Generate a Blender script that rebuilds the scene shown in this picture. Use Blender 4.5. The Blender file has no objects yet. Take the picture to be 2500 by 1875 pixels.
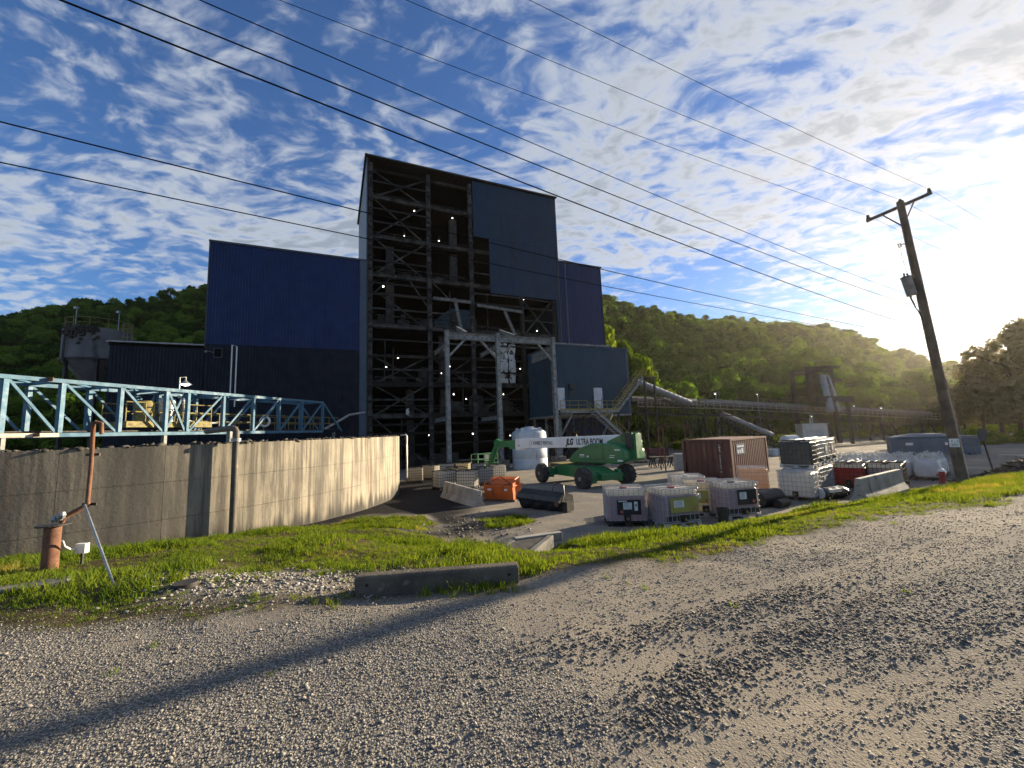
import bpy, math, random
import numpy as np
from mathutils import Vector, Matrix

random.seed(11)
rng = np.random.default_rng(11)
sc = bpy.context.scene
col = sc.collection

# ------------------------------------------------------------------ camera, world, sun, exposure
FPX, PITCH, ROLL, CZ = 985.0, 6.7, -2.2, 1.65        # focal length in photo pixels (2500 wide), degrees, eye height
cam_d = bpy.data.cameras.new("camera")
cam = bpy.data.objects.new("camera", cam_d)
col.objects.link(cam)
cam_d.sensor_width = 36.0
cam_d.lens = 36.0 * FPX / 2500.0
cam_d.clip_start, cam_d.clip_end = 0.05, 6000.0
RC = Matrix.Rotation(math.radians(90 + PITCH), 3, 'X') @ Matrix.Rotation(math.radians(ROLL), 3, 'Z')
cam.matrix_world = Matrix.Translation((0, 0, CZ)) @ RC.to_4x4()
sc.camera = cam

HAZE = 0.00009                                           # density of the dusty air
SUN_AZ, SUN_EL = 55.8, 13.0                             # degrees right of the view axis / above the horizon
SUN_DIR = Vector((math.sin(math.radians(SUN_AZ)) * math.cos(math.radians(SUN_EL)),
                  math.cos(math.radians(SUN_AZ)) * math.cos(math.radians(SUN_EL)),
                  math.sin(math.radians(SUN_EL))))
sun_d = bpy.data.lights.new("sun", 'SUN')
sun_d.energy = 5.0
sun_d.angle = math.radians(0.55)
sun_d.color = (1.0, 0.83, 0.58)
sun = bpy.data.objects.new("sun", sun_d)
col.objects.link(sun)
sun.rotation_euler = SUN_DIR.to_track_quat('Z', 'Y').to_euler()
sun.location = (30, 20, 40)

world = bpy.data.worlds.new("World")
sc.world = world
world.use_nodes = True
wt = world.node_tree
wt.nodes.clear()


class NT:
    """small helper to write node trees as expressions"""
    def __init__(self, tree):
        self.t = tree

    def n(self, kind, inputs=None, **props):
        nd = self.t.nodes.new(kind)
        for k, v in props.items():
            setattr(nd, k, v)
        for k, v in (inputs or {}).items():
            self.put(nd.inputs[k], v)
        return nd

    def put(self, sock, v):
        if isinstance(v, bpy.types.NodeSocket):
            self.t.links.new(v, sock)
        elif isinstance(v, bpy.types.Node):
            self.t.links.new(v.outputs[0], sock)
        else:
            if sock.type == 'RGBA' and len(v) == 3:
                v = (*v, 1.0)
            sock.default_value = v

    def math(self, op, a, b=0.0, c=None, clamp=False):
        nd = self.n('ShaderNodeMath', operation=op, use_clamp=clamp)
        self.put(nd.inputs[0], a)
        self.put(nd.inputs[1], b)
        if c is not None:
            self.put(nd.inputs[2], c)
        return nd.outputs[0]

    def mix(self, f, a, b, blend='MIX'):
        nd = self.n('ShaderNodeMix', data_type='RGBA', blend_type=blend)
        self.put(nd.inputs[0], f)
        self.put(nd.inputs[6], a)
        self.put(nd.inputs[7], b)
        return nd.outputs[2]

    def ramp(self, f, lo, hi, a=0.0, b=1.0):
        nd = self.n('ShaderNodeMapRange', interpolation_type='SMOOTHSTEP')
        for i, v in enumerate((f, lo, hi, a, b)):
            self.put(nd.inputs[i], v)
        return nd.outputs[0]

    def noise(self, vec, scale, detail=4.0, rough=0.55, dist=0.0):
        nd = self.n('ShaderNodeTexNoise', {'Vector': vec, 'Scale': scale, 'Detail': detail, 'Roughness': rough, 'Distortion': dist})
        return nd.outputs[0]


CLOUD_ROT, CLOUD_LOC = 35.0, (9.2, 8.3, 0)
w = NT(wt)
sky = w.n('ShaderNodeTexSky', sky_type='NISHITA', sun_disc=False)
sky.sun_elevation = math.radians(SUN_EL)
sky.sun_rotation = math.radians(SUN_AZ)
sky.altitude = 300
sky.air_density = 1.0
sky.dust_density = 0.02
sky.ozone_density = 2.2
tc = w.n('ShaderNodeTexCoord')
dirv = tc.outputs['Generated']
sep = w.n('ShaderNodeSeparateXYZ', {0: dirv})
zc = w.math('ADD', w.math('MAXIMUM', sep.outputs[2], 0.0), 0.10)
cu = w.math('DIVIDE', sep.outputs[0], zc)
cv = w.math('DIVIDE', sep.outputs[1], zc)
plane = w.n('ShaderNodeCombineXYZ', {0: cu, 1: cv, 2: 0.0})
# a sheet of altocumulus: cloudlets (fine cells) gated by broad banks, streaked along one wind direction
mp = w.n('ShaderNodeMapping', {'Vector': plane, 'Rotation': (0, 0, math.radians(CLOUD_ROT)), 'Scale': (1.0, 1.45, 1.0), 'Location': CLOUD_LOC})
warp = w.n('ShaderNodeTexNoise', {'Vector': mp, 'Scale': 2.3, 'Detail': 3.0})
wv = w.n('ShaderNodeVectorMath', {0: warp.outputs[1], 1: (0.5, 0.5, 0.5)}, operation='SUBTRACT')
wv2 = w.n('ShaderNodeVectorMath', {0: wv, 'Scale': 0.38}, operation='SCALE')
mpw = w.n('ShaderNodeVectorMath', {0: mp, 1: wv2}, operation='ADD')
bank = w.noise(mp, 0.55, 2.0, 0.5)
wisps = w.noise(mpw, 2.0, 4.0, 0.55)
cells = w.noise(mpw, 10.5, 6.0, 0.55)
dens = w.math('ADD', w.math('MULTIPLY', bank, 1.05), w.math('ADD', w.math('MULTIPLY', cells, 1.0), w.math('MULTIPLY', wisps, 0.70)))
cover = w.ramp(dens, 1.22, 1.62)
thick = w.ramp(dens, 1.42, 1.75)
sdot = w.n('ShaderNodeVectorMath', {0: dirv, 1: tuple(SUN_DIR)}, operation='DOT_PRODUCT').outputs[1]
glow = w.math('POWER', w.math('MAXIMUM', sdot, 0.0), 7.0)
halo = w.math('POWER', w.math('MAXIMUM', sdot, 0.0), 500.0)
# cloud radiance: grey-blue away from the sun, white towards it, shaded cores
cl_far = w.mix(thick, (3.9, 4.2, 4.6, 1), (2.1, 2.45, 2.9, 1))
cl_sun = w.mix(thick, (6.5, 6.45, 6.3, 1), (3.6, 3.8, 4.1, 1))
cl = w.mix(glow, cl_far, cl_sun)
skyc = w.mix(0.66, sky.outputs[0], w.mix(1.0, sky.outputs[0], (0.30, 0.66, 1.18, 1), 'MULTIPLY'))
skyc = w.mix(1.0, skyc, (4.7, 5.3, 6.3, 1), 'DARKEN')     # the brightest aureole round the sun saturates
mixc = w.mix(w.math('MULTIPLY', cover, w.math('MULTIPLY', 0.92, w.ramp(sep.outputs[2], -0.02, 0.03))), skyc, cl)
lp = w.mix(w.math('MULTIPLY', halo, 0.6, clamp=True), mixc, (34, 31, 25, 1))
bg = w.n('ShaderNodeBackground', {'Color': lp, 'Strength': 0.055})
wo = w.n('ShaderNodeOutputWorld', {'Surface': bg.outputs[0]})

sc.view_settings.view_transform = 'Standard'
sc.view_settings.look = 'None'
sc.view_settings.exposure = 1.6
sc.view_settings.gamma = 1.0
sc.view_settings.use_curve_mapping = False
sc.cycles.use_denoising = True
sc.cycles.max_bounces = 5
sc.cycles.diffuse_bounces = 3
sc.cycles.glossy_bounces = 2
sc.cycles.transmission_bounces = 3
sc.cycles.transparent_max_bounces = 6
sc.cycles.volume_bounces = 0
sc.cycles.sample_clamp_indirect = 4.0
sc.cycles.caustics_reflective = False
sc.cycles.caustics_refractive = False

# ------------------------------------------------------------------ pixel helpers (photo pixels of the 2500 x 1875 picture)
EYE = Vector((0, 0, CZ))


def ray(x, y):
    return RC @ Vector(((x - 1250.0) / FPX, -(y - 937.5) / FPX, -1.0))


def G(x, y, z):                       # where a pixel's ray meets the height z
    d = ray(x, y)
    return EYE + d * ((z - CZ) / d.z)


def D(x, y, depth):                   # point on a pixel's ray at a distance along +Y
    d = ray(x, y)
    return EYE + d * (depth / d.y)


# ------------------------------------------------------------------ mesh builder
class MB:
    def __init__(self, org=(0, 0, 0)):
        self.v, self.f = [], []
        self.M = Matrix.Translation(-Vector(org))

    def add(self, vs, fs):
        b = len(self.v)
        self.v += [tuple(self.M @ Vector(p)) for p in vs]
        self.f += [tuple(b + i for i in f) for f in fs]
        return self

    def box(self, x0, x1, y0, y1, z0, z1):
        return self.add([(x, y, z) for z in (z0, z1) for y in (y0, y1) for x in (x0, x1)],
                        [(0, 2, 3, 1), (4, 5, 7, 6), (0, 1, 5, 4), (1, 3, 7, 5), (3, 2, 6, 7), (2, 0, 4, 6)])

    def taper(self, x0, x1, y0, y1, z0, z1, k=0.8, ky=None):
        ky = k if ky is None else ky
        cx, cy = (x0 + x1) / 2, (y0 + y1) / 2
        vs = [(x, y, z0) for y in (y0, y1) for x in (x0, x1)]
        vs += [(cx + (x - cx) * k, cy + (y - cy) * ky, z1) for y in (y0, y1) for x in (x0, x1)]
        return self.add(vs, [(0, 2, 3, 1), (4, 5, 7, 6), (0, 1, 5, 4), (1, 3, 7, 5), (3, 2, 6, 7), (2, 0, 4, 6)])

    def _axes(self, p, q, up=None):
        d = (q - p).normalized()
        u = Vector(up) if up else (Vector((0, 0, 1)) if abs(d.z) < 0.97 else Vector((1, 0, 0)))
        a = d.cross(u).normalized()
        return d, a, a.cross(d).normalized()

    def beam(self, p, q, w_, h=None, up=None):
        p, q = Vector(p), Vector(q)
        h = w_ if h is None else h
        d, a, b = self._axes(p, q, up)
        vs = [e + a * sx * w_ / 2 + b * sy * h / 2 for e in (p, q) for sy in (-1, 1) for sx in (-1, 1)]
        return self.add(vs, [(0, 2, 3, 1), (4, 5, 7, 6), (0, 1, 5, 4), (1, 3, 7, 5), (3, 2, 6, 7), (2, 0, 4, 6)])

    def ibeam(self, p, q, w_, h, t=0.03, up=None):
        p, q = Vector(p), Vector(q)
        d, a, b = self._axes(p, q, up)
        o = b * (h / 2 - t / 2)
        self.beam(p + o, q + o, w_, t, up)
        self.beam(p - o, q - o, w_, t, up)
        e = 0.004
        return self.beam(p, q, t, h - 2 * t - e, up)

    def tube(self, p, q, r, n=8, r2=None, cap=True):
        p, q = Vector(p), Vector(q)
        r2 = r if r2 is None else r2
        d, a, b = self._axes(p, q)
        vs = []
        for e, rr in ((p, r), (q, r2)):
            vs += [e + (a * math.cos(2 * math.pi * i / n) + b * math.sin(2 * math.pi * i / n)) * rr for i in range(n)]
        fs = [(i, (i + 1) % n, n + (i + 1) % n, n + i) for i in range(n)]
        if cap:
            fs += [tuple(range(n))[::-1], tuple(range(n, 2 * n))]
        return self.add(vs, fs)

    def path(self, pts, r, n=8, closed=False):
        pts = [Vector(p) for p in pts]
        m = len(pts)
        prev = None
        vs = []
        for i, p in enumerate(pts):
            if closed:
                d = (pts[(i + 1) % m] - pts[i - 1]).normalized()
            else:
                d = (pts[min(i + 1, m - 1)] - pts[max(i - 1, 0)]).normalized()
            if prev is None:
                u = Vector((0, 0, 1)) if abs(d.z) < 0.9 else Vector((1, 0, 0))
                a = d.cross(u).normalized()
            else:
                a = (prev - d * prev.dot(d)).normalized()
            prev = a
            b = d.cross(a)
            rr = r[i] if isinstance(r, (list, tuple)) else r
            vs += [p + (a * math.cos(2 * math.pi * k / n) + b * math.sin(2 * math.pi * k / n)) * rr for k in range(n)]
        fs = []
        for i in range(m if closed else m - 1):
            j = (i + 1) % m
            fs += [(i * n + k, i * n + (k + 1) % n, j * n + (k + 1) % n, j * n + k) for k in range(n)]
        if not closed:
            fs += [tuple(range(n))[::-1], tuple(range((m - 1) * n, m * n))]
        return self.add(vs, fs)

    def lathe(self, prof, c=(0, 0, 0), n=24, axis='Z', a0=0.0, a1=2 * math.pi, wob=None):
        c = Vector(c)
        full = abs(a1 - a0 - 2 * math.pi) < 1e-6
        k = n if full else n + 1
        vs = []
        for (r, z) in prof:
            for i in range(k):
                a = a0 + (a1 - a0) * i / n
                p = (r * math.cos(a), r * math.sin(a), z)
                if axis == 'X':
                    p = (p[2], p[0], p[1])
                elif axis == 'Y':
                    p = (p[0], p[2], p[1])
                vs.append(c + Vector(p))
        fs = []
        for j in range(len(prof) - 1):
            for i in range(n):
                i2 = (i + 1) % k if full else i + 1
                fs.append((j * k + i, j * k + i2, (j + 1) * k + i2, (j + 1) * k + i))
        if full:
            if prof[0][0] > 1e-6:
                fs.append(tuple(range(k))[::-1])
            if prof[-1][0] > 1e-6:
                fs.append(tuple(range((len(prof) - 1) * k, len(prof) * k)))
        return self.add(vs, fs)

    def prism(self, poly, lo, hi, axis='Y'):
        """poly: 2-D outline; axis Y -> poly is (x,z), X -> (y,z), Z -> (x,y)"""
        n = len(poly)
        def P(a, b, h):
            return {'Y': (a, h, b), 'X': (h, a, b), 'Z': (a, b, h)}[axis]
        vs = [P(a, b, lo) for a, b in poly] + [P(a, b, hi) for a, b in poly]
        fs = [tuple(range(n))[::-1], tuple(range(n, 2 * n))] + [(i, (i + 1) % n, n + (i + 1) % n, n + i) for i in range(n)]
        return self.add(vs, fs)

    def corrugated(self, x0, x1, z0, z1, y=0.0, pitch=0.3, depth=0.04, z0b=None, z1b=None, axis='X', crest=0.5):
        """ribbed sheet in the x-z plane (axis X) or y-z plane (axis Y); z0b/z1b: heights at the x1 end"""
        z0b = z0 if z0b is None else z0b
        z1b = z1 if z1b is None else z1b
        n = max(1, int(round((x1 - x0) / pitch)))
        p = (x1 - x0) / n
        us, off = [], []
        for i in range(n):
            b = x0 + i * p
            for f, o in ((0.0, 0), (crest - 0.08, 0), (crest, -1), (0.92, -1)):
                us.append(b + f * p)
                off.append(o * depth)
        us.append(x1)
        off.append(0)
        vs = []
        for u, o in zip(us, off):
            k = (u - x0) / (x1 - x0)
            for z in (z0 + (z0b - z0) * k, z1 + (z1b - z1) * k):
                vs.append((u, y + o, z) if axis == 'X' else (y + o, u, z))
        fs = [(2 * i, 2 * i + 2, 2 * i + 3, 2 * i + 1) for i in range(len(us) - 1)]
        return self.add(vs, fs)

    def mesh(self, name, mat, smooth=False):
        me = bpy.data.meshes.new(name)
        me.from_pydata(self.v, [], self.f)
        if mat:
            me.materials.append(mat)
        if smooth:
            me.polygons.foreach_set('use_smooth', [True] * len(me.polygons))
            try:
                me.set_sharp_from_angle(angle=math.radians(38))
            except Exception:
                pass
        me.update()
        return me

    def build(self, name, mat, parent=None, smooth=False, bevel=0.0, loc=None, label=None):
        o = bpy.data.objects.new(name, self.mesh(name, mat, smooth))
        col.objects.link(o)
        o.parent = parent
        if loc is not None:
            o.location = loc
        if bevel:
            m = o.modifiers.new('bevel', 'BEVEL')
            m.width = bevel
            m.segments = 2
            m.limit_method = 'ANGLE'
        if label:
            o['label'] = label
        return o


def thing(name, label, cat, loc=(0, 0, 0), rz=0.0, group=None):
    o = bpy.data.objects.new(name, None)
    o.empty_display_size = 0.3
    col.objects.link(o)
    o.location = loc
    o.rotation_euler = (0, 0, rz)
    o['label'] = label
    o['category'] = cat
    if group:
        o['group'] = group
    return o


def tag(o, label=None, cat=None, group=None, kind=None):
    for k, v in (('label', label), ('category', cat), ('group', group), ('kind', kind)):
        if v:
            o[k] = v
    return o


def copy_tree(o, parent=None):
    c = o.copy()
    col.objects.link(c)
    c.parent = parent
    for ch in list(o.children):
        copy_tree(ch, c)
    return c


def text_part(body, size, mat, parent, mtx, name='lettering', bold=0.0, shear=0.0, extr=0.004, width=None, align='LEFT'):
    cu_ = bpy.data.curves.new('lettering', 'FONT')
    cu_.body = body
    cu_.size = size
    cu_.extrude = extr
    cu_.offset = bold
    cu_.shear = shear
    cu_.align_x = align
    cu_.resolution_u = 3
    tmp = bpy.data.objects.new('lettering', cu_)
    col.objects.link(tmp)
    bpy.context.view_layer.update()
    me = bpy.data.meshes.new_from_object(tmp.evaluated_get(bpy.context.evaluated_depsgraph_get()))
    bpy.data.objects.remove(tmp)
    if width:
        xs = [v.co.x for v in me.vertices]
        k = width / (max(xs) - min(xs))
        for v in me.vertices:
            v.co.x *= k
    me.transform(mtx)
    me.materials.clear()
    me.materials.append(mat)
    me.name = name
    o = bpy.data.objects.new(name, me)
    col.objects.link(o)
    o.parent = parent
    return o


# ------------------------------------------------------------------ materials
MATS = {}


def mat(name, c1, rough=0.7, metal=0.0, c2=None, scale=3.0, lo=0.38, hi=0.66, bump=0.0, bscale=25.0, streak=0.0, c3=None, spec=0.4, emit=None, estr=0.0, detail=5.0, coat=0.0, c3scale=None, c3lo=0.56, c3hi=0.72):
    """procedural paint/metal/stone: two tones mixed by noise, optional third tone as stains (streaked down when streak>0)"""
    if name in MATS:
        return MATS[name]
    m = bpy.data.materials.new(name)
    m.use_nodes = True
    t = m.node_tree
    t.nodes.clear()
    k = NT(t)
    tcn = k.n('ShaderNodeTexCoord')
    vec = tcn.outputs['Object']
    base = c1
    if c2 is None:
        c2 = tuple(x * 0.78 for x in c1)
    base = k.mix(k.ramp(k.noise(vec, scale, detail), lo, hi), c1, c2)
    if c3 is not None:
        v3 = vec
        if streak > 0:
            v3 = k.n('ShaderNodeMapping', {'Vector': vec, 'Scale': (1, 1, 1.0 / (1 + streak))})
        base = k.mix(k.ramp(k.noise(v3, c3scale or scale * 1.7, 6.0, 0.6), c3lo, c3hi), base, c3)
    b = k.n('ShaderNodeBsdfPrincipled', {'Base Color': base, 'Roughness': rough, 'Metallic': metal, 'Specular IOR Level': spec})
    if coat:
        b.inputs['Coat Weight'].default_value = coat
        b.inputs['Coat Roughness'].default_value = 0.15
    rn = k.ramp(k.noise(vec, scale * 2.3, 3.0), 0.3, 0.75, max(0.05, rough - 0.12), min(1.0, rough + 0.15))
    k.put(b.inputs['Roughness'], rn)
    if bump:
        bn = k.n('ShaderNodeBump', {'Height': k.noise(vec, bscale, 4.0), 'Strength': bump, 'Distance': 0.02})
        k.put(b.inputs['Normal'], bn)
    if emit:
        k.put(b.inputs['Emission Color'], emit)
        b.inputs['Emission Strength'].default_value = estr
    k.n('ShaderNodeOutputMaterial', {'Surface': b.outputs[0]})
    MATS[name] = m
    return m


def leaf_mat(name, a, b_, tr=0.5, yellow=None, scale=0.05, dry=None, seedscale=None):
    """foliage: diffuse + translucent, tone varied per instance and by place"""
    m = bpy.data.materials.new(name)
    m.use_nodes = True
    t = m.node_tree
    t.nodes.clear()
    k = NT(t)
    oi = k.n('ShaderNodeObjectInfo')
    geo = k.n('ShaderNodeNewGeometry')
    rnd = k.n('ShaderNodeTexWhiteNoise', {'Vector': geo.outputs['Position']}, noise_dimensions='3D')
    f = k.math('ADD', k.math('MULTIPLY', oi.outputs['Random'], 0.6), k.math('MULTIPLY', k.noise(geo.outputs['Position'], scale, 3.0), 0.55))
    c = k.mix(k.ramp(f, 0.25, 0.85), a, b_)
    if dry is not None:
        c = k.mix(k.ramp(k.noise(geo.outputs['Position'], seedscale or 0.5, 3.0), 0.58, 0.78), c, dry)
    d = k.n('ShaderNodeBsdfDiffuse', {'Color': c})
    tl = k.n('ShaderNodeBsdfTranslucent', {'Color': k.mix(1.0, c, yellow or (1.25, 1.2, 0.7), 'MULTIPLY')})
    mx = k.n('ShaderNodeMixShader', {0: tr, 1: d.outputs[0], 2: tl.outputs[0]})
    k.n('ShaderNodeOutputMaterial', {'Surface': mx.outputs[0]})
    return m


concrete = mat('concrete', (0.34, 0.32, 0.28), 0.88, c2=(0.22, 0.21, 0.19), scale=1.3, c3=(0.10, 0.10, 0.095), streak=3, bump=0.35, bscale=30)
concrete_dark = mat('concrete_dark', (0.16, 0.155, 0.14), 0.9, c2=(0.09, 0.088, 0.08), scale=1.6, c3=(0.05, 0.05, 0.048), bump=0.5, bscale=40)
galv = mat('galvanised_steel', (0.36, 0.38, 0.39), 0.45, 0.6, c2=(0.25, 0.26, 0.27), scale=3, c3=(0.14, 0.11, 0.09), bump=0.05)
old_white_steel = mat('weathered_white_steel', (0.24, 0.25, 0.245), 0.75, 0.0, c2=(0.13, 0.135, 0.132), scale=2.5, c3=(0.06, 0.05, 0.04), c3scale=5, bump=0.1)
rust = mat('rusty_steel', (0.20, 0.095, 0.055), 0.85, 0.2, c2=(0.12, 0.06, 0.04), scale=5, c3=(0.26, 0.15, 0.09), bump=0.3, bscale=60)
soot = mat('sooty_steel', (0.016, 0.015, 0.015), 0.85, 0.0, c2=(0.008, 0.008, 0.008), scale=2, c3=(0.030, 0.026, 0.022), bump=0.2)
soot_pale = mat('scorched_steel', (0.070, 0.067, 0.062), 0.85, 0.0, c2=(0.018, 0.017, 0.017), scale=0.9, lo=0.35, hi=0.6, c3=(0.15, 0.14, 0.125), c3scale=3, c3lo=0.60, c3hi=0.74, bump=0.2)
black_in = mat('burnt_and_shade_black', (0.006, 0.006, 0.006), 0.98, c2=(0.003, 0.003, 0.003), scale=1, spec=0.1)  # tower soot; the same black stands in for shade under the grate
dark_steel = mat('dark_steel', (0.055, 0.05, 0.046), 0.65, 0.3, c2=(0.03, 0.028, 0.026), scale=3, c3=(0.10, 0.06, 0.04), bump=0.1)
yellow_paint = mat('faded_yellow_paint', (0.30, 0.24, 0.05), 0.7, c2=(0.20, 0.165, 0.05), scale=4, c3=(0.12, 0.09, 0.05))
yellow_dirty = mat('dirty_yellow_paint', (0.24, 0.20, 0.06), 0.7, c2=(0.12, 0.10, 0.05), scale=4)
white_plastic = mat('white_plastic', (0.72, 0.72, 0.70), 0.45, c2=(0.60, 0.60, 0.58), scale=2)
black_plastic = mat('black_plastic', (0.02, 0.02, 0.021), 0.42, c2=(0.035, 0.034, 0.032), scale=6)
rubber = mat('tyre_rubber', (0.030, 0.029, 0.028), 0.85, c2=(0.07, 0.065, 0.055), scale=5, bump=0.2)
timber = mat('weathered_timber', (0.15, 0.115, 0.08), 0.9, c2=(0.085, 0.066, 0.048), scale=2, c3=(0.05, 0.04, 0.032), streak=8, c3scale=9, bump=0.6, bscale=35)
red_paint = mat('red_paint', (0.32, 0.035, 0.03), 0.5, c2=(0.22, 0.03, 0.03), scale=3)
paper = mat('label_paper', (0.72, 0.74, 0.72), 0.6, c2=(0.62, 0.64, 0.62), scale=6)
ink = mat('black_ink', (0.012, 0.012, 0.014), 0.5)
lamp_on = mat('lamp_glow', (1, 0.95, 0.85), 0.4, emit=(1.0, 0.93, 0.80), estr=9.0)

# ------------------------------------------------------------------ the lie of the land
def vnoise(x, y, scale, seed=0):
    """smooth value noise, 0..1"""
    x = np.asarray(x, float) * scale + 137.3 * seed + 500
    y = np.asarray(y, float) * scale + 91.7 * seed + 500
    ix, iy = np.floor(x).astype(np.int64), np.floor(y).astype(np.int64)
    fx, fy = x - ix, y - iy
    fx, fy = fx * fx * (3 - 2 * fx), fy * fy * (3 - 2 * fy)
    def hsh(a, b):
        n = (a * 374761393 + b * 668265263 + seed * 974634777) & 0x7fffffff
        n = ((n ^ (n >> 13)) * 1274126177) & 0x7fffffff
        return ((n ^ (n >> 16)) & 0xffff) / 65535.0
    a, b, c, d = hsh(ix, iy), hsh(ix + 1, iy), hsh(ix, iy + 1), hsh(ix + 1, iy + 1)
    return (a * (1 - fx) + b * fx) * (1 - fy) + (c * (1 - fx) + d * fx) * fy


def fbm(x, y, scale, seed=0, octv=4):
    s, a, t = 0.0, 0.5, 0.0
    for o in range(octv):
        s = s + a * vnoise(x, y, scale * 2 ** o, seed + o)
        t += a
        a *= 0.5
    return s / t


def sstep(t):
    t = np.clip(t, 0, 1)
    return t * t * (3 - 2 * t)


RX = [-60, -14, -4.93, -3.8, -3.2, -1.66, -0.08, 1.08, 2.12, 3.5, 5.16, 7.12, 9.16, 20, 40, 200]
RY = [2.0, 3.2, 3.75, 3.6, 3.65, 3.9, 4.22, 4.6, 5.0, 5.66, 6.32, 7.0, 7.53, 10.6, 15.5, 55]
YX = [-60, -30, -14, -9, -6.5, -3.6, -2.5, -1.3, 0.37, 2.05, 3.7, 6.6, 9.4, 12.6, 16, 20, 40, 200]
YY = [8, 9.5, 11.5, 14.2, 16.2, 16.3, 14.2, 12.7, 11.0, 11.2, 11.3, 12.5, 13.9, 15.4, 17.2, 19.8, 31, 120]


def road_edge(x):
    return np.interp(x, RX, RY)


def yard_edge(x):
    return np.interp(x, YX, YY)


def hgt(x, y):
    x, y = np.asarray(x, float), np.asarray(y, float)
    a, b = road_edge(x), yard_edge(x)
    s = sstep((y - a) / (b - a)) ** 1.15
    zy = -1.30 - 0.031 * (np.clip(y, 10, 60) - 11)
    z = s * zy
    # the ditch that runs into the culvert grate
    z = z - 0.42 * np.exp(-(((x + 0.75) / 0.95) ** 2 + ((y - 10.6) / 1.5) ** 2))
    z = z - 0.16 * np.exp(-(((x + 3.2) / 2.6) ** 2 + ((y - 9.9) / 0.9) ** 2))
    z = z - 0.30 * np.exp(-(((x - 0.02) / 0.55) ** 2 + ((y - 10.1) / 0.8) ** 2))
    # low grassy bank along the yard on the right, ruts and lumps
    z = z + 0.14 * np.exp(-((y - (b - 2.3)) / 1.1) ** 2) * (x > 1.2)
    band = sstep((y - a + 0.3) / 0.8) * sstep((b - y + 0.3) / 0.8)
    z = z + band * 0.16 * (fbm(x, y, 0.8, 3) - 0.5)
    z = z + (1 - band) * 0.05 * (fbm(x, y, 0.55, 7) - 0.5)
    road = sstep((a - y) / 0.6)
    z = z + road * 0.035 * (fbm(x, y, 1.6, 9, 4) - 0.5)
    # tyre ruts running across the foreground
    for (o, k, wd) in ((2.15, 0.36, 0.11), (2.48, 0.36, 0.09), (3.35, 0.42, 0.12), (3.9, 0.42, 0.10)):
        dd = (y - (o + k * (x - 1.5)))
        z = z - road * 0.020 * np.exp(-(dd / wd) ** 2) * sstep((x + 0.3) / 1.5)
    return z


def h1(x, y):
    return float(hgt(np.array([x]), np.array([y]))[0])


def GH(px, py):
    """pixel -> point on the ground"""
    d = ray(px, py)
    t0, t1 = 0.5, 140.0
    prev = t0
    t = t0
    while t < t1:
        p = EYE + d * t
        if p.z < h1(p.x, p.y):
            lo, hi = prev, t
            for _ in range(18):
                m = (lo + hi) / 2
                p = EYE + d * m
                if p.z < h1(p.x, p.y):
                    hi = m
                else:
                    lo = m
            p = EYE + d * hi
            return Vector((p.x, p.y, h1(p.x, p.y)))
        prev = t
        t += 0.04 + t * 0.01
    return G(px, py, -2.8)


def GD(px, depth):
    """point on the ground under a pixel column at a known distance"""
    p = D(px, 1040, depth)
    return Vector((p.x, p.y, h1(p.x, p.y)))


TANK_C, TANK_R, TANK_TOP = Vector((-21.3, 21.0)), 14.8, 1.62


def masks(x, y):
    """what lies on the ground: grass, coal mud, pale dust (0..1 each)"""
    x, y = np.asarray(x, float), np.asarray(y, float)
    a, b = road_edge(x), yard_edge(x)
    n1, n2, n3 = fbm(x, y, 0.9, 21), fbm(x, y, 3.1, 22), fbm(x, y, 0.35, 23)
    e = (n1 - 0.5) * 1.6 + (n2 - 0.5) * 0.9
    g = sstep((y - a + e * 0.9) / 0.5) * sstep((b - 0.15 - y + e * 0.8) / 0.45)
    # gravel washing into the grass on the left, thin dry grass round the kerb stone
    gl = np.exp(-(((x + 3.0) / 1.7) ** 2 + ((y - 5.05 + 0.12 * (x + 3)) / 0.55) ** 2))
    g = g * (1 - np.clip(gl * 1.5, 0, 1) * sstep((n2 - 0.25) / 0.3))
    # coal mud along the tank wall and down into the ditch
    rd = np.hypot(x - TANK_C.x, y - TANK_C.y) - TANK_R
    mud = sstep((1.5 + (n1 - 0.5) * 2.4 - rd) / 1.0) * sstep((y - 12.2) / 2.0)
    ditch = np.exp(-(((x + 2.3 - (y - 12) * 0.5) / 1.15) ** 2)) * sstep((y - 10.9) / 0.8) * sstep((17 - y) / 2)
    yardl = sstep((-1.0 - x + (n1 - .5) * 2) / 2.0) * sstep((y - b + 0.4 + (n1 - .5) * 1.5) / 1.0) * sstep((36 - y) / 6)
    c = np.clip(np.maximum(np.maximum(mud, ditch), yardl), 0, 1)
    # grass tongue beside the ditch
    patch = np.exp(-(((x + 0.35) / 1.5) ** 2 + ((y - 14.2) / 1.5) ** 2)) * (n2 + 0.35)
    g = np.maximum(g * (1 - 0.95 * c), sstep((patch - 0.45) / 0.25))
    c = c * (1 - g * 0.6)
    d = sstep((fbm(x, y, 0.5, 31) - 0.47) / 0.16)
    # packed dusty tracks across the road
    for (o, k, wd) in ((2.3, 0.36, 0.33), (3.6, 0.42, 0.42)):
        d = np.maximum(d, np.exp(-((y - (o + k * (x - 1.5))) / wd) ** 2) * sstep((x + 0.6) / 1.6) * 0.9)
    return g, c, d


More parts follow.
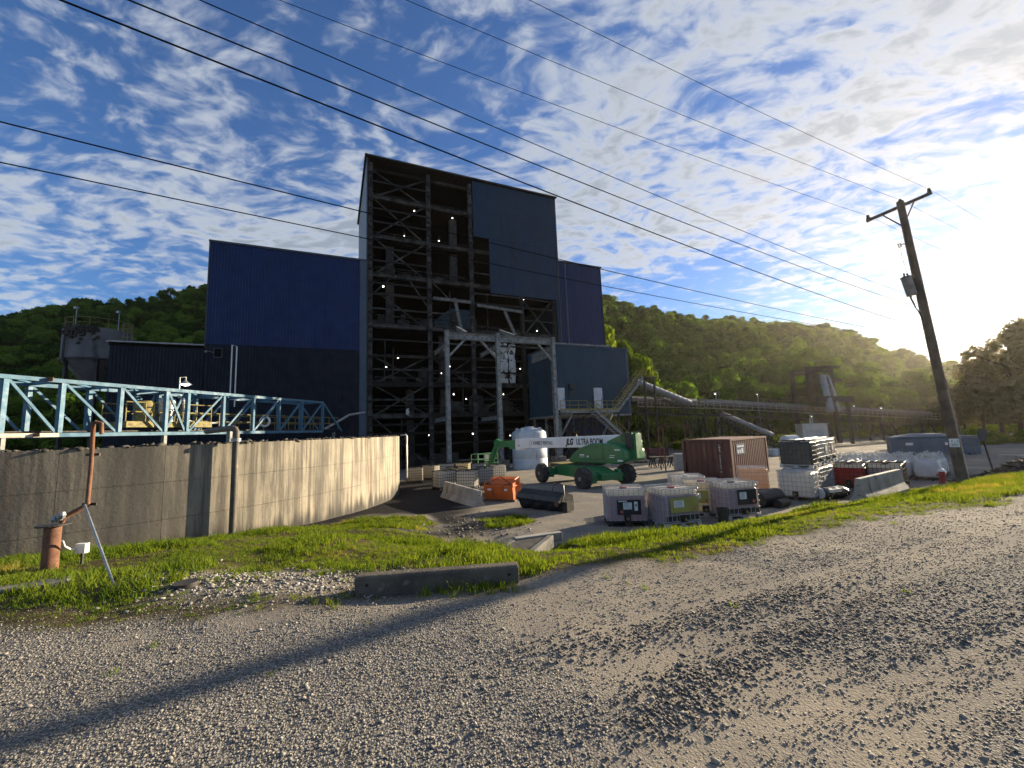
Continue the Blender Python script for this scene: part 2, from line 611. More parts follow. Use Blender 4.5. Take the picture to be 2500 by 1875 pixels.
def ground_material():
    m = bpy.data.materials.new('ground_cover')
    m.use_nodes = True
    t = m.node_tree
    t.nodes.clear()
    k = NT(t)
    geo = k.n('ShaderNodeNewGeometry')
    pos = geo.outputs['Position']
    at = k.n('ShaderNodeAttribute', attribute_name='cover')
    s3 = k.n('ShaderNodeSeparateColor', {0: at.outputs['Color']})
    g, c, d = s3.outputs[0], s3.outputs[1], s3.outputs[2]
    vor = k.n('ShaderNodeTexVoronoi', {'Vector': pos, 'Scale': 60.0, 'Randomness': 1.0})
    vor2 = k.n('ShaderNodeTexVoronoi', {'Vector': pos, 'Scale': 130.0, 'Randomness': 1.0})
    cellv = k.n('ShaderNodeSeparateColor', {0: vor.outputs['Color']}).outputs[0]
    big = k.noise(pos, 0.7, 5.0)
    fine = k.noise(pos, 55.0, 4.0)
    stone = k.mix(cellv, (0.15, 0.142, 0.132), (0.36, 0.335, 0.29))
    stone = k.mix(k.ramp(vor.outputs['Distance'], 0.35, 0.75), stone, (0.10, 0.094, 0.086))
    dust = k.mix(k.ramp(fine, 0.3, 0.7), (0.34, 0.295, 0.23), (0.26, 0.225, 0.175))
    dust = k.mix(k.ramp(big, 0.35, 0.65), dust, (0.22, 0.195, 0.16))
    grav = k.mix(k.math('MULTIPLY', d, 0.9), stone, dust)
    soil = k.mix(k.ramp(fine, 0.35, 0.7), (0.085, 0.068, 0.035), (0.045, 0.042, 0.018))
    coal = k.mix(k.ramp(k.noise(pos, 14.0, 6.0, 0.7), 0.4, 0.7), (0.016, 0.016, 0.018), (0.05, 0.047, 0.044))
    colr = k.mix(c, k.mix(g, grav, soil), coal)
    hgtn = k.math('ADD', k.math('MULTIPLY', k.math('SUBTRACT', 1.0, vor.outputs['Distance']), k.math('SUBTRACT', 1.0, k.math('MULTIPLY', d, 0.75))),
                  k.math('MULTIPLY', k.math('SUBTRACT', 1.0, k.math('MULTIPLY', d, 0.6)), k.math('ADD', k.math('MULTIPLY', k.math('SUBTRACT', 1.0, vor2.outputs['Distance']), 0.4), k.math('MULTIPLY', fine, 0.5))))
    bn = k.n('ShaderNodeBump', {'Height': hgtn, 'Strength': 0.75, 'Distance': 0.012})
    b = k.n('ShaderNodeBsdfPrincipled', {'Base Color': colr, 'Roughness': 0.97, 'Specular IOR Level': 0.05, 'Normal': bn})
    k.n('ShaderNodeOutputMaterial', {'Surface': b.outputs[0]})
    return m


GROUND = ground_material()


def sheet(name, X, Y, keep, z_off=0.0):
    """grid mesh on the terrain; keep(cx,cy) selects the faces"""
    xx, yy = np.meshgrid(X, Y)
    zz = hgt(xx, yy) + z_off
    nx, ny = len(X), len(Y)
    i, j = np.meshgrid(np.arange(nx - 1), np.arange(ny - 1))
    q = np.stack([j * nx + i, j * nx + i + 1, (j + 1) * nx + i + 1, (j + 1) * nx + i], -1).reshape(-1, 4)
    cx = (xx[:-1, :-1] + xx[1:, 1:]).ravel() / 2
    cy = (yy[:-1, :-1] + yy[1:, 1:]).ravel() / 2
    q = q[keep(cx, cy)]
    used, inv = np.unique(q, return_inverse=True)
    V = np.stack([xx.ravel(), yy.ravel(), zz.ravel()], -1)[used]
    me = bpy.data.meshes.new(name)
    me.from_pydata(V.tolist(), [], inv.reshape(-1, 4).tolist())
    me.materials.append(GROUND)
    g, c, d = masks(V[:, 0], V[:, 1])
    ca = me.color_attributes.new('cover', 'FLOAT_COLOR', 'POINT')
    ca.data.foreach_set('color', np.stack([g, c, d, np.ones_like(g)], -1).ravel().astype(np.float32))
    me.polygons.foreach_set('use_smooth', [True] * len(me.polygons))
    o = bpy.data.objects.new(name, me)
    col.objects.link(o)
    o['kind'] = 'structure'
    return o


NX0, NX1, NY0, NY1 = -16.0, 26.0, -4.0, 21.0
XN = np.linspace(NX0, NX1, 301)
YN = np.concatenate([np.linspace(NY0, 1.0, 14)[:-1], np.linspace(1.0, NY1, 161)])
sheet('gravel_road', XN, YN, lambda x, y: y < road_edge(x))
sheet('grass_bank', XN, YN, lambda x, y: (y >= road_edge(x)) & (y < yard_edge(x)))
sheet('yard', XN, YN, lambda x, y: y >= yard_edge(x))
XF = np.unique(np.concatenate([np.linspace(NX0, NX1, 40), np.linspace(-60, 90, 90), [-2500, -1200, -600, -300, -150, 150, 300, 600, 1200, 2500]]))
YF = np.unique(np.concatenate([np.linspace(NY0, NY1, 14), np.linspace(-30, 110, 80), [-1500, -500, -150, 200, 400, 800, 1500, 3000]]))
sheet('ground', XF, YF, lambda x, y: ~((x > NX0) & (x < NX1) & (y > NY0) & (y < NY1)))


# ------------------------------------------------------------------ loose stones on the road (nobody could count them)
def stone_field(name, xs, ys, rad, seed, tone, label, sink=0.3, chip=False):
    r = np.random.default_rng(seed)
    n = len(xs)
    ph = (1 + 5 ** 0.5) / 2
    ico = np.array([(-1, ph, 0), (1, ph, 0), (-1, -ph, 0), (1, -ph, 0), (0, -1, ph), (0, 1, ph), (0, -1, -ph), (0, 1, -ph), (ph, 0, -1), (ph, 0, 1), (-ph, 0, -1), (-ph, 0, 1)])
    ico /= np.linalg.norm(ico[0])
    fc = np.array([(0, 11, 5), (0, 5, 1), (0, 1, 7), (0, 7, 10), (0, 10, 11), (1, 5, 9), (5, 11, 4), (11, 10, 2), (10, 7, 6), (7, 1, 8), (3, 9, 4), (3, 4, 2), (3, 2, 6), (3, 6, 8), (3, 8, 9), (4, 9, 5), (2, 4, 11), (6, 2, 10), (8, 6, 7), (9, 8, 1)])
    if chip:
        ico = np.array([(x, y, z) for z in (-.62, .62) for y in (-.7, .7) for x in (-.7, .7)])
        fc = np.array([(0, 2, 3), (0, 3, 1), (4, 5, 7), (4, 7, 6), (0, 1, 5), (0, 5, 4), (1, 3, 7), (1, 7, 5), (3, 2, 6), (3, 6, 7), (2, 0, 4), (2, 4, 6)])
    nv = len(ico)
    P = np.repeat(ico[None], n, 0) * r.uniform(0.55, 1.25, (n, nv, 1))
    P = P * np.stack([r.uniform(0.75, 1.35, n), r.uniform(0.7, 1.1, n), r.uniform(0.32, 0.62, n)], -1)[:, None, :]
    a = r.uniform(0, 2 * np.pi, n)
    ca, sa = np.cos(a)[:, None], np.sin(a)[:, None]
    X = P[..., 0] * ca - P[..., 1] * sa
    Y = P[..., 0] * sa + P[..., 1] * ca
    tl = r.normal(0, 0.3, (n, 1))
    Z = P[..., 2] + X * tl
    V = np.stack([X, Y, Z], -1) * rad[:, None, None]
    V[..., 0] += xs[:, None]
    V[..., 1] += ys[:, None]
    V[..., 2] += (hgt(xs, ys) + rad * sink)[:, None]
    F = (fc[None] + (np.arange(n) * nv)[:, None, None]).reshape(-1, 3)
    me = bpy.data.meshes.new(name)
    me.vertices.add(n * nv)
    me.vertices.foreach_set('co', V.ravel())
    me.loops.add(len(F) * 3)
    me.loops.foreach_set('vertex_index', F.ravel().astype(np.int32))
    me.polygons.add(len(F))
    me.polygons.foreach_set('loop_start', np.arange(0, len(F) * 3, 3, dtype=np.int32))
    me.update(calc_edges=True)
    sh = np.clip(r.normal(0.5, 0.22, n), 0, 1)
    at = me.attributes.new('tone', 'FLOAT', 'POINT')
    at.data.foreach_set('value', np.repeat(sh, nv).astype(np.float32))
    m = bpy.data.materials.new(name)
    m.use_nodes = True
    t = m.node_tree
    t.nodes.clear()
    k = NT(t)
    an = k.n('ShaderNodeAttribute', attribute_name='tone')
    cr = k.n('ShaderNodeValToRGB', {0: an.outputs['Fac']})
    cr.color_ramp.elements[0].color = (*tone[0], 1)
    cr.color_ramp.elements[1].color = (*tone[2], 1)
    e = cr.color_ramp.elements.new(0.55)
    e.color = (*tone[1], 1)
    pos = k.n('ShaderNodeNewGeometry').outputs['Position']
    c = k.mix(k.ramp(k.noise(pos, 60.0, 3.0), 0.45, 0.7, 0, 0.5), cr.outputs[0], (0.20, 0.175, 0.14))
    b = k.n('ShaderNodeBsdfPrincipled', {'Base Color': c, 'Roughness': 0.95, 'Specular IOR Level': 0.08})
    k.n('ShaderNodeOutputMaterial', {'Surface': b.outputs[0]})
    me.materials.append(m)
    o = bpy.data.objects.new(name, me)
    col.objects.link(o)
    tag(o, label, None, None, 'stuff')
    return o


def scatter(n, x0, x1, y0, y1, pfun, seed, ypow=1.0):
    r = np.random.default_rng(seed)
    xs = r.uniform(x0, x1, n)
    ys = y0 + (y1 - y0) * r.uniform(0, 1, n) ** ypow
    keep = r.uniform(0, 1, n) < pfun(xs, ys)
    return xs[keep], ys[keep]


def p_road(x, y):
    g, c, d = masks(x, y)
    inview = np.abs(x) < 1.45 * (y + 0.6)
    heap = sstep((fbm(x, y, 0.8, 41) - 0.45) / 0.15)
    return inview * (y < road_edge(x) + 0.9) * (1 - 0.85 * g) * np.clip(1.0 - 0.62 * d + 0.3 * heap, 0.05, 1)


GREY = ((0.11, 0.106, 0.10), (0.25, 0.232, 0.203), (0.38, 0.35, 0.305))
xs, ys = scatter(280000, -9, 11, 1.3, 7.5, p_road, 5, 1.4)
stone_field('gravel', xs, ys, 0.0028 + 0.0072 * np.random.default_rng(6).uniform(0, 1, len(xs)) ** 1.6, 7, GREY, 'loose grey crushed stone strewn over the road', chip=True)
print('chips', len(xs))
xs, ys = scatter(4500, -9, 12, 1.3, 9.0, p_road, 55, 1.3)
stone_field('coarse_gravel', xs, ys, 0.009 + 0.013 * np.random.default_rng(66).uniform(0, 1, len(xs)) ** 2.5, 17, GREY, 'coarser grey stones lying among the gravel')
xs, ys = scatter(2600, -5.5, 1.5, 9.5, 16.5, lambda x, y: np.exp(-(((x + 1.1) / 1.3) ** 2 + ((y - 13.2) / 2.0) ** 2)) * 0.8, 8)
stone_field('ditch_rubble', xs, ys, 0.02 + 0.045 * np.random.default_rng(9).uniform(0, 1, len(xs)) ** 2, 10,
            ((0.05, 0.05, 0.05), (0.16, 0.155, 0.14), (0.40, 0.38, 0.33)), 'pale broken rock lining the ditch')
xs, ys = scatter(5000, -4.8, -1.2, 4.2, 6.4, lambda x, y: np.exp(-(((x + 3.0) / 1.7) ** 2 + ((y - 5.05 + 0.12 * (x + 3)) / 0.5) ** 2)), 12)
stone_field('pale_gravel', xs, ys, 0.010 + 0.022 * np.random.default_rng(3).uniform(0, 1, len(xs)) ** 2, 13,
            ((0.12, 0.115, 0.105), (0.25, 0.235, 0.21), (0.42, 0.395, 0.35)), 'pale gravel washed into the grass edge')


# darker, coarser stone kicked into low heaps on the right of the road
hx, hy = [], []
for (a_, b_, sx, sy, m_) in ((2080, 1478, .75, .22, 700), (1950, 1565, .5, .16, 600), (1700, 1660, .3, .09, 550), (1650, 1750, .22, .08, 450), (2420, 1530, .6, .2, 450), (1850, 1480, .5, .12, 700), (1500, 1560, .5, .15, 700)):
    c_ = G(a_, b_, 0.0)
    hx.append(c_.x + rng.normal(0, sx, m_))
    hy.append(c_.y + 0.35 * (hx[-1] - c_.x) + rng.normal(0, sy, m_))
xs, ys = np.concatenate(hx), np.concatenate(hy)
stone_field('dark_gravel', xs, ys, 0.006 + 0.012 * rng.uniform(0, 1, len(xs)) ** 2, 18, ((0.045, 0.045, 0.046), (0.11, 0.105, 0.098), (0.26, 0.24, 0.21)), 'dark coarse stone in low heaps on the road', chip=True)


# ------------------------------------------------------------------ instancing for uncountable cover (grass, far woods)
def instancer(name, pts, rots, scales, idx, variants, label):
    me = bpy.data.meshes.new(name)
    me.vertices.add(len(pts))
    me.vertices.foreach_set('co', np.asarray(pts, np.float32).ravel())
    for an, ty, dat in (('rot', 'FLOAT_VECTOR', rots), ('scl', 'FLOAT_VECTOR', scales)):
        a_ = me.attributes.new(an, ty, 'POINT')
        a_.data.foreach_set('vector', np.asarray(dat, np.float32).ravel())
    a_ = me.attributes.new('pick', 'INT', 'POINT')
    a_.data.foreach_set('value', np.asarray(idx, np.int32))
    o = bpy.data.objects.new(name, me)
    col.objects.link(o)
    hold = bpy.data.collections.new(name + '_kinds')
    for v in variants:
        hold.objects.link(v)
    ng = bpy.data.node_groups.new(name, 'GeometryNodeTree')
    ng.interface.new_socket('Geometry', in_out='INPUT', socket_type='NodeSocketGeometry')
    ng.interface.new_socket('Geometry', in_out='OUTPUT', socket_type='NodeSocketGeometry')
    N = ng.nodes
    L = ng.links
    gi, go = N.new('NodeGroupInput'), N.new('NodeGroupOutput')
    ci = N.new('GeometryNodeCollectionInfo')
    ci.inputs['Collection'].default_value = hold
    ci.inputs['Separate Children'].default_value = True
    ci.inputs['Reset Children'].default_value = True
    ip = N.new('GeometryNodeInstanceOnPoints')
    ip.inputs['Pick Instance'].default_value = True
    def attr(nm, ty):
        a = N.new('GeometryNodeInputNamedAttribute')
        a.data_type = ty
        a.inputs['Name'].default_value = nm
        return a.outputs['Attribute']
    e2r = N.new('FunctionNodeEulerToRotation')
    L.new(attr('rot', 'FLOAT_VECTOR'), e2r.inputs[0])
    L.new(gi.outputs[0], ip.inputs['Points'])
    L.new(ci.outputs[0], ip.inputs['Instance'])
    L.new(attr('pick', 'INT'), ip.inputs['Instance Index'])
    L.new(e2r.outputs[0], ip.inputs['Rotation'])
    L.new(attr('scl', 'FLOAT_VECTOR'), ip.inputs['Scale'])
    L.new(ip.outputs[0], go.inputs[0])
    md = o.modifiers.new('instances', 'NODES')
    md.node_group = ng
    tag(o, label, None, None, 'stuff')
    return o


def loose(name, V, F, mt):
    me = bpy.data.meshes.new(name)
    me.from_pydata(V, [], F)
    me.materials.append(mt)
    me.update()
    return bpy.data.objects.new(name, me)


grass_m = leaf_mat('grass_blade', (0.085, 0.145, 0.018), (0.17, 0.225, 0.032), 0.5, (1.35, 1.2, 0.5), 0.35, dry=(0.34, 0.28, 0.09), seedscale=0.55)


def tuft(seed, nb, ln, spread):
    r = random.Random(seed)
    V, F = [], []
    for _ in range(nb):
        a = r.uniform(0, 2 * math.pi)
        bx, by = r.uniform(-spread, spread), r.uniform(-spread, spread)
        l = ln * r.uniform(0.5, 1.15)
        lean = r.uniform(0.1, 0.75)
        wd = r.uniform(0.0035, 0.0075)
        dx, dy = math.cos(a), math.sin(a)
        px_, py_ = -dy * wd, dx * wd
        b = len(V)
        V += [(bx - px_, by - py_, -0.01), (bx + px_, by + py_, -0.01),
              (bx + dx * l * lean * 0.4 + px_ * .8, by + dy * l * lean * 0.4 + py_ * .8, l * 0.6),
              (bx + dx * l * lean * 0.4 - px_ * .8, by + dy * l * lean * 0.4 - py_ * .8, l * 0.6),
              (bx + dx * l * lean, by + dy * l * lean, l * (1.02 - 0.35 * lean))]
        F += [(b, b + 1, b + 2, b + 3), (b + 3, b + 2, b + 4)]
    return loose('grass_tuft', V, F, grass_m)


tufts = [tuft(1, 16, 0.11, 0.07), tuft(2, 14, 0.16, 0.08), tuft(3, 20, 0.08, 0.09), tuft(4, 10, 0.22, 0.06)]


def p_grass(x, y):
    g, c, d = masks(x, y)
    inside = np.hypot(x - TANK_C.x, y - TANK_C.y) > TANK_R + 0.15
    bare = 0.2 + 0.8 * sstep((fbm(x, y, 1.3, 51) - 0.33) / 0.2)
    inside &= ~((x > -0.75) & (x < 0.95) & (y > 8.75 + 0.15 * x) & (y < 10.75))
    return inside * (np.abs(x) < 1.42 * (y + 1.2)) * np.clip((g - 0.25) * 1.35, 0, 1) * bare


gx, gy = scatter(95000, -13, 25, 3.2, 19.5, p_grass, 61)
ng_ = len(gx)
gr = np.random.default_rng(62)
tall = sstep((fbm(gx, gy, 0.7, 52) - 0.38) / 0.3)
edge = sstep((gy - road_edge(gx)) / 1.2)
gs = (0.36 + 0.52 * tall) * (0.55 + 0.5 * edge) * gr.uniform(0.75, 1.25, ng_)
instancer('grass', np.stack([gx, gy, hgt(gx, gy)], -1), np.stack([gr.normal(0, .12, ng_), gr.normal(0, .12, ng_), gr.uniform(0, 6.28, ng_)], -1),
          np.stack([gs * 1.15, gs * 1.15, gs], -1), np.where(tall > 0.6, gr.choice([0, 1, 1, 3], ng_), gr.choice([0, 2, 2, 1], ng_)), tufts,
          'bright green grass backlit along the road verge')
# stray blades in the gravel
gx, gy = scatter(70, -5, 6, 3.0, 6.5, lambda x, y: (y < road_edge(x) + 0.2) * (fbm(x, y, 1.1, 77) > 0.55), 63)
gs = gr.uniform(0.3, 0.6, len(gx))
instancer('stray_grass', np.stack([gx, gy, hgt(gx, gy)], -1), np.stack([gx * 0, gx * 0, gr.uniform(0, 6.28, len(gx))], -1), np.stack([gs] * 3, -1), gr.integers(0, 3, len(gx)), tufts,
          'stray tufts of grass in the gravel')

# ------------------------------------------------------------------ wooded hills
SIL = [(-900, 830, 330, 130), (-300, 800, 310, 130), (0, 785, 300, 128), (150, 760, 295, 126), (300, 750, 290, 124), (400, 733, 285, 122), (500, 716, 280, 120), (810, 652, 270, 110), (1050, 640, 280, 112), (1250, 650, 270, 105), (1480, 742, 250, 98),
       (1600, 774, 270, 100), (1680, 795, 290, 105), (1760, 790, 320, 110), (1860, 797, 350, 118), (1960, 802, 390, 125), (2060, 814, 430, 135), (2150, 852, 470, 145), (2300, 890, 520, 160),
       (2400, 900, 560, 175), (2500, 905, 600, 190), (2900, 900, 700, 210), (3600, 900, 800, 240)]
saz, stan, sd1, sd0 = [], [], [], []
for (a_, b_, c_, d_) in SIL:
    r_ = ray(a_, b_)
    saz.append(math.degrees(math.atan2(r_.x, r_.y)))
    stan.append(r_.z / math.hypot(r_.x, r_.y))
    sd1.append(c_)
    sd0.append(d_)


def hill_z(az, d):
    tn, d1, d0 = np.interp(az, saz, stan), np.interp(az, saz, sd1), np.interp(az, saz, sd0)
    top = tn * d1 + CZ - 12.5 + 2.8
    s = np.clip((d - d0) / (d1 - d0), 0, 1)
    prof = 0.35 * s + 0.65 * (s * s * (3 - 2 * s))
    xx, yy = np.sin(np.radians(az)) * d, np.cos(np.radians(az)) * d
    bumps = (fbm(xx, yy, 0.016, 81) - 0.5) * 26 * np.sin(np.pi * np.clip(s, 0, 1)) + (fbm(xx, yy, 0.05, 83) - 0.5) * 5 * s
    return -2.95 + top * prof + bumps - 0.02 * np.maximum(d - d1, 0)


AZ = np.linspace(-66, 68, 150)
DD = np.concatenate([np.linspace(70, 300, 60), np.linspace(310, 950, 40)])
aa, dd = np.meshgrid(AZ, DD)
hz = hill_z(aa, dd)
V = np.stack([np.sin(np.radians(aa)) * dd, np.cos(np.radians(aa)) * dd, hz], -1).reshape(-1, 3)
na = len(AZ)
F = [(j * na + i, j * na + i + 1, (j + 1) * na + i + 1, (j + 1) * na + i) for j in range(len(DD) - 1) for i in range(na - 1)]
hill_m = mat('forest_floor', (0.045, 0.060, 0.020), 0.95, c2=(0.03, 0.042, 0.014), scale=0.05, c3=(0.09, 0.085, 0.04), c3scale=0.02)
me = bpy.data.meshes.new('hillside')
me.from_pydata(V.tolist(), [], F)
me.materials.append(hill_m)
me.polygons.foreach_set('use_smooth', [True] * len(me.polygons))
ho = bpy.data.objects.new('hillside', me)
col.objects.link(ho)
ho['kind'] = 'structure'


def crown(seed, nl, R, H, leaf, nleaf, squash=0.8, conic=0.0, jit=0.45):
    """leaf faces spread over lobes; returns verts, quads. Base of crown at z=0, top at H"""
    r = np.random.default_rng(seed)
    V, F = [], []
    lobes = []
    for i in range(nl):
        zz = r.uniform(0.12, 0.88)
        rr = R * (1 - conic * zz) * math.sqrt(max(0.05, 1 - (2 * zz - 0.85) ** 2 * 0.75))
        a = r.uniform(0, 2 * np.pi)
        q = rr * math.sqrt(r.uniform(0.05, 1)) * 0.78
        lobes.append((q * math.cos(a), q * math.sin(a), zz * H, R * r.uniform(0.26, 0.46) * (1 - 0.4 * conic * zz)))
    lobes.append((0, 0, H * 0.86, R * 0.36))
    per = nleaf // len(lobes)
    for (x, y, z, q) in lobes:
        u = r.normal(0, 1, (per, 3))
        u /= np.linalg.norm(u, axis=1)[:, None]
        u[:, 2] = np.where(u[:, 2] < -0.35, -u[:, 2], u[:, 2])
        rad = q * r.uniform(0.65, 1.08, per)
        c = np.stack([x + u[:, 0] * rad, y + u[:, 1] * rad, z + u[:, 2] * rad * squash], -1)
        nrm = u + r.normal(0, jit, (per, 3))
        nrm /= np.linalg.norm(nrm, axis=1)[:, None]
        t1 = np.cross(nrm, r.normal(0, 1, (per, 3)))
        t1 /= np.linalg.norm(t1, axis=1)[:, None]
        t2 = np.cross(nrm, t1)
        s = leaf * r.uniform(0.55, 1.2, (per, 1))
        b = len(V)
        quad = np.stack([c - t1 * s, c - t2 * s * 0.6, c + t1 * s, c + t2 * s * 0.6], 1)
        V += quad.reshape(-1, 3).tolist()
        F += [(b + 4 * i, b + 4 * i + 1, b + 4 * i + 2, b + 4 * i + 3) for i in range(per)]
    return V, F


leaf_far = leaf_mat('forest_leaf', (0.024, 0.066, 0.010), (0.130, 0.215, 0.030), 0.45, (1.3, 1.25, 0.55), 0.02)
leaf_near = leaf_mat('tree_leaf', (0.075, 0.135, 0.016), (0.15, 0.215, 0.028), 0.5, (1.35, 1.2, 0.5), 0.12)
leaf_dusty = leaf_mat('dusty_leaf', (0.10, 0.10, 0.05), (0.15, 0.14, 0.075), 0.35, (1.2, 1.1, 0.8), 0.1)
kinds = []
for s_ in range(5):
    V, F = crown(100 + s_, 7 + s_, 5.2, 9.5 + s_ * 0.6, 0.46, 1700, 0.85, 0.1 if s_ < 3 else 0.45, 0.28)
    kinds.append(loose('forest_tree', [(x, y, z + 1.6) for x, y, z in V], F, leaf_far))
fr = np.random.default_rng(70)
n = 17000
az = fr.uniform(-60, 62, n)
d1i, d0i = np.interp(az, saz, sd1), np.interp(az, saz, sd0)
dq = np.sqrt(fr.uniform(0, 1, n)) * (d1i * 1.06)
keep = (dq > d0i * 0.97) & (fr.uniform(0, 1, n) < np.where(dq < 330, 0.62, 0.5))
# nothing grows where the plant and conveyors stand, and the hill behind the tower is hidden
px_hidden = (az > -18) & (az < 9)
keep &= ~(px_hidden & (dq < d1i * 0.9))
az, dq = az[keep], dq[keep]
P = np.stack([np.sin(np.radians(az)) * dq, np.cos(np.radians(az)) * dq, hill_z(az, dq) - 0.8], -1)
n = len(az)
s_ = fr.uniform(0.6, 1.2, n)
instancer('forest', P, np.stack([np.zeros(n), np.zeros(n), fr.uniform(0, 6.28, n)], -1), np.stack([s_, s_, s_ * fr.uniform(0.85, 1.2, n)], -1),
          fr.integers(0, 5, n), kinds, 'dense green broadleaf forest covering the hills')
print('forest', n, 'grass', ng_)

# ------------------------------------------------------------------ single trees one can tell apart
bark = mat('bark', (0.09, 0.07, 0.05), 0.95, c2=(0.05, 0.04, 0.03), scale=2, bump=0.5)
CR = []
for s_ in range(4):
    V, F = crown(200 + s_, 17 + s_, 0.36, 0.78, 0.028, 3600, 0.85, 0.5 if s_ % 2 else 0.15)
    CR.append(([(x, y, z * 1.12 + 0.07) for x, y, z in V], F))
crown_mesh = {}
trunk_mesh = None


def tree(px, top_py, depth, wid, lab, kind=0, mt=None, group='trees beside the plant'):
    global trunk_mesh
    b = GD(px, depth)
    az_ = math.degrees(math.atan2(b.x, b.y))
    b.z = max(b.z, float(hill_z(np.array([az_]), np.array([math.hypot(b.x, b.y)]))[0])) - 0.2
    top = D(px, top_py, depth).z
    H = top - b.z
    t = thing('tree', lab, 'tree', b, random.uniform(0, 6.28), group)
    mt = mt or leaf_near
    key = (kind, mt.name)
    if key not in crown_mesh:
        me_ = bpy.data.meshes.new('crown')
        me_.from_pydata(*[CR[kind][0], [], CR[kind][1]])
        me_.materials.append(mt)
        crown_mesh[key] = me_
    c = bpy.data.objects.new('crown', crown_mesh[key])
    col.objects.link(c)
    c.parent = t
    c.scale = (wid / 0.7, wid / 0.7, H)
    if trunk_mesh is None:
        q = MB()
        q.path([(0, 0, -0.02), (0.01, 0, 0.2), (-0.008, 0.01, 0.45), (0.005, 0, 0.75)], [0.03, 0.022, 0.015, 0.005], 7)
        for i in range(7):
            a = i * 2.4
            z0 = 0.22 + i * 0.06
            q.path([(0, 0, z0), (0.1 * math.cos(a), 0.1 * math.sin(a), z0 + 0.09), (0.22 * math.cos(a), 0.22 * math.sin(a), z0 + 0.15)], [0.011, 0.007, 0.003], 5)
        trunk_mesh = q.mesh('trunk', bark, True)
    k = bpy.data.objects.new('trunk', trunk_mesh)
    col.objects.link(k)
    k.parent = t
    k.scale = (wid / 0.7 * 0.75, wid / 0.7 * 0.75, H)
    return t


for (a_, b_, c_, d_, l_, k_) in (
        (1497, 775, 84, 9.5, 'tallest bright green tree rising behind the small blue annex', 0),
        (1532, 815, 82, 8.5, 'bright green tree just right of the annex roof corner', 1),
        (1568, 850, 82, 8.0, 'bright green tree above the head of the covered conveyor', 0),
        (1604, 893, 84, 7.0, 'smaller sunlit tree over the middle of the covered conveyor', 3),
        (1640, 940, 84, 6.0, 'low sunlit tree where the covered conveyor dips', 2),
        (1690, 952, 92, 5.0, 'pointed light green tree behind the conveyor transfer house', 3),
        (1722, 962, 92, 5.5, 'rounded light green tree behind the long conveyor', 2),
        (1762, 968, 94, 5.0, 'short bright tree left of the dark shed roof', 1),
        (1836, 950, 104, 5.5, 'cone shaped tree between the two dark shed roofs', 3),
        (1872, 970, 104, 5.0, 'round tree behind the right dark shed roof', 0),
        (1965, 905, 112, 7.0, 'tree standing left of the conveyor headframe', 2)):
    tree(a_, b_, c_, d_, l_, k_)
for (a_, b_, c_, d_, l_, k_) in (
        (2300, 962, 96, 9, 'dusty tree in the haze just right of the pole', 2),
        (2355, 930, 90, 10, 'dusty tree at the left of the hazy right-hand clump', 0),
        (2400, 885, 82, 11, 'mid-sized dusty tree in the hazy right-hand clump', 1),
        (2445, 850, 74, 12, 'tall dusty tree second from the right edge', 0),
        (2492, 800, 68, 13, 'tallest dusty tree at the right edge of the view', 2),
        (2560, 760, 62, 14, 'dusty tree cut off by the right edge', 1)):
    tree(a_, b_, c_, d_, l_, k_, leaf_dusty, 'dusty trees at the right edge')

# ------------------------------------------------------------------ the plant: one straight facade line, x' along it, y' into the buildings
FRZ = math.radians(24)
_o = D(894, 1000, 48.0)
FO = Vector((_o.x, _o.y))
E1 = Vector((math.cos(FRZ), math.sin(FRZ)))
E2 = Vector((-math.sin(FRZ), math.cos(FRZ)))


def fw(t, y, z):
    p = FO + E1 * t + E2 * y
    return Vector((p.x, p.y, z))


def FB(px, py, y=0.0):
    d = ray(px, py)
    s = (y + FO.dot(E2)) / Vector((d.x, d.y)).dot(E2)
    p = EYE + d * s
    return (Vector((p.x, p.y)) - FO).dot(E1), p.z


GZ = -2.6


def facade_thing(name, label, cat, t, y, z=GZ, group=None):
    th = thing(name, label, cat, fw(t, y, z), FRZ, group)
    org = (t, y, z)
    return th, (lambda: MB(org))


blue = mat('blue_cladding', (0.003, 0.019, 0.095), 0.42, 0.0, c2=(0.0025, 0.016, 0.078), scale=0.35, c3=(0.010, 0.022, 0.065), streak=6, c3scale=0.9, spec=0.3)
navy = mat('navy_cladding', (0.0025, 0.0050, 0.014), 0.5, 0.0, c2=(0.003, 0.006, 0.016), scale=0.4, c3=(0.006, 0.008, 0.012), streak=6, c3scale=0.8, spec=0.25)
slate_blue = mat('slate_blue_cladding', (0.010, 0.034, 0.074), 0.5, c2=(0.013, 0.035, 0.064), scale=0.3, c3=(0.018, 0.026, 0.036), streak=8, c3scale=0.7, spec=0.25)
annex_blue = mat('annex_blue_cladding', (0.012, 0.046, 0.080), 0.5, c2=(0.011, 0.041, 0.072), scale=0.3, c3=(0.018, 0.034, 0.05), streak=8, c3scale=0.6, spec=0.25)
grey_clad = mat('grey_cladding', (0.30, 0.33, 0.36), 0.5, c2=(0.24, 0.27, 0.30), scale=0.5, c3=(0.13, 0.12, 0.11), streak=10, c3scale=1.2)
trim_m = mat('dark_trim', (0.045, 0.055, 0.070), 0.5, c2=(0.03, 0.035, 0.045), scale=1.0)
grey_trim = mat('corner_trim', (0.045, 0.07, 0.105), 0.5, c2=(0.06, 0.085, 0.12), scale=1.0)
pale_metal = mat('pale_roof_metal', (0.42, 0.43, 0.43), 0.5, 0.3, c2=(0.3, 0.31, 0.31), scale=2)
white_panel = mat('scorched_white_panel', (0.52, 0.52, 0.50), 0.7, c2=(0.38, 0.37, 0.35), scale=0.8, c3=(0.05, 0.035, 0.025), c3scale=1.3, c3lo=0.53, c3hi=0.60)
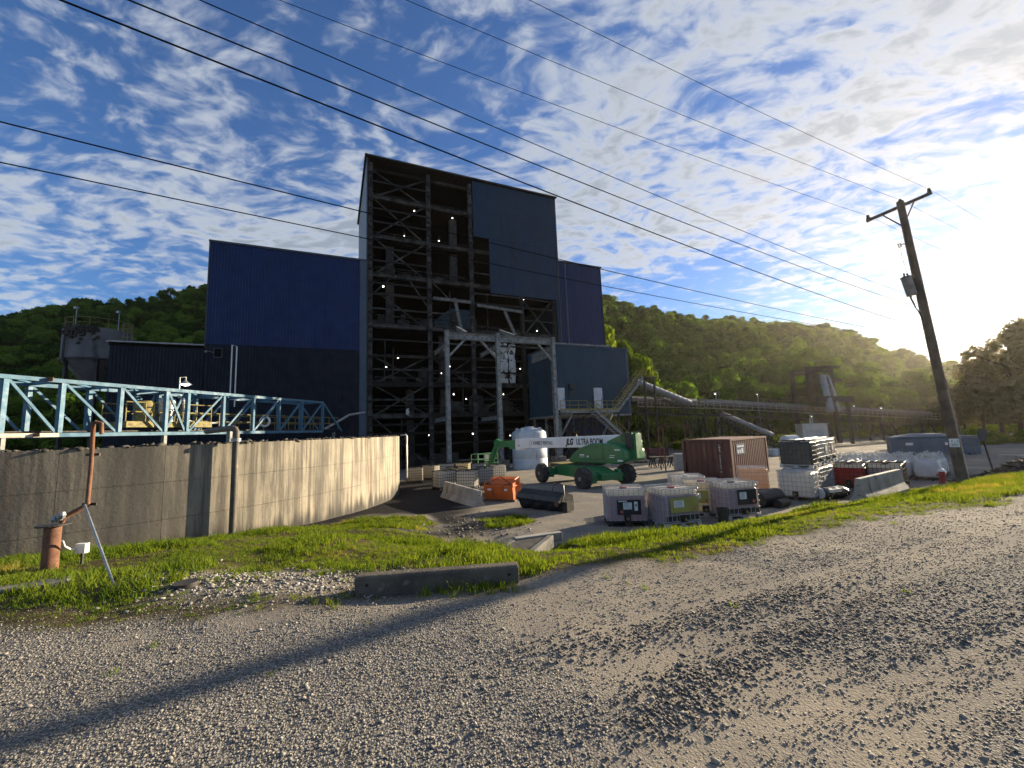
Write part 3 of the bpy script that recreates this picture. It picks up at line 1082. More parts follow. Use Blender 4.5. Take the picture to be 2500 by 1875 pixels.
door_m = mat('grey_white_door', (0.50, 0.53, 0.56), 0.55, c2=(0.42, 0.45, 0.48), scale=1.2, c3=(0.22, 0.2, 0.18), streak=5)

TH, TW = 37.55, 27.5
tower, tm = facade_thing('plant_tower', 'tall burnt-out steel tower with most of its blue cladding stripped from the front', 'building', 0.0, 0.0)
COLS = [0.45, 7.85, 13.75, 21.3, 26.7]
for i, t in enumerate(COLS):
    tm().ibeam((t, 0.42, GZ - 0.2), (t, 0.42, 36.9 if i < 4 else 20.9), 0.5, 0.55, 0.06, up=(0, 1, 0)).build('column', soot_pale if i < 3 else soot, tower)
BEAMS = [36.2, 32.4, 27.07, 22.0, 19.5, 15.45, 11.6, 8.04, 4.1, 1.9]
for z in BEAMS:
    for (a, b) in zip(COLS[:-1], COLS[1:]):
        if z > 29.2 and a > 13:
            continue
        if z > 21.3 and a > 16.5:
            continue
        h = 0.55 if z in (32.4, 27.07, 22.0, 15.45, 8.04, 4.1) else 0.3
        tm().ibeam((a + 0.27, 0.5, z), (b - 0.27, 0.5, z), 0.35, h, 0.05).build('floor_beam', soot_pale if random.random() < (0.75 if z > 14 else 0.3) else soot, tower)
rg = random.Random(4)
for (z0, z1) in zip(BEAMS[1:] + [-1.0], BEAMS[:-1] + [1.9]):
    n = max(1, int(round((z1 - z0) / 1.85)) - 1)
    for i in range(1, n + 1):
        z = z0 + (z1 - z0) * i / (n + 1)
        for bi, (a, b) in enumerate(zip(COLS[:-1], COLS[1:])):
            if (z > 29 and a > 13) or (z > 21 and a > 16.5):
                continue
            if bi == 1 and 22 < z < 32:
                continue
            if bi >= 1 and rg.random() < 0.3:
                continue
            s = rg.uniform(-0.12, 0.12) if bi else 0
            tm().beam((a - 0.1, 0.08, z), (b + 0.1, 0.08 + abs(s), z + s), 0.12, 0.2).build('girt', soot if rg.random() < 0.6 else soot_pale, tower)
# small cleats where girts met the columns
for t in COLS[:3]:
    z = 2.0
    while z < 36:
        tm().box(t - 0.34, t + 0.34, 0.0, 0.13, z, z + 0.28).build('cleat', soot, tower)
        z += 1.85
for (a, b, z0, z1, kind) in ((0, 1, 32.4, 36.2, 'X'), (0, 1, 27.07, 32.4, 'X'), (0, 1, 22.0, 27.07, 'X'), (0, 1, 15.45, 21.8, 'K'), (0, 1, 8.04, 11.6, 'X'), (0, 1, 4.1, 8.04, 'X'), (0, 1, -2.3, 4.1, 'X'),
                             (3, 4, 15.45, 20.8, 'X'), (1, 2, 19.5, 22.0, 'V'), (1, 2, 8.04, 11.6, 'X'), (2, 3, 4.1, 8.04, 'X')):
    A, B_ = COLS[a] + 0.3, COLS[b] - 0.3
    segs = {'X': [((A, z0), (B_, z1)), ((A, z1), (B_, z0))], 'K': [((A, z0 + 4.0), ((A + B_) / 2 - 1.2, z1)), (((A + B_) / 2 + 1.2, z1), (B_, z0 + 3.2)), ((A + 1.0, z1 - 2.2), (B_, z0))], 'V': [((A, z1), ((A + B_) / 2, z0))]}[kind]
    for j, (p, q_) in enumerate(segs):
        tm().beam((p[0], 0.62 + 0.17 * j, p[1]), (q_[0], 0.62 + 0.17 * j, q_[1]), 0.14, 0.2).build('brace', soot_pale, tower)
# floors, dark back wall and side walls
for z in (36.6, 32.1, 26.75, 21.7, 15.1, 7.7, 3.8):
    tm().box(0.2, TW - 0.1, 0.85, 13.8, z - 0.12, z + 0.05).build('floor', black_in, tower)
tm().box(14.2, TW - .1, 0.06, 0.1, 29.1, 37.2).build('backing_wall', black_in, tower)
tm().box(16.5, TW - .1, 0.06, 0.1, 21.1, 28.9).build('backing_wall', black_in, tower)
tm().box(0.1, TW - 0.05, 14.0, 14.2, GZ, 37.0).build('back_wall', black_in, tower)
tm().corrugated(0.05, 18.0, GZ, 37.4, 0.0, 0.32, 0.035, axis='Y').build('side_wall', grey_clad, tower, label='pale grey ribbed side wall of the tower')
q = tm()
q.box(TW - 0.03, TW + 0.05, 0.06, 18.0, GZ, 37.4)
q.build('side_wall', slate_blue, tower)
# remaining cladding sheets on the front
for (a, b, z0, z1) in ((14.08, 18.4, 29.0, 37.35), (18.42, 22.9, 29.0, 37.35), (22.92, TW, 29.0, 37.35), (16.35, 19.9, 21.0, 28.98), (19.92, 23.6, 21.0, 28.98), (23.62, TW, 21.0, 28.98), (26.95, TW, 11.8, 20.98)):
    tm().corrugated(a, b, z0, z1, -0.02, 0.36, 0.05).build('cladding_sheet', slate_blue, tower)
q = tm()
q.box(TW - 0.10, TW + 0.10, -0.12, -0.075, 11.8, 37.3)
q.build('corner_trim', trim_m, tower)
q = tm()
q.box(-0.06, 0.10, -0.10, 0.3, GZ, 37.3)
q.build('corner_post', trim_m, tower)
q = tm()
q.corrugated(-0.3, TW + 0.3, 37.40, 37.62, -0.35, 0.36, 0.06)
q.box(-0.3, TW + 0.3, -0.33, 18.4, 37.5, 37.62)
q.build('roof', dark_steel, tower)
# bent and hanging members, torn sheets, machines inside
for (p, r_) in (((1110, 728), (1128, 813)), ((1232, 760), (1258, 818)), ((1058, 728), (1150, 738)), ((1165, 745), (1275, 762))):
    a, b = FB(*p, -0.25), FB(*r_, -0.25)
    tm().ibeam((a[0], -0.25, a[1]), (b[0], -0.25, b[1]), 0.3, 0.36, 0.05).build('bent_beam', old_white_steel, tower, label='pale steel member hanging from the burnt frame')
for (x0, x1, y0, y1) in ((1218, 1240, 838, 935), (1243, 1258, 842, 935), (990, 1002, 997, 1014)):
    a, b = FB(x0, y1, 0.3), FB(x1, y0, 0.3)
    poly = [(a[0], a[1])]
    rr = random.Random(x0)
    nn = 9
    poly = [(a[0] + rr.uniform(0, .25), a[1] + (b[1] - a[1]) * i / nn) for i in range(nn + 1)] + [(b[0] - rr.uniform(0, .3), b[1] - (b[1] - a[1]) * i / nn) for i in range(nn + 1)]
    tm().prism(poly, 0.30, 0.34, 'Y').build('torn_sheet', white_panel, tower, label='torn scorched white wall sheet')
a, b = FB(1062, 800, 2.5), FB(1150, 758, 2.5)
q = tm()
q.prism([(a[0], a[1]), (b[0], a[1]), (b[0], b[1]), (a[0] + 2.2, b[1]), (a[0], a[1] + 1.0)], 2.5, 4.5, 'Y')
q.build('machine', mat('machine_blue', (0.03, 0.07, 0.11), 0.6, c2=(0.02, 0.04, 0.06), scale=1), tower, label='blue machine housing inside the tower')
mach = mat('machine_grey', (0.045, 0.043, 0.040), 0.8, c2=(0.02, 0.02, 0.02), scale=1, c3=(0.09, 0.075, 0.06))
rg = random.Random(9)
for (zf, zt) in ((15.2, 19), (7.8, 11), (3.9, 7), (GZ, 2.5), (21.8, 24.5)):
    for i in range(6):
        t = rg.uniform(1.2, 24)
        if zf > 20 and t > 12:
            continue
        y = rg.uniform(1.4, 4.5)
        wd, hh = rg.uniform(0.6, 1.8), rg.uniform(0.8, zt - zf)
        q = tm()
        if rg.random() < 0.45:
            q.lathe([(wd * 0.3, zf), (wd * 0.7, zf + hh * 0.35), (wd * 0.75, zf + hh * 0.9), (wd * 0.3, zf + hh)], (t, y, 0), 14)
        else:
            q.box(t - wd, t + wd, y, y + 1.5, zf, zf + hh * 0.7)
            q.box(t - wd * 0.4, t + wd * 0.3, y - 0.1, y + 1.0, zf + hh * 0.7, zf + hh)
        q.build('machine', mach, tower)
for (z, y, t0, t1) in ((17.0, 1.2, 1, 12), (16.2, 0.95, 8, 21), (9.0, 1.0, 1, 13), (9.6, 1.1, 8, 21), (5.4, 1.0, 1, 20), (0.6, 1.3, 1, 20), (10.6, 1.2, 14, 21), (23.2, 1.1, 1, 13)):
    tm().path([(t0, y, z), ((t0 + t1) / 2, y + 0.1, z + random.uniform(-.3, .3)), (t1, y, z)], 0.07, 6).build('pipe', soot_pale, tower)
for (t, z0, z1) in ((2.2, 8.3, 13.8), (3.2, 8.3, 12.8), (5.2, 4.3, 8), (10.4, 8.2, 14.5), (12.3, 4.1, 10), (17.5, 4.1, 8), (16.2, 15.6, 21), (10.7, 15.5, 21), (4.2, -2.4, 4)):
    tm().tube((t, 1.1, z0), (t + 0.1, 1.1, z1), 0.09, 6).build('riser', soot_pale, tower)
for z in (32.2, 26.9, 21.85, 15.2, 7.8, 3.9):
    for (a, b) in ((0.8, 7.5), (8.2, 13.4), (14.1, 20.9)):
        if (z > 20 and a > 14):
            continue
        q = tm()
        rail_n = 5
        for i in range(rail_n + 1):
            x = a + (b - a) * i / rail_n
            q.tube((x, 1.0, z), (x, 1.0, z + 1.05), 0.03, 5)
        for l in (0.5, 1.05):
            q.tube((a, 1.0, z + l), (b, 1.0, z + l), 0.03, 5)
        q.build('guard_rail', soot_pale, tower)
for (t, y, z0, z1) in ((3.0, 1.6, 15.3, 26.5), (10.0, 2.0, 4.0, 15.0), (18.0, 1.8, -2.4, 7.6), (5.6, 2.4, -2.4, 7.6), (11.6, 1.5, 22.0, 31.8)):
    tm().box(t - 0.5, t + 0.5, y, y + 0.8, z0, z1).build('duct', mach, tower)
# bulkhead lamps, lit
LAMPS = [((840 + x / 3.318, 360 + y / 3.318), s) for x, y, s in ((569, 513, 1), (878, 571, .9), (488, 716, 1), (769, 758, .9), (317, 1125, 1.5), (670, 1230, 1.1), (1455, 1233, .7), (1562, 1486, 1))]
LAMPS += [((880 + x / 3.16, 760 + y / 3.16), s) for x, y, s in ((289, 361, .9), (200, 430, .9), (688, 425, 1.3), (624, 478, .9), (855, 376, .9), (1233, 444, .9), (720, 640, .9), (816, 677, .9), (1103, 640, .9), (529, 955, .8), (867, 945, 1.3), (1155, 957, .7))]
for (p, s) in LAMPS:
    t, z = FB(p[0], p[1], 1.1)
    q = tm()
    q.lathe([(0.05, z + 0.42), (0.10, z + 0.34), (0.12 * s, z + 0.1), (0.10 * s, z + 0.08), (0.02, z + 0.1)], (t, 1.1, 0), 10)
    q.tube((t, 1.1, z + 0.4), (t, 1.1, z + 0.9), 0.02, 5)
    l = q.build('lamp', dark_steel, tower, True)
    q = tm()
    q.lathe([(0.0, z - 0.07 * s), (0.045 * s, z - 0.045 * s), (0.06 * s, z), (0.045 * s, z + 0.04 * s), (0.0, z + 0.06 * s)], (t, 1.1, 0), 8)
    q.build('bulb', lamp_on, l, True)

# ---- wide blue building on the left
lb, bm_ = facade_thing('blue_building', 'wide windowless blue ribbed metal building left of the tower', 'building', -16.0, 0.0)
W = np.linspace(-15.95, -0.78, 5)
for a, b in zip(W[:-1], W[1:]):
    bm_().corrugated(a + .01, b - .01, 12.02, 23.3, 0.0, 0.30, 0.06).build('upper_cladding_sheet', blue, lb)
    bm_().corrugated(a + .01, b - .01, GZ, 11.98, 0.02, 0.30, 0.06).build('lower_cladding_sheet', navy, lb, label='dark navy lower cladding')
bm_().box(-0.77, -0.08, -0.09, 0.1, GZ, 23.3).build('corner_trim', grey_trim, lb)
bm_().box(-16.06, -15.94, -0.10, 0.3, 12.0, 23.3).build('edge_trim', trim_m, lb)
q = bm_()
q.box(-16.1, -0.05, -0.14, 16.0, 23.3, 23.52)
q.build('roof', trim_m, lb)
bm_().corrugated(0.05, 15.9, GZ, 23.28, -15.98, 0.30, 0.05, axis='Y').build('side_wall', blue, lb)
a, b = FB(523, 871, -0.05), FB(541, 852, -0.05)
q = bm_()
q.box(a[0] - 0.08, b[0] + 0.08, -0.10, -0.03, a[1] - 0.08, b[1] + 0.08)
w_ = q.build('vent_opening', trim_m, lb)
bm_().box(a[0], b[0], -0.115, -0.104, a[1], b[1]).build('louvre', black_in, w_)
q = bm_()
q.tube((a[0] - 0.1, -0.1, b[1] - 0.4), (a[0] - 0.6, -0.7, b[1] - 0.35), 0.03, 6)
q.lathe([(0.05, 0.16), (0.16, 0.02), (0.14, 0.0)], (a[0] - 0.6, -0.7, b[1] - 0.55), 10)
q.build('wall_lamp', galv, lb)
bm_().corrugated(-4.6, -2.3, GZ, 4.6, -0.10, 0.30, 0.05).build('door_sheet', navy, lb)
bm_().box(-15.9, -0.8, 0.10, 0.2, GZ, 23.2).build('backing_wall', navy, lb)  # unseen backing added to stop light leaking through the sheet joints
# ---- low dark building and silo
lo_, lm = facade_thing('low_building', 'low dark navy metal building between the silo and the blue building', 'building', -23.7, 0.3)
W = np.linspace(-23.7, -16.1, 3)
for a, b in zip(W[:-1], W[1:]):
    lm().corrugated(a + .01, b - .01, GZ, 11.75, 0.3, 0.30, 0.05).build('cladding_sheet', navy, lo_)
lm().corrugated(0.35, 10.2, GZ, 11.75, -23.68, 0.30, 0.05, axis='Y').build('side_wall', navy, lo_)
q = lm()
q.corrugated(-23.9, -16.08, 11.86, 11.98, 0.05, 0.22, 0.06)
q.box(-23.9, -16.08, 0.07, 10.4, 11.87, 11.95)
q.build('roof', pale_metal, lo_)
lm().box(-23.6, -16.1, 0.42, 0.5, GZ, 11.7).build('backing_wall', navy, lo_)  # added backing, keeps daylight out of the gaps between sheets
lm().box(-23.75, -16.1, 0.21, 0.245, 11.55, 11.84).build('eave_trim', black_in, lo_)

sp = D(238, 860, 43.5)
SX, SY = sp.x, sp.y
silo = thing('silo', 'round concrete silo with hopper bottom and railings behind the low building', 'silo', (SX, SY, GZ))
sc_m = mat('silo_concrete', (0.17, 0.17, 0.172), 0.9, c2=(0.11, 0.11, 0.115), scale=0.5, c3=(0.05, 0.05, 0.05), streak=5, c3scale=0.9, bump=0.2)
zt, zb = D(225, 812, 43.5).z, D(225, 884, 43.5).z
zc_ = D(225, 942, 43.5).z
so = (SX, SY, GZ)
MB(so).lathe([(2.75, zb), (2.75, zt), (2.6, zt), (2.6, zt - 0.3), (0.0, zt - 0.3)], (SX, SY, 0), 40).build('drum', sc_m, silo, True)
MB(so).lathe([(0.7, zc_), (2.72, zb - 0.06)], (SX, SY, 0), 40).build('hopper', sc_m, silo, True)
MB(so).lathe([(2.74, zb - 0.12), (2.83, zb - 0.12), (2.83, zb + 0.06), (2.76, zb + 0.06)], (SX, SY, 0), 40).build('ring_band', dark_steel, silo, True)
for k_ in range(6):
    a = k_ * math.pi / 3 + 0.3
    MB(so).beam((SX + 2.6 * math.cos(a), SY + 2.6 * math.sin(a), GZ), (SX + 2.6 * math.cos(a), SY + 2.6 * math.sin(a), zb - 0.13), 0.25).build('leg', dark_steel, silo)
q = MB(so)
for zz in (zt + 0.5, zt + 1.05):
    q.path([(SX + 2.65 * math.cos(i * math.pi / 12), SY + 2.65 * math.sin(i * math.pi / 12), zz) for i in range(24)], 0.03, 5, True)
for i in range(12):
    a = i * math.pi / 6
    q.tube((SX + 2.65 * math.cos(a), SY + 2.65 * math.sin(a), zt), (SX + 2.65 * math.cos(a), SY + 2.65 * math.sin(a), zt + 1.05), 0.03, 5)
q.build('railing', yellow_dirty, silo)
for (px_, py_) in ((188, 751), (292, 762)):
    p = D(px_, py_, 42.5)
    q = MB(so)
    q.tube((p.x, p.y, zt - 0.2), (p.x, p.y, p.z), 0.04, 6)
    q.box(p.x - 0.22, p.x + 0.08, p.y - 0.15, p.y + 0.1, p.z - 0.12, p.z + 0.10)
    q.build('lamp_post', galv, silo)
q = MB(so)
c = D(311, 826, 42.0)
for i in range(8):
    a = i * math.pi / 4
    q.tube((c.x + 0.45 * math.cos(a), c.y + 0.45 * math.sin(a), c.z - 1.4), (c.x + 0.45 * math.cos(a), c.y + 0.45 * math.sin(a), c.z + 1.45), 0.03, 5)
for zz in (0.1, 0.8, 1.45):
    q.path([(c.x + 0.45 * math.cos(i * math.pi / 6), c.y + 0.45 * math.sin(i * math.pi / 6), c.z + zz) for i in range(12)], 0.03, 5, True)
q.build('ladder_cage', yellow_dirty, silo)
q = MB(so)
rg = random.Random(3)
for i in range(80):
    a = math.radians(-80 + rg.gauss(0, 16))
    zz = zt - abs(rg.gauss(0, 0.55))
    q.taper(SX + 2.82 * math.cos(a) - .14, SX + 2.82 * math.cos(a) + .14, SY + 2.82 * math.sin(a) - .14, SY + 2.82 * math.sin(a) + .14, zz - 0.1, zz + rg.uniform(.05, .3), 0.4)
q.build('caked_spill', mat('caked_spill', (0.03, 0.028, 0.025), 0.95, c2=(0.05, 0.045, 0.035), scale=3), silo)
MB(so).path([(SX - 0.5, SY - 2.9, zt - 0.8), (SX - 0.55, SY - 2.9, zb), (SX - 0.7, SY - 1.9, zc_ + 0.2)], 0.10, 8).build('downpipe', dark_steel, silo)

# ---- blue block behind the tower on the right
rb, rm = facade_thing('rear_block', 'blue ribbed metal block standing behind the right side of the tower', 'building', 27.8, 4.0)
for (a, b) in ((27.7, 31.2), (31.45, 34.9), (34.92, 38.3)):
    rm().corrugated(a, b, GZ, 29.15, 4.0, 0.30, 0.06).build('cladding_sheet', blue, rb)
rm().box(27.8, 38.3, 4.08, 4.15, GZ, 29.1).build('backing_wall', navy, rb)  # added backing behind the sheets against light through their seams
rm().box(31.22, 31.43, 3.90, 4.0, GZ, 29.1).build('seam_trim', grey_trim, rb)
rm().box(38.31, 38.45, 3.88, 16.0, GZ, 29.1).build('side_wall', navy, rb)
rm().box(27.6, 38.6, 3.75, 16.2, 29.17, 29.36).build('roof', trim_m, rb)
rm().box(38.9, 39.1, 5, 5.2, 12, 17.2).build('vent_stack', old_white_steel, rb)
rm().beam((38.4, 6, 12.0), (40.6, 6, 12.0), 1.2, 0.12).build('platform', rust, rb)

# ---- small annex on stilts with two doors
AY = -7.5
an, am = facade_thing('annex', 'small slate blue metal annex on steel stilts with two white doors', 'building', 21.75, AY)
W = np.linspace(21.75, 33.2, 4)
for a, b in zip(W[:-1], W[1:]):
    am().corrugated(a + .005, b - .005, 3.45, 12.2, AY, 0.24, 0.02).build('cladding_sheet', annex_blue, an)
am().corrugated(AY + 0.02, -0.1, 3.35, 12.2, 21.75, 0.36, 0.07, axis='Y').build('side_cladding', annex_blue, an)
am().box(33.15, 33.22, AY + 0.03, -0.1, 3.4, 12.2).build('side_cladding', annex_blue, an)
am().box(21.68, 33.3, AY - 0.12, 0.0, 12.22, 12.42).build('roof', trim_m, an)
am().box(32.9, 33.26, AY - 0.065, AY - 0.03, 3.4, 12.2).build('corner_trim', grey_trim, an)
am().box(21.6, 21.66, AY + 0.3, -1.5, 10.9, 12.15).build('fascia_panel', old_white_steel, an)
am().box(21.58, 33.2, AY - 0.10, -0.1, 3.2, 3.42).build('floor_edge', old_white_steel, an)
q = am()
q.beam((22, -6.5, 12.75), (31.5, -6.5, 12.75), 0.25, 0.2)
for t in (22.5, 25, 27.5, 30, 31.3):
    q.beam((t, -6.5, 12.43), (t, -6.5, 12.95), 0.12)
q.build('roof_pipe', old_white_steel, an)
for (x0, x1) in ((1359.5, 1377.5), (1451, 1469)):
    a, b = FB(x0, 988, AY - 0.05), FB(x1, 947, AY - 0.05)
    zb_ = 4.06
    d_ = am().box(a[0], b[0], AY - 0.10, AY - 0.03, zb_, b[1]).build('door', door_m, an)
    am().box(b[0] - 0.22, b[0] - 0.12, AY - 0.16, AY - 0.105, zb_ + 1.25, zb_ + 1.4).build('handle', dark_steel, d_)
a, b = FB(1388, 950, AY - 0.05), FB(1399, 938, AY - 0.05)
q = am()
q.box(a[0], b[0], AY - 0.45, AY - 0.03, a[1], b[1])
q.build('air_conditioner', dark_steel, an)
q = am()
q.box(a[0] + .1, b[0], AY - 0.09, AY - 0.03, a[1] - 0.95, a[1] - 0.12)
q.build('window', black_plastic, an)
am().box(21.9, 33.1, AY + 0.06, AY + 0.12, 3.5, 12.15).build('backing_wall', navy, an)  # backing added so no light shows between the front sheets
STY = (-7.1, -3.6, -0.2)
for t in (22.3, 25.9, 29.5, 32.9):
    for y in STY:
        am().ibeam((t, y, GZ), (t, y, 3.2), 0.28, 0.28, 0.04, up=(0, 1, 0)).build('stilt', dark_steel if t > 23 else old_white_steel, an)
for i, (t0, t1) in enumerate(((22.3, 25.9), (25.9, 29.5), (29.5, 32.9))):
    for y in STY[:2]:
        am().beam((t0, y, GZ + .2), (t1, y, 3.1), 0.12).build('brace', soot_pale, an)
        am().beam((t0, y + .14, 3.1), (t1, y + .14, GZ + .2), 0.12).build('brace', soot_pale, an)
for t in (22.3, 32.9):
    am().beam((t, STY[0], GZ + .2), (t, STY[1], 3.1), 0.12).build('brace', soot_pale, an)
    am().beam((t + .14, STY[1], GZ + .2), (t + .14, STY[2], 3.1), 0.12).build('brace', soot_pale, an)
for t, hh in ((24.2, 2.6), (27.6, 3.8), (30.8, 2.2)):
    q = am()
    q.lathe([(0.7, GZ), (0.75, GZ + hh * .6), (0.35, GZ + hh)], (t, -1.8, 0), 14)
    q.build('machine', mach, an, True)

# ---- steel stairs on the annex
st, sm = facade_thing('steel_stairway', 'steel stairway and landing with yellow rails on the front of the annex', 'stairway', 26.0, -8.5)
LY0, LY1, LZ = -9.0, -7.66, 4.0
sm().box(21.3, 30.05, LY0, LY1, LZ - 0.06, LZ).build('landing', dark_steel, st)
sm().box(21.3, 30.05, LY0 - 0.06, LY0 - 0.004, LZ - 0.06, LZ + 0.12).build('toe_board', yellow_paint, st)
sm().box(21.3, 30.05, LY0 - 0.05, LY0 - 0.003, LZ - 0.42, LZ - 0.065).build('edge_beam', old_white_steel, st)


def rail(q, p0, p1, n, hh=1.1, levels=(0.55, 1.1)):
    p0, p1 = Vector(p0), Vector(p1)
    for i in range(n + 1):
        p = p0.lerp(p1, i / n)
        q.tube(p, p + Vector((0, 0, hh)), 0.035, 5)
    for l in levels:
        q.tube(p0 + Vector((0, 0, l)), p1 + Vector((0, 0, l)), 0.035, 5)


q = sm()
rail(q, (21.4, LY0, LZ), (25.2, LY0, LZ), 3)
rail(q, (26.6, LY0 + 0.05, LZ), (29.9, LY0 + 0.05, LZ), 4)
q.build('railing', yellow_paint, st)


def flight(p0, p1, wid, nst, side=-1):
    """p0 low end, p1 high end in facade coordinates (outer edge); wid towards the wall"""
    p0, p1 = Vector(p0), Vector(p1)
    for o in (0.0, wid):
        sm().beam(p0 + Vector((0, o, 0)), p1 + Vector((0, o, 0)), 0.08, 0.34).build('stringer', old_white_steel, st)
    for i in range(nst):
        c = p0.lerp(p1, (i + 0.5) / nst)
        sm().box(c.x - 0.15, c.x + 0.15, c.y + 0.05, c.y + wid - 0.05, c.z - 0.02, c.z + 0.03).build('tread', dark_steel, st)
    for o in (0.0, wid):
        q = sm()
        n = 5
        for i in range(n + 1):
            c = p0.lerp(p1, i / n) + Vector((0, o, 0))
            q.tube(c, c + Vector((0, 0, 1.05)), 0.035, 5)
        for l in (0.55, 1.05):
            q.tube(p0 + Vector((0, o, l)), p1 + Vector((0, o, l)), 0.035, 5)
        q.build('handrail', yellow_paint, st)


flight((33.0, -10.25, GZ + 0.35), (25.4, -10.25, LZ - 0.1), 1.15, 20)
flight((30.05, LY0, LZ - 0.05), (34.4, LY0, 8.2), 1.15, 14)
sm().box(34.4, 36.6, LY0 - 0.3, LY1 + 0.3, 8.12, 8.24).build('upper_landing', dark_steel, st)
q = sm()
rail(q, (36.5, LY0 - 0.2, 8.24), (36.5, LY1 + 0.2, 8.24), 2)
rail(q, (34.6, LY1 + 0.25, 8.24), (36.5, LY1 + 0.25, 8.24), 2)
q.build('railing', yellow_paint, st)
for (a, b) in (((21.7, 3.5), (23.3, 3.5)), ((28.2, 3.5), (29.3, 3.5))):
    sm().beam((a[0], -8.6, 3.45), (b[0], -8.6, 3.45), 0.2).build('bracket', old_white_steel, st)
    sm().beam((b[0] - .1, -8.6, 3.4), (a[0] + .1, -7.3, 0.2), 0.22).build('strut', old_white_steel, st)
for t in (30.0, 34.6, 36.3):
    sm().beam((t, -8.9, GZ), (t, -8.9, 3.5 if t < 31 else 8.1), 0.18).build('post', dark_steel, st)

# ---- pale steel portal frame in front of the tower
pf, pm = facade_thing('portal_frame', 'weathered pale steel portal frame of three tall posts before the tower', 'steel frame', 13.0, -11.0)
PY = -11.0
PT = (7.05, 12.68, 19.55)
for t in PT:
    pm().ibeam((t, PY, -1.3), (t, PY, 12.3), 0.42, 0.46, 0.06, up=(0, 1, 0)).build('post', old_white_steel, pf)
    gz = h1(*fw(t, PY, 0)[:2]) - 0.1
    pm().box(t - 0.65, t + 0.65, PY - 0.65, PY + 0.65, gz, -1.3).build('plinth', concrete_dark, pf)
for a, b in zip(PT[:-1], PT[1:]):
    pm().ibeam((a + 0.22, PY, 11.75), (b - 0.22, PY, 11.75), 0.4, 0.72, 0.06).build('top_beam', old_white_steel, pf)
for t, sg in ((PT[0], 1), (PT[1], -1), (PT[1], 1), (PT[2], -1)):
    pm().beam((t + sg * 0.2, PY, 9.6), (t + sg * 1.9, PY, 11.4), 0.22).build('knee_brace', old_white_steel, pf)
for t in PT:
    pm().ibeam((t, PY + 0.25, 10.9), (t, -5.5 if t < 19 else -7.7, 10.9), 0.3, 0.45, 0.05).build('cross_beam', old_white_steel, pf)
    if t < 19:
        pm().ibeam((t, PY + 0.25, 3.2), (t, -5.2, 3.2), 0.3, 0.42, 0.05).build('cross_beam', old_white_steel, pf)
        pm().beam((t + 0.1, PY + 0.3, 9.6), (t + 0.1, PY + 1.8, 10.7), 0.18).build('knee_brace', old_white_steel, pf)
        pm().ibeam((t + 2.2, PY + 0.3, 12.2), (t + 3.0, -4.5, 14.4), 0.3, 0.4, 0.05).build('leaning_beam', old_white_steel, pf)

# ---- white plastic tank
tp = D(1293, 1100, 43.6)
tz = h1(tp.x, tp.y) - 0.03
wt_ = thing('storage_tank', 'large white plastic storage tank standing behind the boom of the green lift', 'tank', (tp.x, tp.y, tz))
tank_m = mat('chalky_tank', (0.46, 0.50, 0.54), 0.6, c2=(0.38, 0.42, 0.46), scale=0.9, c3=(0.22, 0.22, 0.22), streak=5, c3scale=1.4)
prof = [(1.86, 0.0), (1.86, 1.1), (1.83, 1.14), (1.86, 1.18), (1.86, 2.1), (1.83, 2.14), (1.86, 2.18), (1.85, 3.1), (1.82, 3.14), (1.85, 3.18), (1.82, 3.75), (1.72, 3.92), (1.2, 4.16), (0.55, 4.30), (0.5, 4.42), (0.0, 4.45)]
MB().lathe(prof, n=48).build('shell', tank_m, wt_, True)
for a in (0.6, 2.6, 4.2, 5.6):
    q = MB()
    q.taper(1.45 * math.cos(a) - .2, 1.45 * math.cos(a) + .2, 1.45 * math.sin(a) - .2, 1.45 * math.sin(a) + .2, 3.9, 4.32, 0.7)
    q.build('lifting_lug', tank_m, wt_)

# ---- round concrete thickener with its bridge
tk = thing('thickener', 'big round concrete thickener tank with dark sludge along its rim', 'thickener tank', (TANK_C.x, TANK_C.y, -1.5))
to_ = (TANK_C.x, TANK_C.y, -1.5)


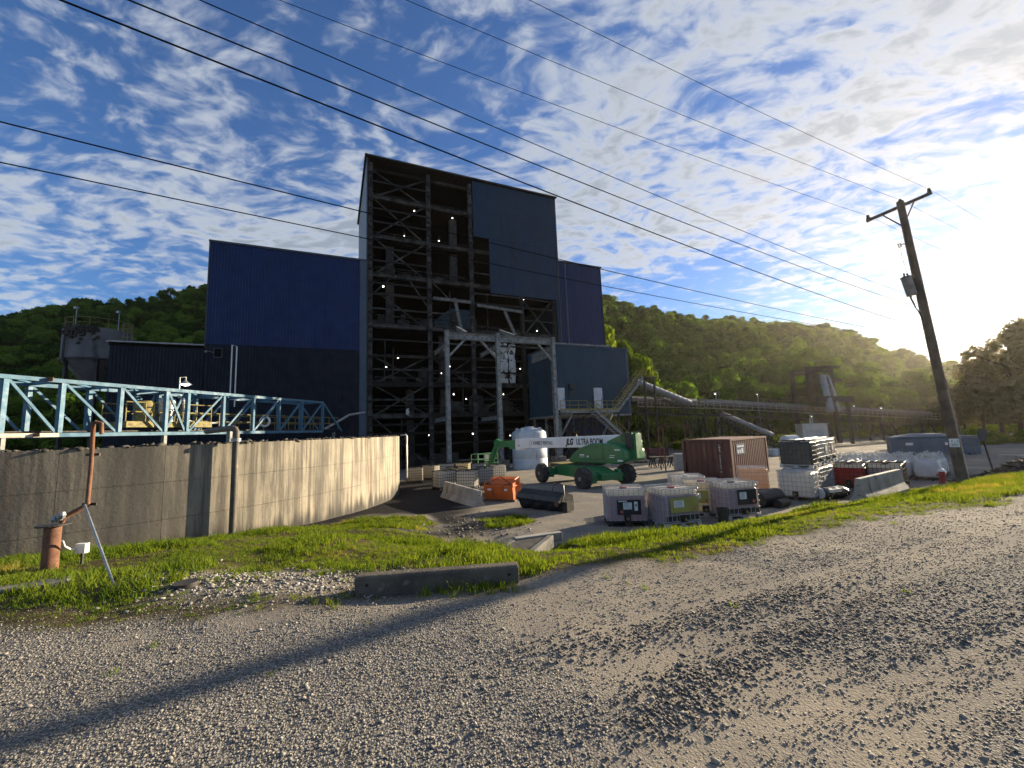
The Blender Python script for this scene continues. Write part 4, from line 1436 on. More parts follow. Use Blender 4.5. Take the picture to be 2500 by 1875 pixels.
def wall_material():
    m = bpy.data.materials.new('stained_tank_wall')
    m.use_nodes = True
    t = m.node_tree
    t.nodes.clear()
    k = NT(t)
    vec = k.n('ShaderNodeTexCoord').outputs['Object']
    v1 = k.n('ShaderNodeMapping', {'Vector': vec, 'Scale': (1, 1, 0.10)})
    v2 = k.n('ShaderNodeMapping', {'Vector': vec, 'Scale': (1, 1, 0.04)})
    c = k.mix(k.ramp(k.noise(vec, 0.9, 5), 0.35, 0.7), (0.36, 0.315, 0.24), (0.25, 0.222, 0.175))
    c = k.mix(k.ramp(k.noise(v1, 1.7, 7, 0.7), 0.46, 0.64, 0, 0.85), c, (0.085, 0.078, 0.068))
    c = k.mix(k.ramp(k.noise(v2, 6.0, 6, 0.7), 0.47, 0.60, 0, 0.85), c, (0.12, 0.105, 0.085))
    c = k.mix(k.ramp(k.noise(v2, 0.5, 3, 0.5), 0.56, 0.64, 0, 0.85), c, (0.035, 0.034, 0.033))
    c = k.mix(k.ramp(k.noise(v1, 1.1, 3, 0.5), 0.60, 0.70, 0, 0.55), c, (0.22, 0.115, 0.06))
    sy = k.n('ShaderNodeSeparateXYZ', {0: vec}).outputs[1]
    left_shade = k.math('ADD', sy, k.math('MULTIPLY', k.noise(v2, 1.3, 5, 0.6), 5.0))
    c = k.mix(k.ramp(left_shade, -7.2, -4.6, 0.62, 0.0), c, (0.075, 0.072, 0.066))  # grazing-light dimness of the left end painted in, with streaky edges
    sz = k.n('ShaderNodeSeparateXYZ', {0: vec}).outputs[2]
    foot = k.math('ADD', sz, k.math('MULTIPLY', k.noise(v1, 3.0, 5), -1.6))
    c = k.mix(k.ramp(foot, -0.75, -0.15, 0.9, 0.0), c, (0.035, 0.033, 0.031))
    bn = k.n('ShaderNodeBump', {'Height': k.noise(vec, 9.0, 6, 0.65), 'Strength': 0.35, 'Distance': 0.03})
    b = k.n('ShaderNodeBsdfPrincipled', {'Base Color': c, 'Roughness': 0.85, 'Specular IOR Level': 0.3, 'Normal': bn})
    k.n('ShaderNodeOutputMaterial', {'Surface': b.outputs[0]})
    return m


wall_m = wall_material()


def wall_at(px, off):
    d = ray(px, 1150)
    u = Vector((d.x, d.y)).normalized()
    m_ = TANK_C.dot(u)
    q_ = TANK_C.dot(TANK_C) - m_ * m_
    r2 = (TANK_R + off) ** 2 - q_
    s_ = m_ - math.sqrt(max(r2, 0.0))
    return Vector((u.x * s_, u.y * s_, h1(u.x * s_, u.y * s_)))
a0, a1 = math.radians(-110), math.radians(62)
npan = 22
for i in range(npan):          # cast panels with a recessed joint between them and one lift line
    b0 = a0 + (a1 - a0) * i / npan
    b1 = a0 + (a1 - a0) * (i + 1) / npan
    g_ = 0.0003
    q = MB(to_)
    for (z0, z1) in ((-2.6, -0.43), (-0.42, 0.60), (0.61, TANK_TOP)):
        q.lathe([(TANK_R - 0.3, z0), (TANK_R, z0), (TANK_R, z1), (TANK_R - 0.3, z1)], (TANK_C.x, TANK_C.y, 0), 10, a0=b0 + g_, a1=b1 - g_)
    q.build('wall_panel', wall_m, tk)
MB(to_).lathe([(TANK_R - 0.28, -2.6), (TANK_R - 0.02, -2.6), (TANK_R - 0.02, TANK_TOP - 0.03), (TANK_R - 0.28, TANK_TOP - 0.03)], (TANK_C.x, TANK_C.y, 0), 120).build('inner_ring', concrete_dark, tk)
MB(to_).lathe([(0.0, 1.2), (TANK_R - 0.29, 1.28)], (TANK_C.x, TANK_C.y, 0), 64).build('sludge', mat('sludge', (0.02, 0.02, 0.02), 0.5, c2=(0.03, 0.03, 0.028), scale=0.5), tk)
r_ = np.random.default_rng(15)
nn = 1700
aa_ = r_.uniform(a0, a1, nn)
rr_ = TANK_R - r_.uniform(0.02, 0.55, nn)
xs, ys = TANK_C.x + rr_ * np.cos(aa_), TANK_C.y + rr_ * np.sin(aa_)
_h = hgt
hgt_save = hgt
hgt = lambda x, y: np.full(np.shape(x), TANK_TOP - 0.02)
lump = stone_field('rim_sludge', xs, ys, 0.03 + 0.10 * r_.uniform(0, 1, nn) ** 2.5, 16, ((0.016, 0.016, 0.016), (0.04, 0.038, 0.036), (0.16, 0.15, 0.13)), 'dark lumps of caked sludge along the rim')
hgt = hgt_save
lump.parent = tk
lump.location = -Vector(to_)
for k_ in ('label',):
    del lump[k_]

# bridge truss, two planes
truss_blue = mat('truss_blue', (0.060, 0.150, 0.225), 0.6, 0.0, c2=(0.045, 0.115, 0.178), scale=1.2, c3=(0.20, 0.11, 0.06), c3scale=2.2, c3lo=0.66, c3hi=0.76)
truss_white = mat('truss_faded', (0.45, 0.43, 0.36), 0.6, c2=(0.30, 0.27, 0.22), scale=2, c3=(0.20, 0.11, 0.07), c3scale=3)
BA, BB = Vector((-22.0, 20.0)), Vector((-17.3, 37.6))
BU = (BB - BA).normalized()
BN = Vector((-BU.y, BU.x))
ZL, ZH = 2.32, 4.95
br = thing('bridge_truss', 'light blue steel truss bridge spanning the thickener tank', 'truss bridge', (BA.x, BA.y, ZL))
bo = (BA.x, BA.y, ZL)


def bs(px):
    """distance along the bridge line under a pixel column"""
    d = ray(px, 990)
    A_ = np.array([[d.x, -BU.x], [d.y, -BU.y]])
    s_ = np.linalg.solve(A_, np.array([BA.x, BA.y]))
    return float(s_[1])


def bp(s, z, off=0.0):
    p = BA + BU * s + BN * off
    return Vector((p.x, p.y, z))


nodes = [bs(p) for p in (5, 148, 293, 405, 458, 545, 618, 682, 737, 788)]
nodes = [nodes[0] - 5.0, nodes[0] - 2.5] + nodes
for off in (0.0, 2.5):
    for z in (ZL, ZH):
        for i, (s0, s1) in enumerate(zip(nodes[:-1], nodes[1:])):
            MB(bo).beam(bp(s0, z, off), bp(s1, z, off), 0.19, 0.19).build('chord', truss_blue if not (z == ZL and i < 3) else truss_white, br)
    for i, s in enumerate(nodes[1:]):
        MB(bo).beam(bp(s, ZL + 0.11, off), bp(s, ZH - 0.11, off), 0.20, 0.19).build('upright', truss_blue, br)
    for i, (s0, s1) in enumerate(zip(nodes[:-1], nodes[1:])):
        m_ = truss_white if i == 1 and off == 0 else truss_blue
        if s1 <= bs(460) + 0.01:
            MB(bo).beam(bp(s0 + .1, ZH - .1, off), bp(s1 - .1, ZL + .1, off), 0.10, 0.11).build('diagonal', m_, br)
            if abs(s1 - bs(458)) < 0.05:
                MB(bo).beam(bp(s0 + .1, ZL + .1, off + .15), bp(s1 - .1, ZH - .1, off + .15), 0.10, 0.11).build('diagonal', m_, br)
        else:
            MB(bo).beam(bp(s0 + .1, ZL + .1, off), bp(s1 - .1, ZH - .1, off), 0.10, 0.11).build('diagonal', m_, br)
    MB(bo).beam(bp(nodes[-1], ZH, off), bp(nodes[-1] + 2.6, ZL, off), 0.14).build('end_diagonal', truss_blue, br)
for s in nodes:
    for z in (ZL + 0.02, ZH + 0.02):
        MB(bo).beam(bp(s, z, 0.12), bp(s, z, 2.38), 0.14).build('cross_member', truss_blue, br)
for i, (s0, s1) in enumerate(zip(nodes[:-1], nodes[1:])):
    MB(bo).beam(bp(s0, ZH + 0.06, 0.15), bp(s1, ZH + 0.06, 2.35), 0.09).build('top_brace', truss_blue, br)
MB(bo).beam(bp(nodes[0], ZL + 0.18, 1.25), bp(nodes[-1] + 2.5, ZL + 0.18, 1.25), 1.5, 0.06).build('walkway', dark_steel, br)
q = MB(bo)
rail(q, bp(nodes[5], ZL + 0.2, 2.2), bp(nodes[-1] + 2.5, ZL + 0.2, 2.2), 14)
rail(q, bp(nodes[6], ZL + 0.2, 0.35), bp(nodes[-1] + 2.5, ZL + 0.2, 0.35), 12)
q.build('railing', yellow_dirty, br)
for s in (nodes[2] + 0.1, nodes[5], nodes[-1] + 1.5):
    if s > 2:
        MB(bo).beam(bp(s, -2.0, 0.0), bp(s, ZL - 0.11, 0.0), 0.2).build('support', old_white_steel, br)
    else:
        MB(bo).beam(bp(s, 1.0, 0.0), bp(s, ZL - 0.11, 0.0), 0.16).build('support', old_white_steel, br)
MB(bo).box(*(lambda p: (p.x - .35, p.x + .35, p.y - .04 - .13, p.y - .13))(bp(bs(115), 0)), ZH - 0.09, ZH + 0.10).build('splice_plate', rust, br)
MB(bo).box(*(lambda p: (p.x - .35, p.x + .35, p.y - .04 - .13, p.y - .13))(bp(bs(95), 0)), ZL - 0.08, ZL + 0.09).build('splice_plate', rust, br)

dv = thing('thickener_drive', 'yellow drive platform with motor and drum under the blue truss', 'drive unit', bp(bs(400), ZL + 0.25, 1.2))
do_ = tuple(bp(bs(400), ZL + 0.25, 1.2))
s0, s1 = bs(318), bs(525)
MB(do_).beam(bp(s0, ZL + 0.55, 1.25), bp(s1, ZL + 0.55, 1.25), 2.1, 0.34).build('platform', yellow_dirty, dv)
c = bp(bs(395), 0, 1.4)
MB(do_).lathe([(0.48, ZL + 0.75), (0.48, ZL + 1.9), (0.40, ZL + 2.0), (0.0, ZL + 2.0)], (c.x, c.y, 0), 20).build('drum', yellow_dirty, dv, True)
c = bp(bs(452), 0, 1.5)
MB(do_).lathe([(0.34, ZL + 0.75), (0.34, ZL + 1.4), (0.42, ZL + 1.45), (0.42, ZL + 2.2), (0.2, ZL + 2.35)], (c.x, c.y, 0), 18).build('motor', galv, dv, True)
q = MB(do_)
rail(q, bp(s0, ZL + 0.72, 0.3), bp(s1, ZL + 0.72, 0.3), 5)
rail(q, bp(s0, ZL + 0.72, 2.2), bp(s1, ZL + 0.72, 2.2), 5)
q.build('railing', yellow_dirty, dv)
p = [bp(bs(x), z, 1.0) for x, z in ((463, ZL + 2.35), (470, ZL + 2.45), (478, ZL + 2.1), (480, ZL + 1.3), (484, ZL + 0.85), (500, ZL + 0.75), (560, ZL + 0.72))]
MB(do_).path(p, 0.09, 8).build('hose', white_plastic, dv, True)
p = bp(bs(438), 0, 0.1)
lamp = thing('bridge_lamp', 'gooseneck yard lamp glowing above the blue truss', 'lamp', (p.x, p.y, ZH))
q = MB((p.x, p.y, ZH))
tip = bp(bs(453), 0, 0.1)
zt_ = D(440, 930, 26.4).z
q.path([(p.x, p.y, ZH), (p.x, p.y, zt_), (tip.x, tip.y, zt_ + 0.06), (tip.x, tip.y, zt_ - 0.2)], 0.035, 6)
q.build('arm', galv, lamp)
q = MB((p.x, p.y, ZH))
q.lathe([(0.06, zt_ - 0.16), (0.12, zt_ - 0.24), (0.34, zt_ - 0.40), (0.33, zt_ - 0.42), (0.05, zt_ - 0.36)], (tip.x, tip.y, 0), 16)
q.build('shade', galv, lamp, True)
q = MB((p.x, p.y, ZH))
q.lathe([(0.0, zt_ - 0.50), (0.18, zt_ - 0.46), (0.24, zt_ - 0.41), (0.0, zt_ - 0.40)], (tip.x, tip.y, 0), 12)
q.build('bulb', lamp_on, lamp, True)
p = bp(bs(653), D(653, 1030, 32.0).z, 0.2)
MB().path([(0.36 * math.cos(i * math.pi / 10), 0, 0.36 * math.sin(i * math.pi / 10)) for i in range(20)], 0.085, 8, True).build('life_ring', white_plastic, None, True, loc=p)
tag(bpy.data.objects['life_ring'], 'white life ring hanging on the bridge railing', 'life ring')

# thin white vent loop behind the rim
v0, v1 = D(567, 842, 37.5), D(578.5, 846, 37.5)
vz = D(567, 962, 37.5).z
vent = MB((v0.x, v0.y, vz))
vent.path([(v0.x, v0.y, vz), (v0.x, v0.y, v0.z), (v1.x, v1.y, v1.z), (v1.x, v1.y, vz - 1.2)], 0.055, 6)
tag(vent.build('vent_pipe', white_plastic, None, loc=(v0.x, v0.y, vz)), 'tall thin white pipe loop in front of the navy cladding', 'pipe')
# chute pipe slanting from tower corner to the bridge end
p0, p1, p2 = D(890, 1007, 46.5), D(853, 1013, 45.0), D(792, 1048, 41.5)
tag(MB(p2).path([p0, p1, p2], 0.13, 8).build('launder_pipe', galv, None, True, loc=p2), 'grey pipe slanting from the tower corner to the bridge end', 'pipe')

# ------------------------------------------------------------------ IBC totes
def rounded_box(q, x0, x1, y0, y1, z0, z1, r):
    def ring(rx, z):
        pts = []
        for cx_, cy_, a in ((x1 - r, y1 - r, 0), (x0 + r, y1 - r, 90), (x0 + r, y0 + r, 180), (x1 - r, y0 + r, 270)):
            for k_ in range(4):
                t = math.radians(a + k_ * 30)
                pts.append((cx_ + rx * math.cos(t), cy_ + rx * math.sin(t), z))
        return pts
    rings = [ring(r * 0.55, z0), ring(r, z0 + r * 0.45), ring(r, z1 - r * 0.45), ring(r * 0.55, z1)]
    n = 16
    vs = [p for rg_ in rings for p in rg_]
    fs = [(j * n + i, j * n + (i + 1) % n, (j + 1) * n + (i + 1) % n, (j + 1) * n + i) for j in range(3) for i in range(n)]
    fs += [tuple(range(n))[::-1], tuple(range(3 * n, 4 * n))]
    return q.add(vs, fs)


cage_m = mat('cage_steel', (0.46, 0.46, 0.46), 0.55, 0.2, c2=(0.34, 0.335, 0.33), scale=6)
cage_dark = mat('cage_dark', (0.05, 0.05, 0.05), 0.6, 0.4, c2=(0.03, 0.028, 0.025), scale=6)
q = MB()
IX, IY, IH = 0.60, 0.50, 1.16
for z in (0.19, 0.37, 0.55, 0.73, 0.91, 1.09):
    q.path([(IX, IY - .05, z), (IX - .05, IY, z), (-IX + .05, IY, z), (-IX, IY - .05, z), (-IX, -IY + .05, z), (-IX + .05, -IY, z), (IX - .05, -IY, z), (IX, -IY + .05, z)], 0.011, 5, True)
for i in range(8):
    x = -0.525 + i * 0.15
    for y in (-IY - .006, IY + .006):
        q.tube((x, y, 0.15), (x, y, 1.12), 0.010, 5)
for i in range(6):
    y = -0.40 + i * 0.16
    for x in (-IX - .006, IX + .006):
        q.tube((x, y, 0.15), (x, y, 1.12), 0.010, 5)
q.path([(IX, IY, 1.13), (-IX, IY, 1.13), (-IX, -IY, 1.13), (IX, -IY, 1.13)], 0.014, 5, True)
for y in (-0.18, 0.18):
    q.tube((-IX, y, 1.145), (IX, y, 1.145), 0.013, 5)
CAGE = {False: q.mesh('cage', cage_m), True: q.mesh('cage', cage_dark)}
q = MB()
for y in (-0.45, 0.0, 0.45):
    q.box(-IX, IX, y - 0.05, y + 0.05, 0.0, 0.03)
    for x in (-0.53, 0.0, 0.53):
        q.taper(x - 0.08, x + 0.08, y - 0.06, y + 0.06, 0.031, 0.115, 0.85)
q.box(-IX, IX, -IY, IY, 0.116, 0.15)
PALLET = {'steel': q.mesh('pallet', cage_m), 'black': q.mesh('pallet', black_plastic), 'wood': q.mesh('pallet', timber)}
q = MB()
q.lathe([(0.12, 1.08), (0.12, 1.125), (0.085, 1.14), (0.0, 1.14)], (0, 0, 0), 14)
LID = {'red': q.mesh('lid', red_paint, True), 'black': q.mesh('lid', black_plastic, True), 'white': q.mesh('lid', white_plastic, True)}
q = MB()
q.box(-0.10, 0.10, -IY - 0.03, -IY + 0.06, 0.17, 0.36)
q.tube((0, -IY, 0.25), (0, -IY - 0.10, 0.25), 0.05, 10)
VALVE = q.mesh('valve', black_plastic)
q = MB()
q.tube((0, -IY - 0.101, 0.25), (0, -IY - 0.125, 0.25), 0.042, 10)
VCAP = q.mesh('valve_cap', yellow_paint)


def obj_(name, me_, parent):
    o = bpy.data.objects.new(name, me_)
    col.objects.link(o)
    o.parent = parent
    return o


BOT = {}


def bottle_mesh(key, z0, z1, m_):
    if key not in BOT:
        b = MB()
        rounded_box(b, -IX + .022, IX - .022, -IY + .022, IY - .022, z0, z1, 0.10)
        BOT[key] = b.mesh('bottle', m_, True)
    return BOT[key]


def plastic(name, c, c2, rough=0.35, tr=0.0):
    m = mat(name, c, rough, c2=c2, scale=1.6, spec=0.5)
    b = [x for x in m.node_tree.nodes if x.type == 'BSDF_PRINCIPLED'][0]
    b.inputs['Subsurface Weight'].default_value = 0.0
    if tr:
        k = NT(m.node_tree)
        out = [x for x in m.node_tree.nodes if x.type == 'OUTPUT_MATERIAL'][0]
        tl = k.n('ShaderNodeBsdfTranslucent', {'Color': (*[min(1, v * 1.5) for v in c], 1)})
        mx = k.n('ShaderNodeMixShader', {0: min(0.6, tr * 1.8), 1: b.outputs[0], 2: tl.outputs[0]})
        k.put(out.inputs['Surface'], mx.outputs[0])
    return m


PL = {
    'mauve': plastic('mauve_contents', (0.40, 0.30, 0.325), (0.34, 0.25, 0.275), tr=0.10),
    'red': plastic('red_contents', (0.55, 0.05, 0.065), (0.45, 0.045, 0.06), tr=0.3),
    'white': plastic('tote_white', (0.62, 0.60, 0.55), (0.52, 0.50, 0.46), tr=0.2),
    'cream': plastic('tote_cream', (0.62, 0.55, 0.38), (0.55, 0.48, 0.32), tr=0.2),
    'peach': plastic('tote_peach', (0.62, 0.46, 0.31), (0.55, 0.40, 0.26), tr=0.18),
    'black': plastic('tote_black', (0.035, 0.042, 0.045), (0.05, 0.055, 0.055)),
    'green': plastic('tote_green', (0.085, 0.105, 0.095), (0.11, 0.13, 0.115)),
    'grey': plastic('tote_grey', (0.36, 0.37, 0.36), (0.28, 0.29, 0.28), tr=0.1),
    'dirty': plastic('tote_stained', (0.50, 0.46, 0.38), (0.30, 0.27, 0.21), tr=0.15),
}
plate_black = mat('plate_black', (0.02, 0.02, 0.022), 0.5, c2=(0.03, 0.03, 0.03))
plate_yellow = mat('plate_yellow', (0.30, 0.28, 0.06), 0.6, c2=(0.36, 0.33, 0.09), scale=3)
plate_grey = mat('plate_grey', (0.30, 0.32, 0.33), 0.5, c2=(0.25, 0.27, 0.28))
plate_blue = mat('plate_blue', (0.06, 0.09, 0.13), 0.5)


def label_plate(parent, m_, x0, x1, z0, z1, y=-IY - 0.022, marks='paper'):
    p = MB().box(x0, x1, y - 0.004, y, z0, z1).build('label_plate', m_, parent)
    if marks:
        w_, h_ = x1 - x0, z1 - z0
        a = x0 + w_ * (0.26 if marks == 'full' else 0.12)
        MB().box(a, a + w_ * 0.36, y - 0.007, y - 0.0045, z0 + h_ * 0.36, z0 + h_ * 0.82).build('paper', paper, p)
        s = MB()
        for k_ in range(5):
            zz = z0 + h_ * (0.74 - 0.075 * k_)
            s.box(a + w_ * 0.04, a + w_ * (0.30 - 0.05 * (k_ % 2)), y - 0.009, y - 0.0075, zz, zz + h_ * 0.018)
        s.build('print', ink, p)
        if marks == 'full':
            MB().box(x0 + w_ * 0.72, x0 + w_ * 0.86, y - 0.007, y - 0.0045, z0 + h_ * 0.26, z0 + h_ * 0.88).build('paper', paper, p)
            MB().box(x0 + w_ * 0.76, x0 + w_ * 0.82, y - 0.009, y - 0.0075, z0 + h_ * 0.55, z0 + h_ * 0.70).build('print', ink, p)
            MB().box(x0 + w_ * 0.06, x0 + w_ * 0.42, y - 0.007, y - 0.0045, z0 + h_ * 0.88, z0 + h_ * 0.95).build('paper', paper, p)
        c = x0 + w_ * (0.19 if marks == 'full' else 0.84)
        r_ = h_ * 0.13
        zc2 = z0 + h_ * 0.2
        s = MB().prism([(c, zc2 - r_), (c + r_, zc2), (c, zc2 + r_), (c - r_, zc2)], y - 0.007, y - 0.0045, 'Y')
        s.build('hazard_diamond', mat('hazard_red', (0.55, 0.16, 0.11), 0.5), p)
        MB().prism([(c - r_ * .25, zc2 - r_ * .2), (c + r_ * .25, zc2 - r_ * .2), (c, zc2 + r_ * .5)], y - 0.009, y - 0.0075, 'Y').build('flame_mark', ink, p)
    return p


def ibc(loc, rz, label, body='white', fill=None, level=0.92, lid='black', pallet='steel', plate=None, dark=False, group='totes in the yard', tilt=0.0, valve=True, foot=None):
    t = thing('liquid_tote', label, 'tote', loc, rz, group)
    if tilt:
        t.rotation_euler = (tilt, 0, rz)
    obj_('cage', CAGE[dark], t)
    obj_('pallet', PALLET[pallet], t)
    if fill:
        obj_('contents', bottle_mesh((fill, level), 0.155, level, PL[fill]), t)
        obj_('bottle', bottle_mesh((body, 'top', level), level + 0.002, 1.08, PL[body]), t)
    else:
        obj_('bottle', bottle_mesh((body, 0), 0.155, 1.08, PL[body]), t)
    obj_('lid', LID[lid], t)
    if valve:
        v = obj_('valve', VALVE, t)
        obj_('valve_cap', VCAP, v)
    if plate:
        label_plate(t, *plate)
    if foot:
        for (x0, x1) in ((-0.55, -0.14), (0.14, 0.55)):
            MB().box(x0, x1, -IY - 0.004, -IY + 0.02, 0.19, 0.34).build('foot_panel', foot, t)
    return t


R = math.radians
gA = 'mauve totes by the verge'
a = GH(1533, 1285)
ibc(a + Vector((0.05, 0.45, 0)), R(-6), 'nearest mauve tote with black label plate and yellow valve cap, left of its group', 'white', 'mauve', 0.90, 'red', 'black',
    (plate_black, -0.30, 0.42, 0.36, 0.80, -IY - 0.022, 'full'), group=gA)
a = GH(1655, 1290)
ibc(a + Vector((0.1, 0.55, 0)), R(14), 'mauve tote with large olive yellow label plate and red lid', 'white', 'mauve', 0.93, 'red', 'steel',
    (plate_yellow, -0.42, 0.52, 0.44, 0.86, -IY - 0.022, 'paper'), group=gA, foot=plate_black)
a = GH(1735, 1262)
ibc(a + Vector((0.0, 0.50, 0)), R(-14), 'cream tote with yellow label squeezed between two mauve totes', 'cream', None, 0.9, 'red', 'steel',
    (plate_yellow, -0.35, 0.10, 0.45, 0.85, -IY - 0.022, 'paper'), group=gA)
a = GH(1808, 1270)
ibc(a + Vector((0.1, 0.55, 0)), R(10), 'mauve tote with black label plate on its right face, beside the black pipe coils', 'white', 'mauve', 0.95, 'black', 'steel',
    (plate_black, -0.22, 0.45, 0.46, 0.92, -IY - 0.022, 'paper'), group=gA, foot=plate_black)
a = GH(1700, 1240)
ibc(a + Vector((0.0, 0.75, 0)), R(-10), 'white tote half hidden behind the yellow-labelled totes', 'white', 'mauve', 0.8, 'white', 'steel', group=gA)

# cluster in front of the container: rows run away to the right
RD = Vector((0.77, 0.64, 0))
RL = Vector((-0.64, 0.77, 0))
ROT = R(-50)
gB = 'totes stacked beside the container'


def onground(p, dz=0.0):
    return Vector((p.x, p.y, h1(p.x, p.y) + dz))


b0 = GH(1950, 1222) + RD * 0.45 + RL * 0.05
ibc(onground(b0), ROT - R(2), 'clean white tote standing left of the two-high black tote stack', 'white', None, 0.9, 'white', 'wood', group=gB)
ibc(onground(GH(1850, 1203) + Vector((.2, .6, 0))), R(-28), 'peach coloured tote glowing in the sun before the red container', 'peach', None, 0.9, 'white', 'wood', group=gB)
c0 = b0 + RD * 1.35 + RL * 0.25
rowlab = [('black', 'black tote at the near end of the lower row under the stack', None), ('green', 'dark green plastic tote in the lower row, second from the near end', plate_grey), ('green', 'dark green plastic tote at the far end of the lower row', plate_grey)]
for i, (bd, lb_, pl_) in enumerate(rowlab):
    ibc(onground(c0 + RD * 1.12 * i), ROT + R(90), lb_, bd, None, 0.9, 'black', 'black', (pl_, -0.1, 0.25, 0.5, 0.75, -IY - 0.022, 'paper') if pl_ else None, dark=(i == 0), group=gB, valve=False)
rowlab = [('black', 'big black tote on top of the stack at its near end', plate_grey), ('grey', 'grey tote on the upper row just behind the black one', None), ('cream', 'cream tote with blue-grey label on the upper row', plate_blue), ('cream', 'cream tote with black label at the far end of the upper row', plate_black)]
for i, (bd, lb_, pl_) in enumerate(rowlab):
    p = onground(c0 + RD * (1.06 * i - 0.1))
    p.z = h1(c0.x + RD.x, c0.y + RD.y) + 1.19
    ibc(p, ROT + R(90 if i else 0), lb_, bd, None, 0.9, 'black', 'steel', (pl_, -0.28, 0.34, 0.42, 0.86, -IY - 0.022, 'paper') if pl_ and i else None, group=gB, valve=bool(i), dark=(i == 0))
gC = 'totes of red fluid by the bulk bags'
d0 = GH(2185, 1195) + RD * 0.3 + RL * 0.25
for i, j, fl, lb_ in ((0, 0, 'mauve', 'mauve tote with yellow sticker behind the right concrete barrier'), (1, 0, 'red', 'bright red tote next to the bulk bags'), (0, 1, 'red', 'dull red tote just right of the green tote'),
                      (1, 1, 'mauve', 'mauve tote in the middle of the red fluid group'), (0, 2, 'red', 'red tote at the back left of the red fluid group')):
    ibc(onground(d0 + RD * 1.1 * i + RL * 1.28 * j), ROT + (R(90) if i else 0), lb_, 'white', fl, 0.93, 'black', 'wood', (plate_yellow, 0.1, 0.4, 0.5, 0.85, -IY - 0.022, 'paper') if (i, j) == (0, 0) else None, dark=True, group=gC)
# cluster by the tank wall
gD = 'empty totes by the tank wall'
for k_, (px_, py_, rz_, bd, lb_) in enumerate((
        (1010, 1180, 12, 'dirty', 'stained white tote standing hard against the tank wall end'),
        (1050, 1172, -20, 'dirty', 'stained tote second from the tank wall'),
        (1082, 1196, 40, 'white', 'pale tote seen corner-on behind the left concrete barrier'),
        (1112, 1182, 30, 'cream', 'yellowed tote leaning in the middle of the empty group'),
        (1140, 1196, -12, 'white', 'clean white tote right behind the left concrete barrier'),
        (1090, 1164, 10, 'white', 'far white tote at the back of the empty group'),
        (1130, 1163, -8, 'cream', 'yellowed tote at the back of the empty group'),
        (1185, 1184, 5, 'grey', 'grey tote just behind the orange hopper'),
        (1168, 1166, 0, 'grey', 'greyish tote at the back, below the green basket'),
        (1215, 1172, 8, 'white', 'white tote at the right end of the empty group'))):
    p = GH(px_, py_)
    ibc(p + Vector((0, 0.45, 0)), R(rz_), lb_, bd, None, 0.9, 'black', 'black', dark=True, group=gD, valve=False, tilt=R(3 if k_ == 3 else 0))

# ------------------------------------------------------------------ bulk bags
bag_m = mat('woven_bag', (0.50, 0.51, 0.50), 0.75, c2=(0.42, 0.43, 0.42), scale=3, bump=0.3, bscale=14)
rgb = random.Random(21)
BAGS = []
for v in range(3):
    q = MB()
    prof = [(0.40, 0.14), (0.47, 0.20), (0.49, 0.5), (0.47, 0.86), (0.36, 0.98), (0.12, 1.03), (0.05, 1.12), (0.13, 1.20), (0.02, 1.22)]
    n = 20
    vs, fs = [], []
    for (r_, z) in prof:
        for i in range(n):
            a = 2 * math.pi * i / n
            sq = 1 / max(abs(math.cos(a)), abs(math.sin(a))) ** 0.75
            k_ = r_ * (sq if r_ > 0.2 else 1) * rgb.uniform(0.94, 1.06)
            vs.append((k_ * math.cos(a), k_ * math.sin(a), z + (rgb.uniform(-.04, .06) if z > 0.9 else 0)))
    fs = [(j * n + i, j * n + (i + 1) % n, (j + 1) * n + (i + 1) % n, (j + 1) * n + i) for j in range(len(prof) - 1) for i in range(n)]
    q.add(vs, fs)
    body_ = q.mesh('bag_body', bag_m, True)
    l = MB()
    for sx in (-1, 1):
        for sy in (-1, 1):
            x, y = 0.38 * sx, 0.38 * sy
            l.path([(x, y, 0.9), (x * 0.9, y * 0.9, 1.15 + rgb.uniform(0, .12)), (x * 0.6, y * 0.75, 1.25 + rgb.uniform(0, .1)), (x * 0.45, y * 0.6, 1.05)], 0.028, 5)
    BAGS.append((body_, l.mesh('lifting_loops', bag_m, True)))
q = MB()
for i in range(6):
    q.box(-0.55, 0.55, -0.5 + i * 0.19, -0.38 + i * 0.19, 0.10, 0.125)
for x in (-0.5, 0, 0.5):
    q.box(x - 0.04, x + 0.04, -0.52, 0.57, 0.0, 0.099)
PAL = q.mesh('pallet', timber)
e0 = GH(2268, 1172) + RD * 0.35
kbag = 0
names_r = ('front', 'second', 'third', 'rear')
for j in range(4):
    for i in range(4):
        if j == 0 and i == 3:
            pass
        p = onground(e0 + RD * 1.12 * i + RL * 1.12 * j)
        t = thing('bulk_bag', 'white woven bulk bag, number %s from the front in row %s behind the utility pole' % (('one', 'two', 'three', 'four')[i], ('one', 'two', 'three', 'four')[j]), 'bag', p, ROT + R(rgb.uniform(-6, 6)), 'white bulk bags on pallets')
        t['label'] = 'white woven bulk bag, %s along its row, %s row counted from the verge' % (('nearest', 'second', 'third', 'farthest')[i], names_r[j])
        obj_('bag_body', BAGS[(i + j) % 3][0], t)
        obj_('lifting_loops', BAGS[(i + j) % 3][1], t)
        obj_('pallet', PAL, t)

# ------------------------------------------------------------------ shipping container
cM = G(1790, 1171, -1.78)
cL = G(1680, 1160, -1.84)
ul = (cL - cM)
ul.z = 0
ul = Vector((-0.63, 0.776, 0)).normalized()
ur = Vector((-ul.y, ul.x, 0))
if ur.x < 0:
    ur = -ur
CW, CL_, CH = 3.0, 5.6, 2.5
czz = -1.84
cont = thing('shipping_container', 'rusty red-brown corrugated shipping container with its right side in sun', 'container', (cM.x, cM.y, czz), math.atan2(ul.y, ul.x))
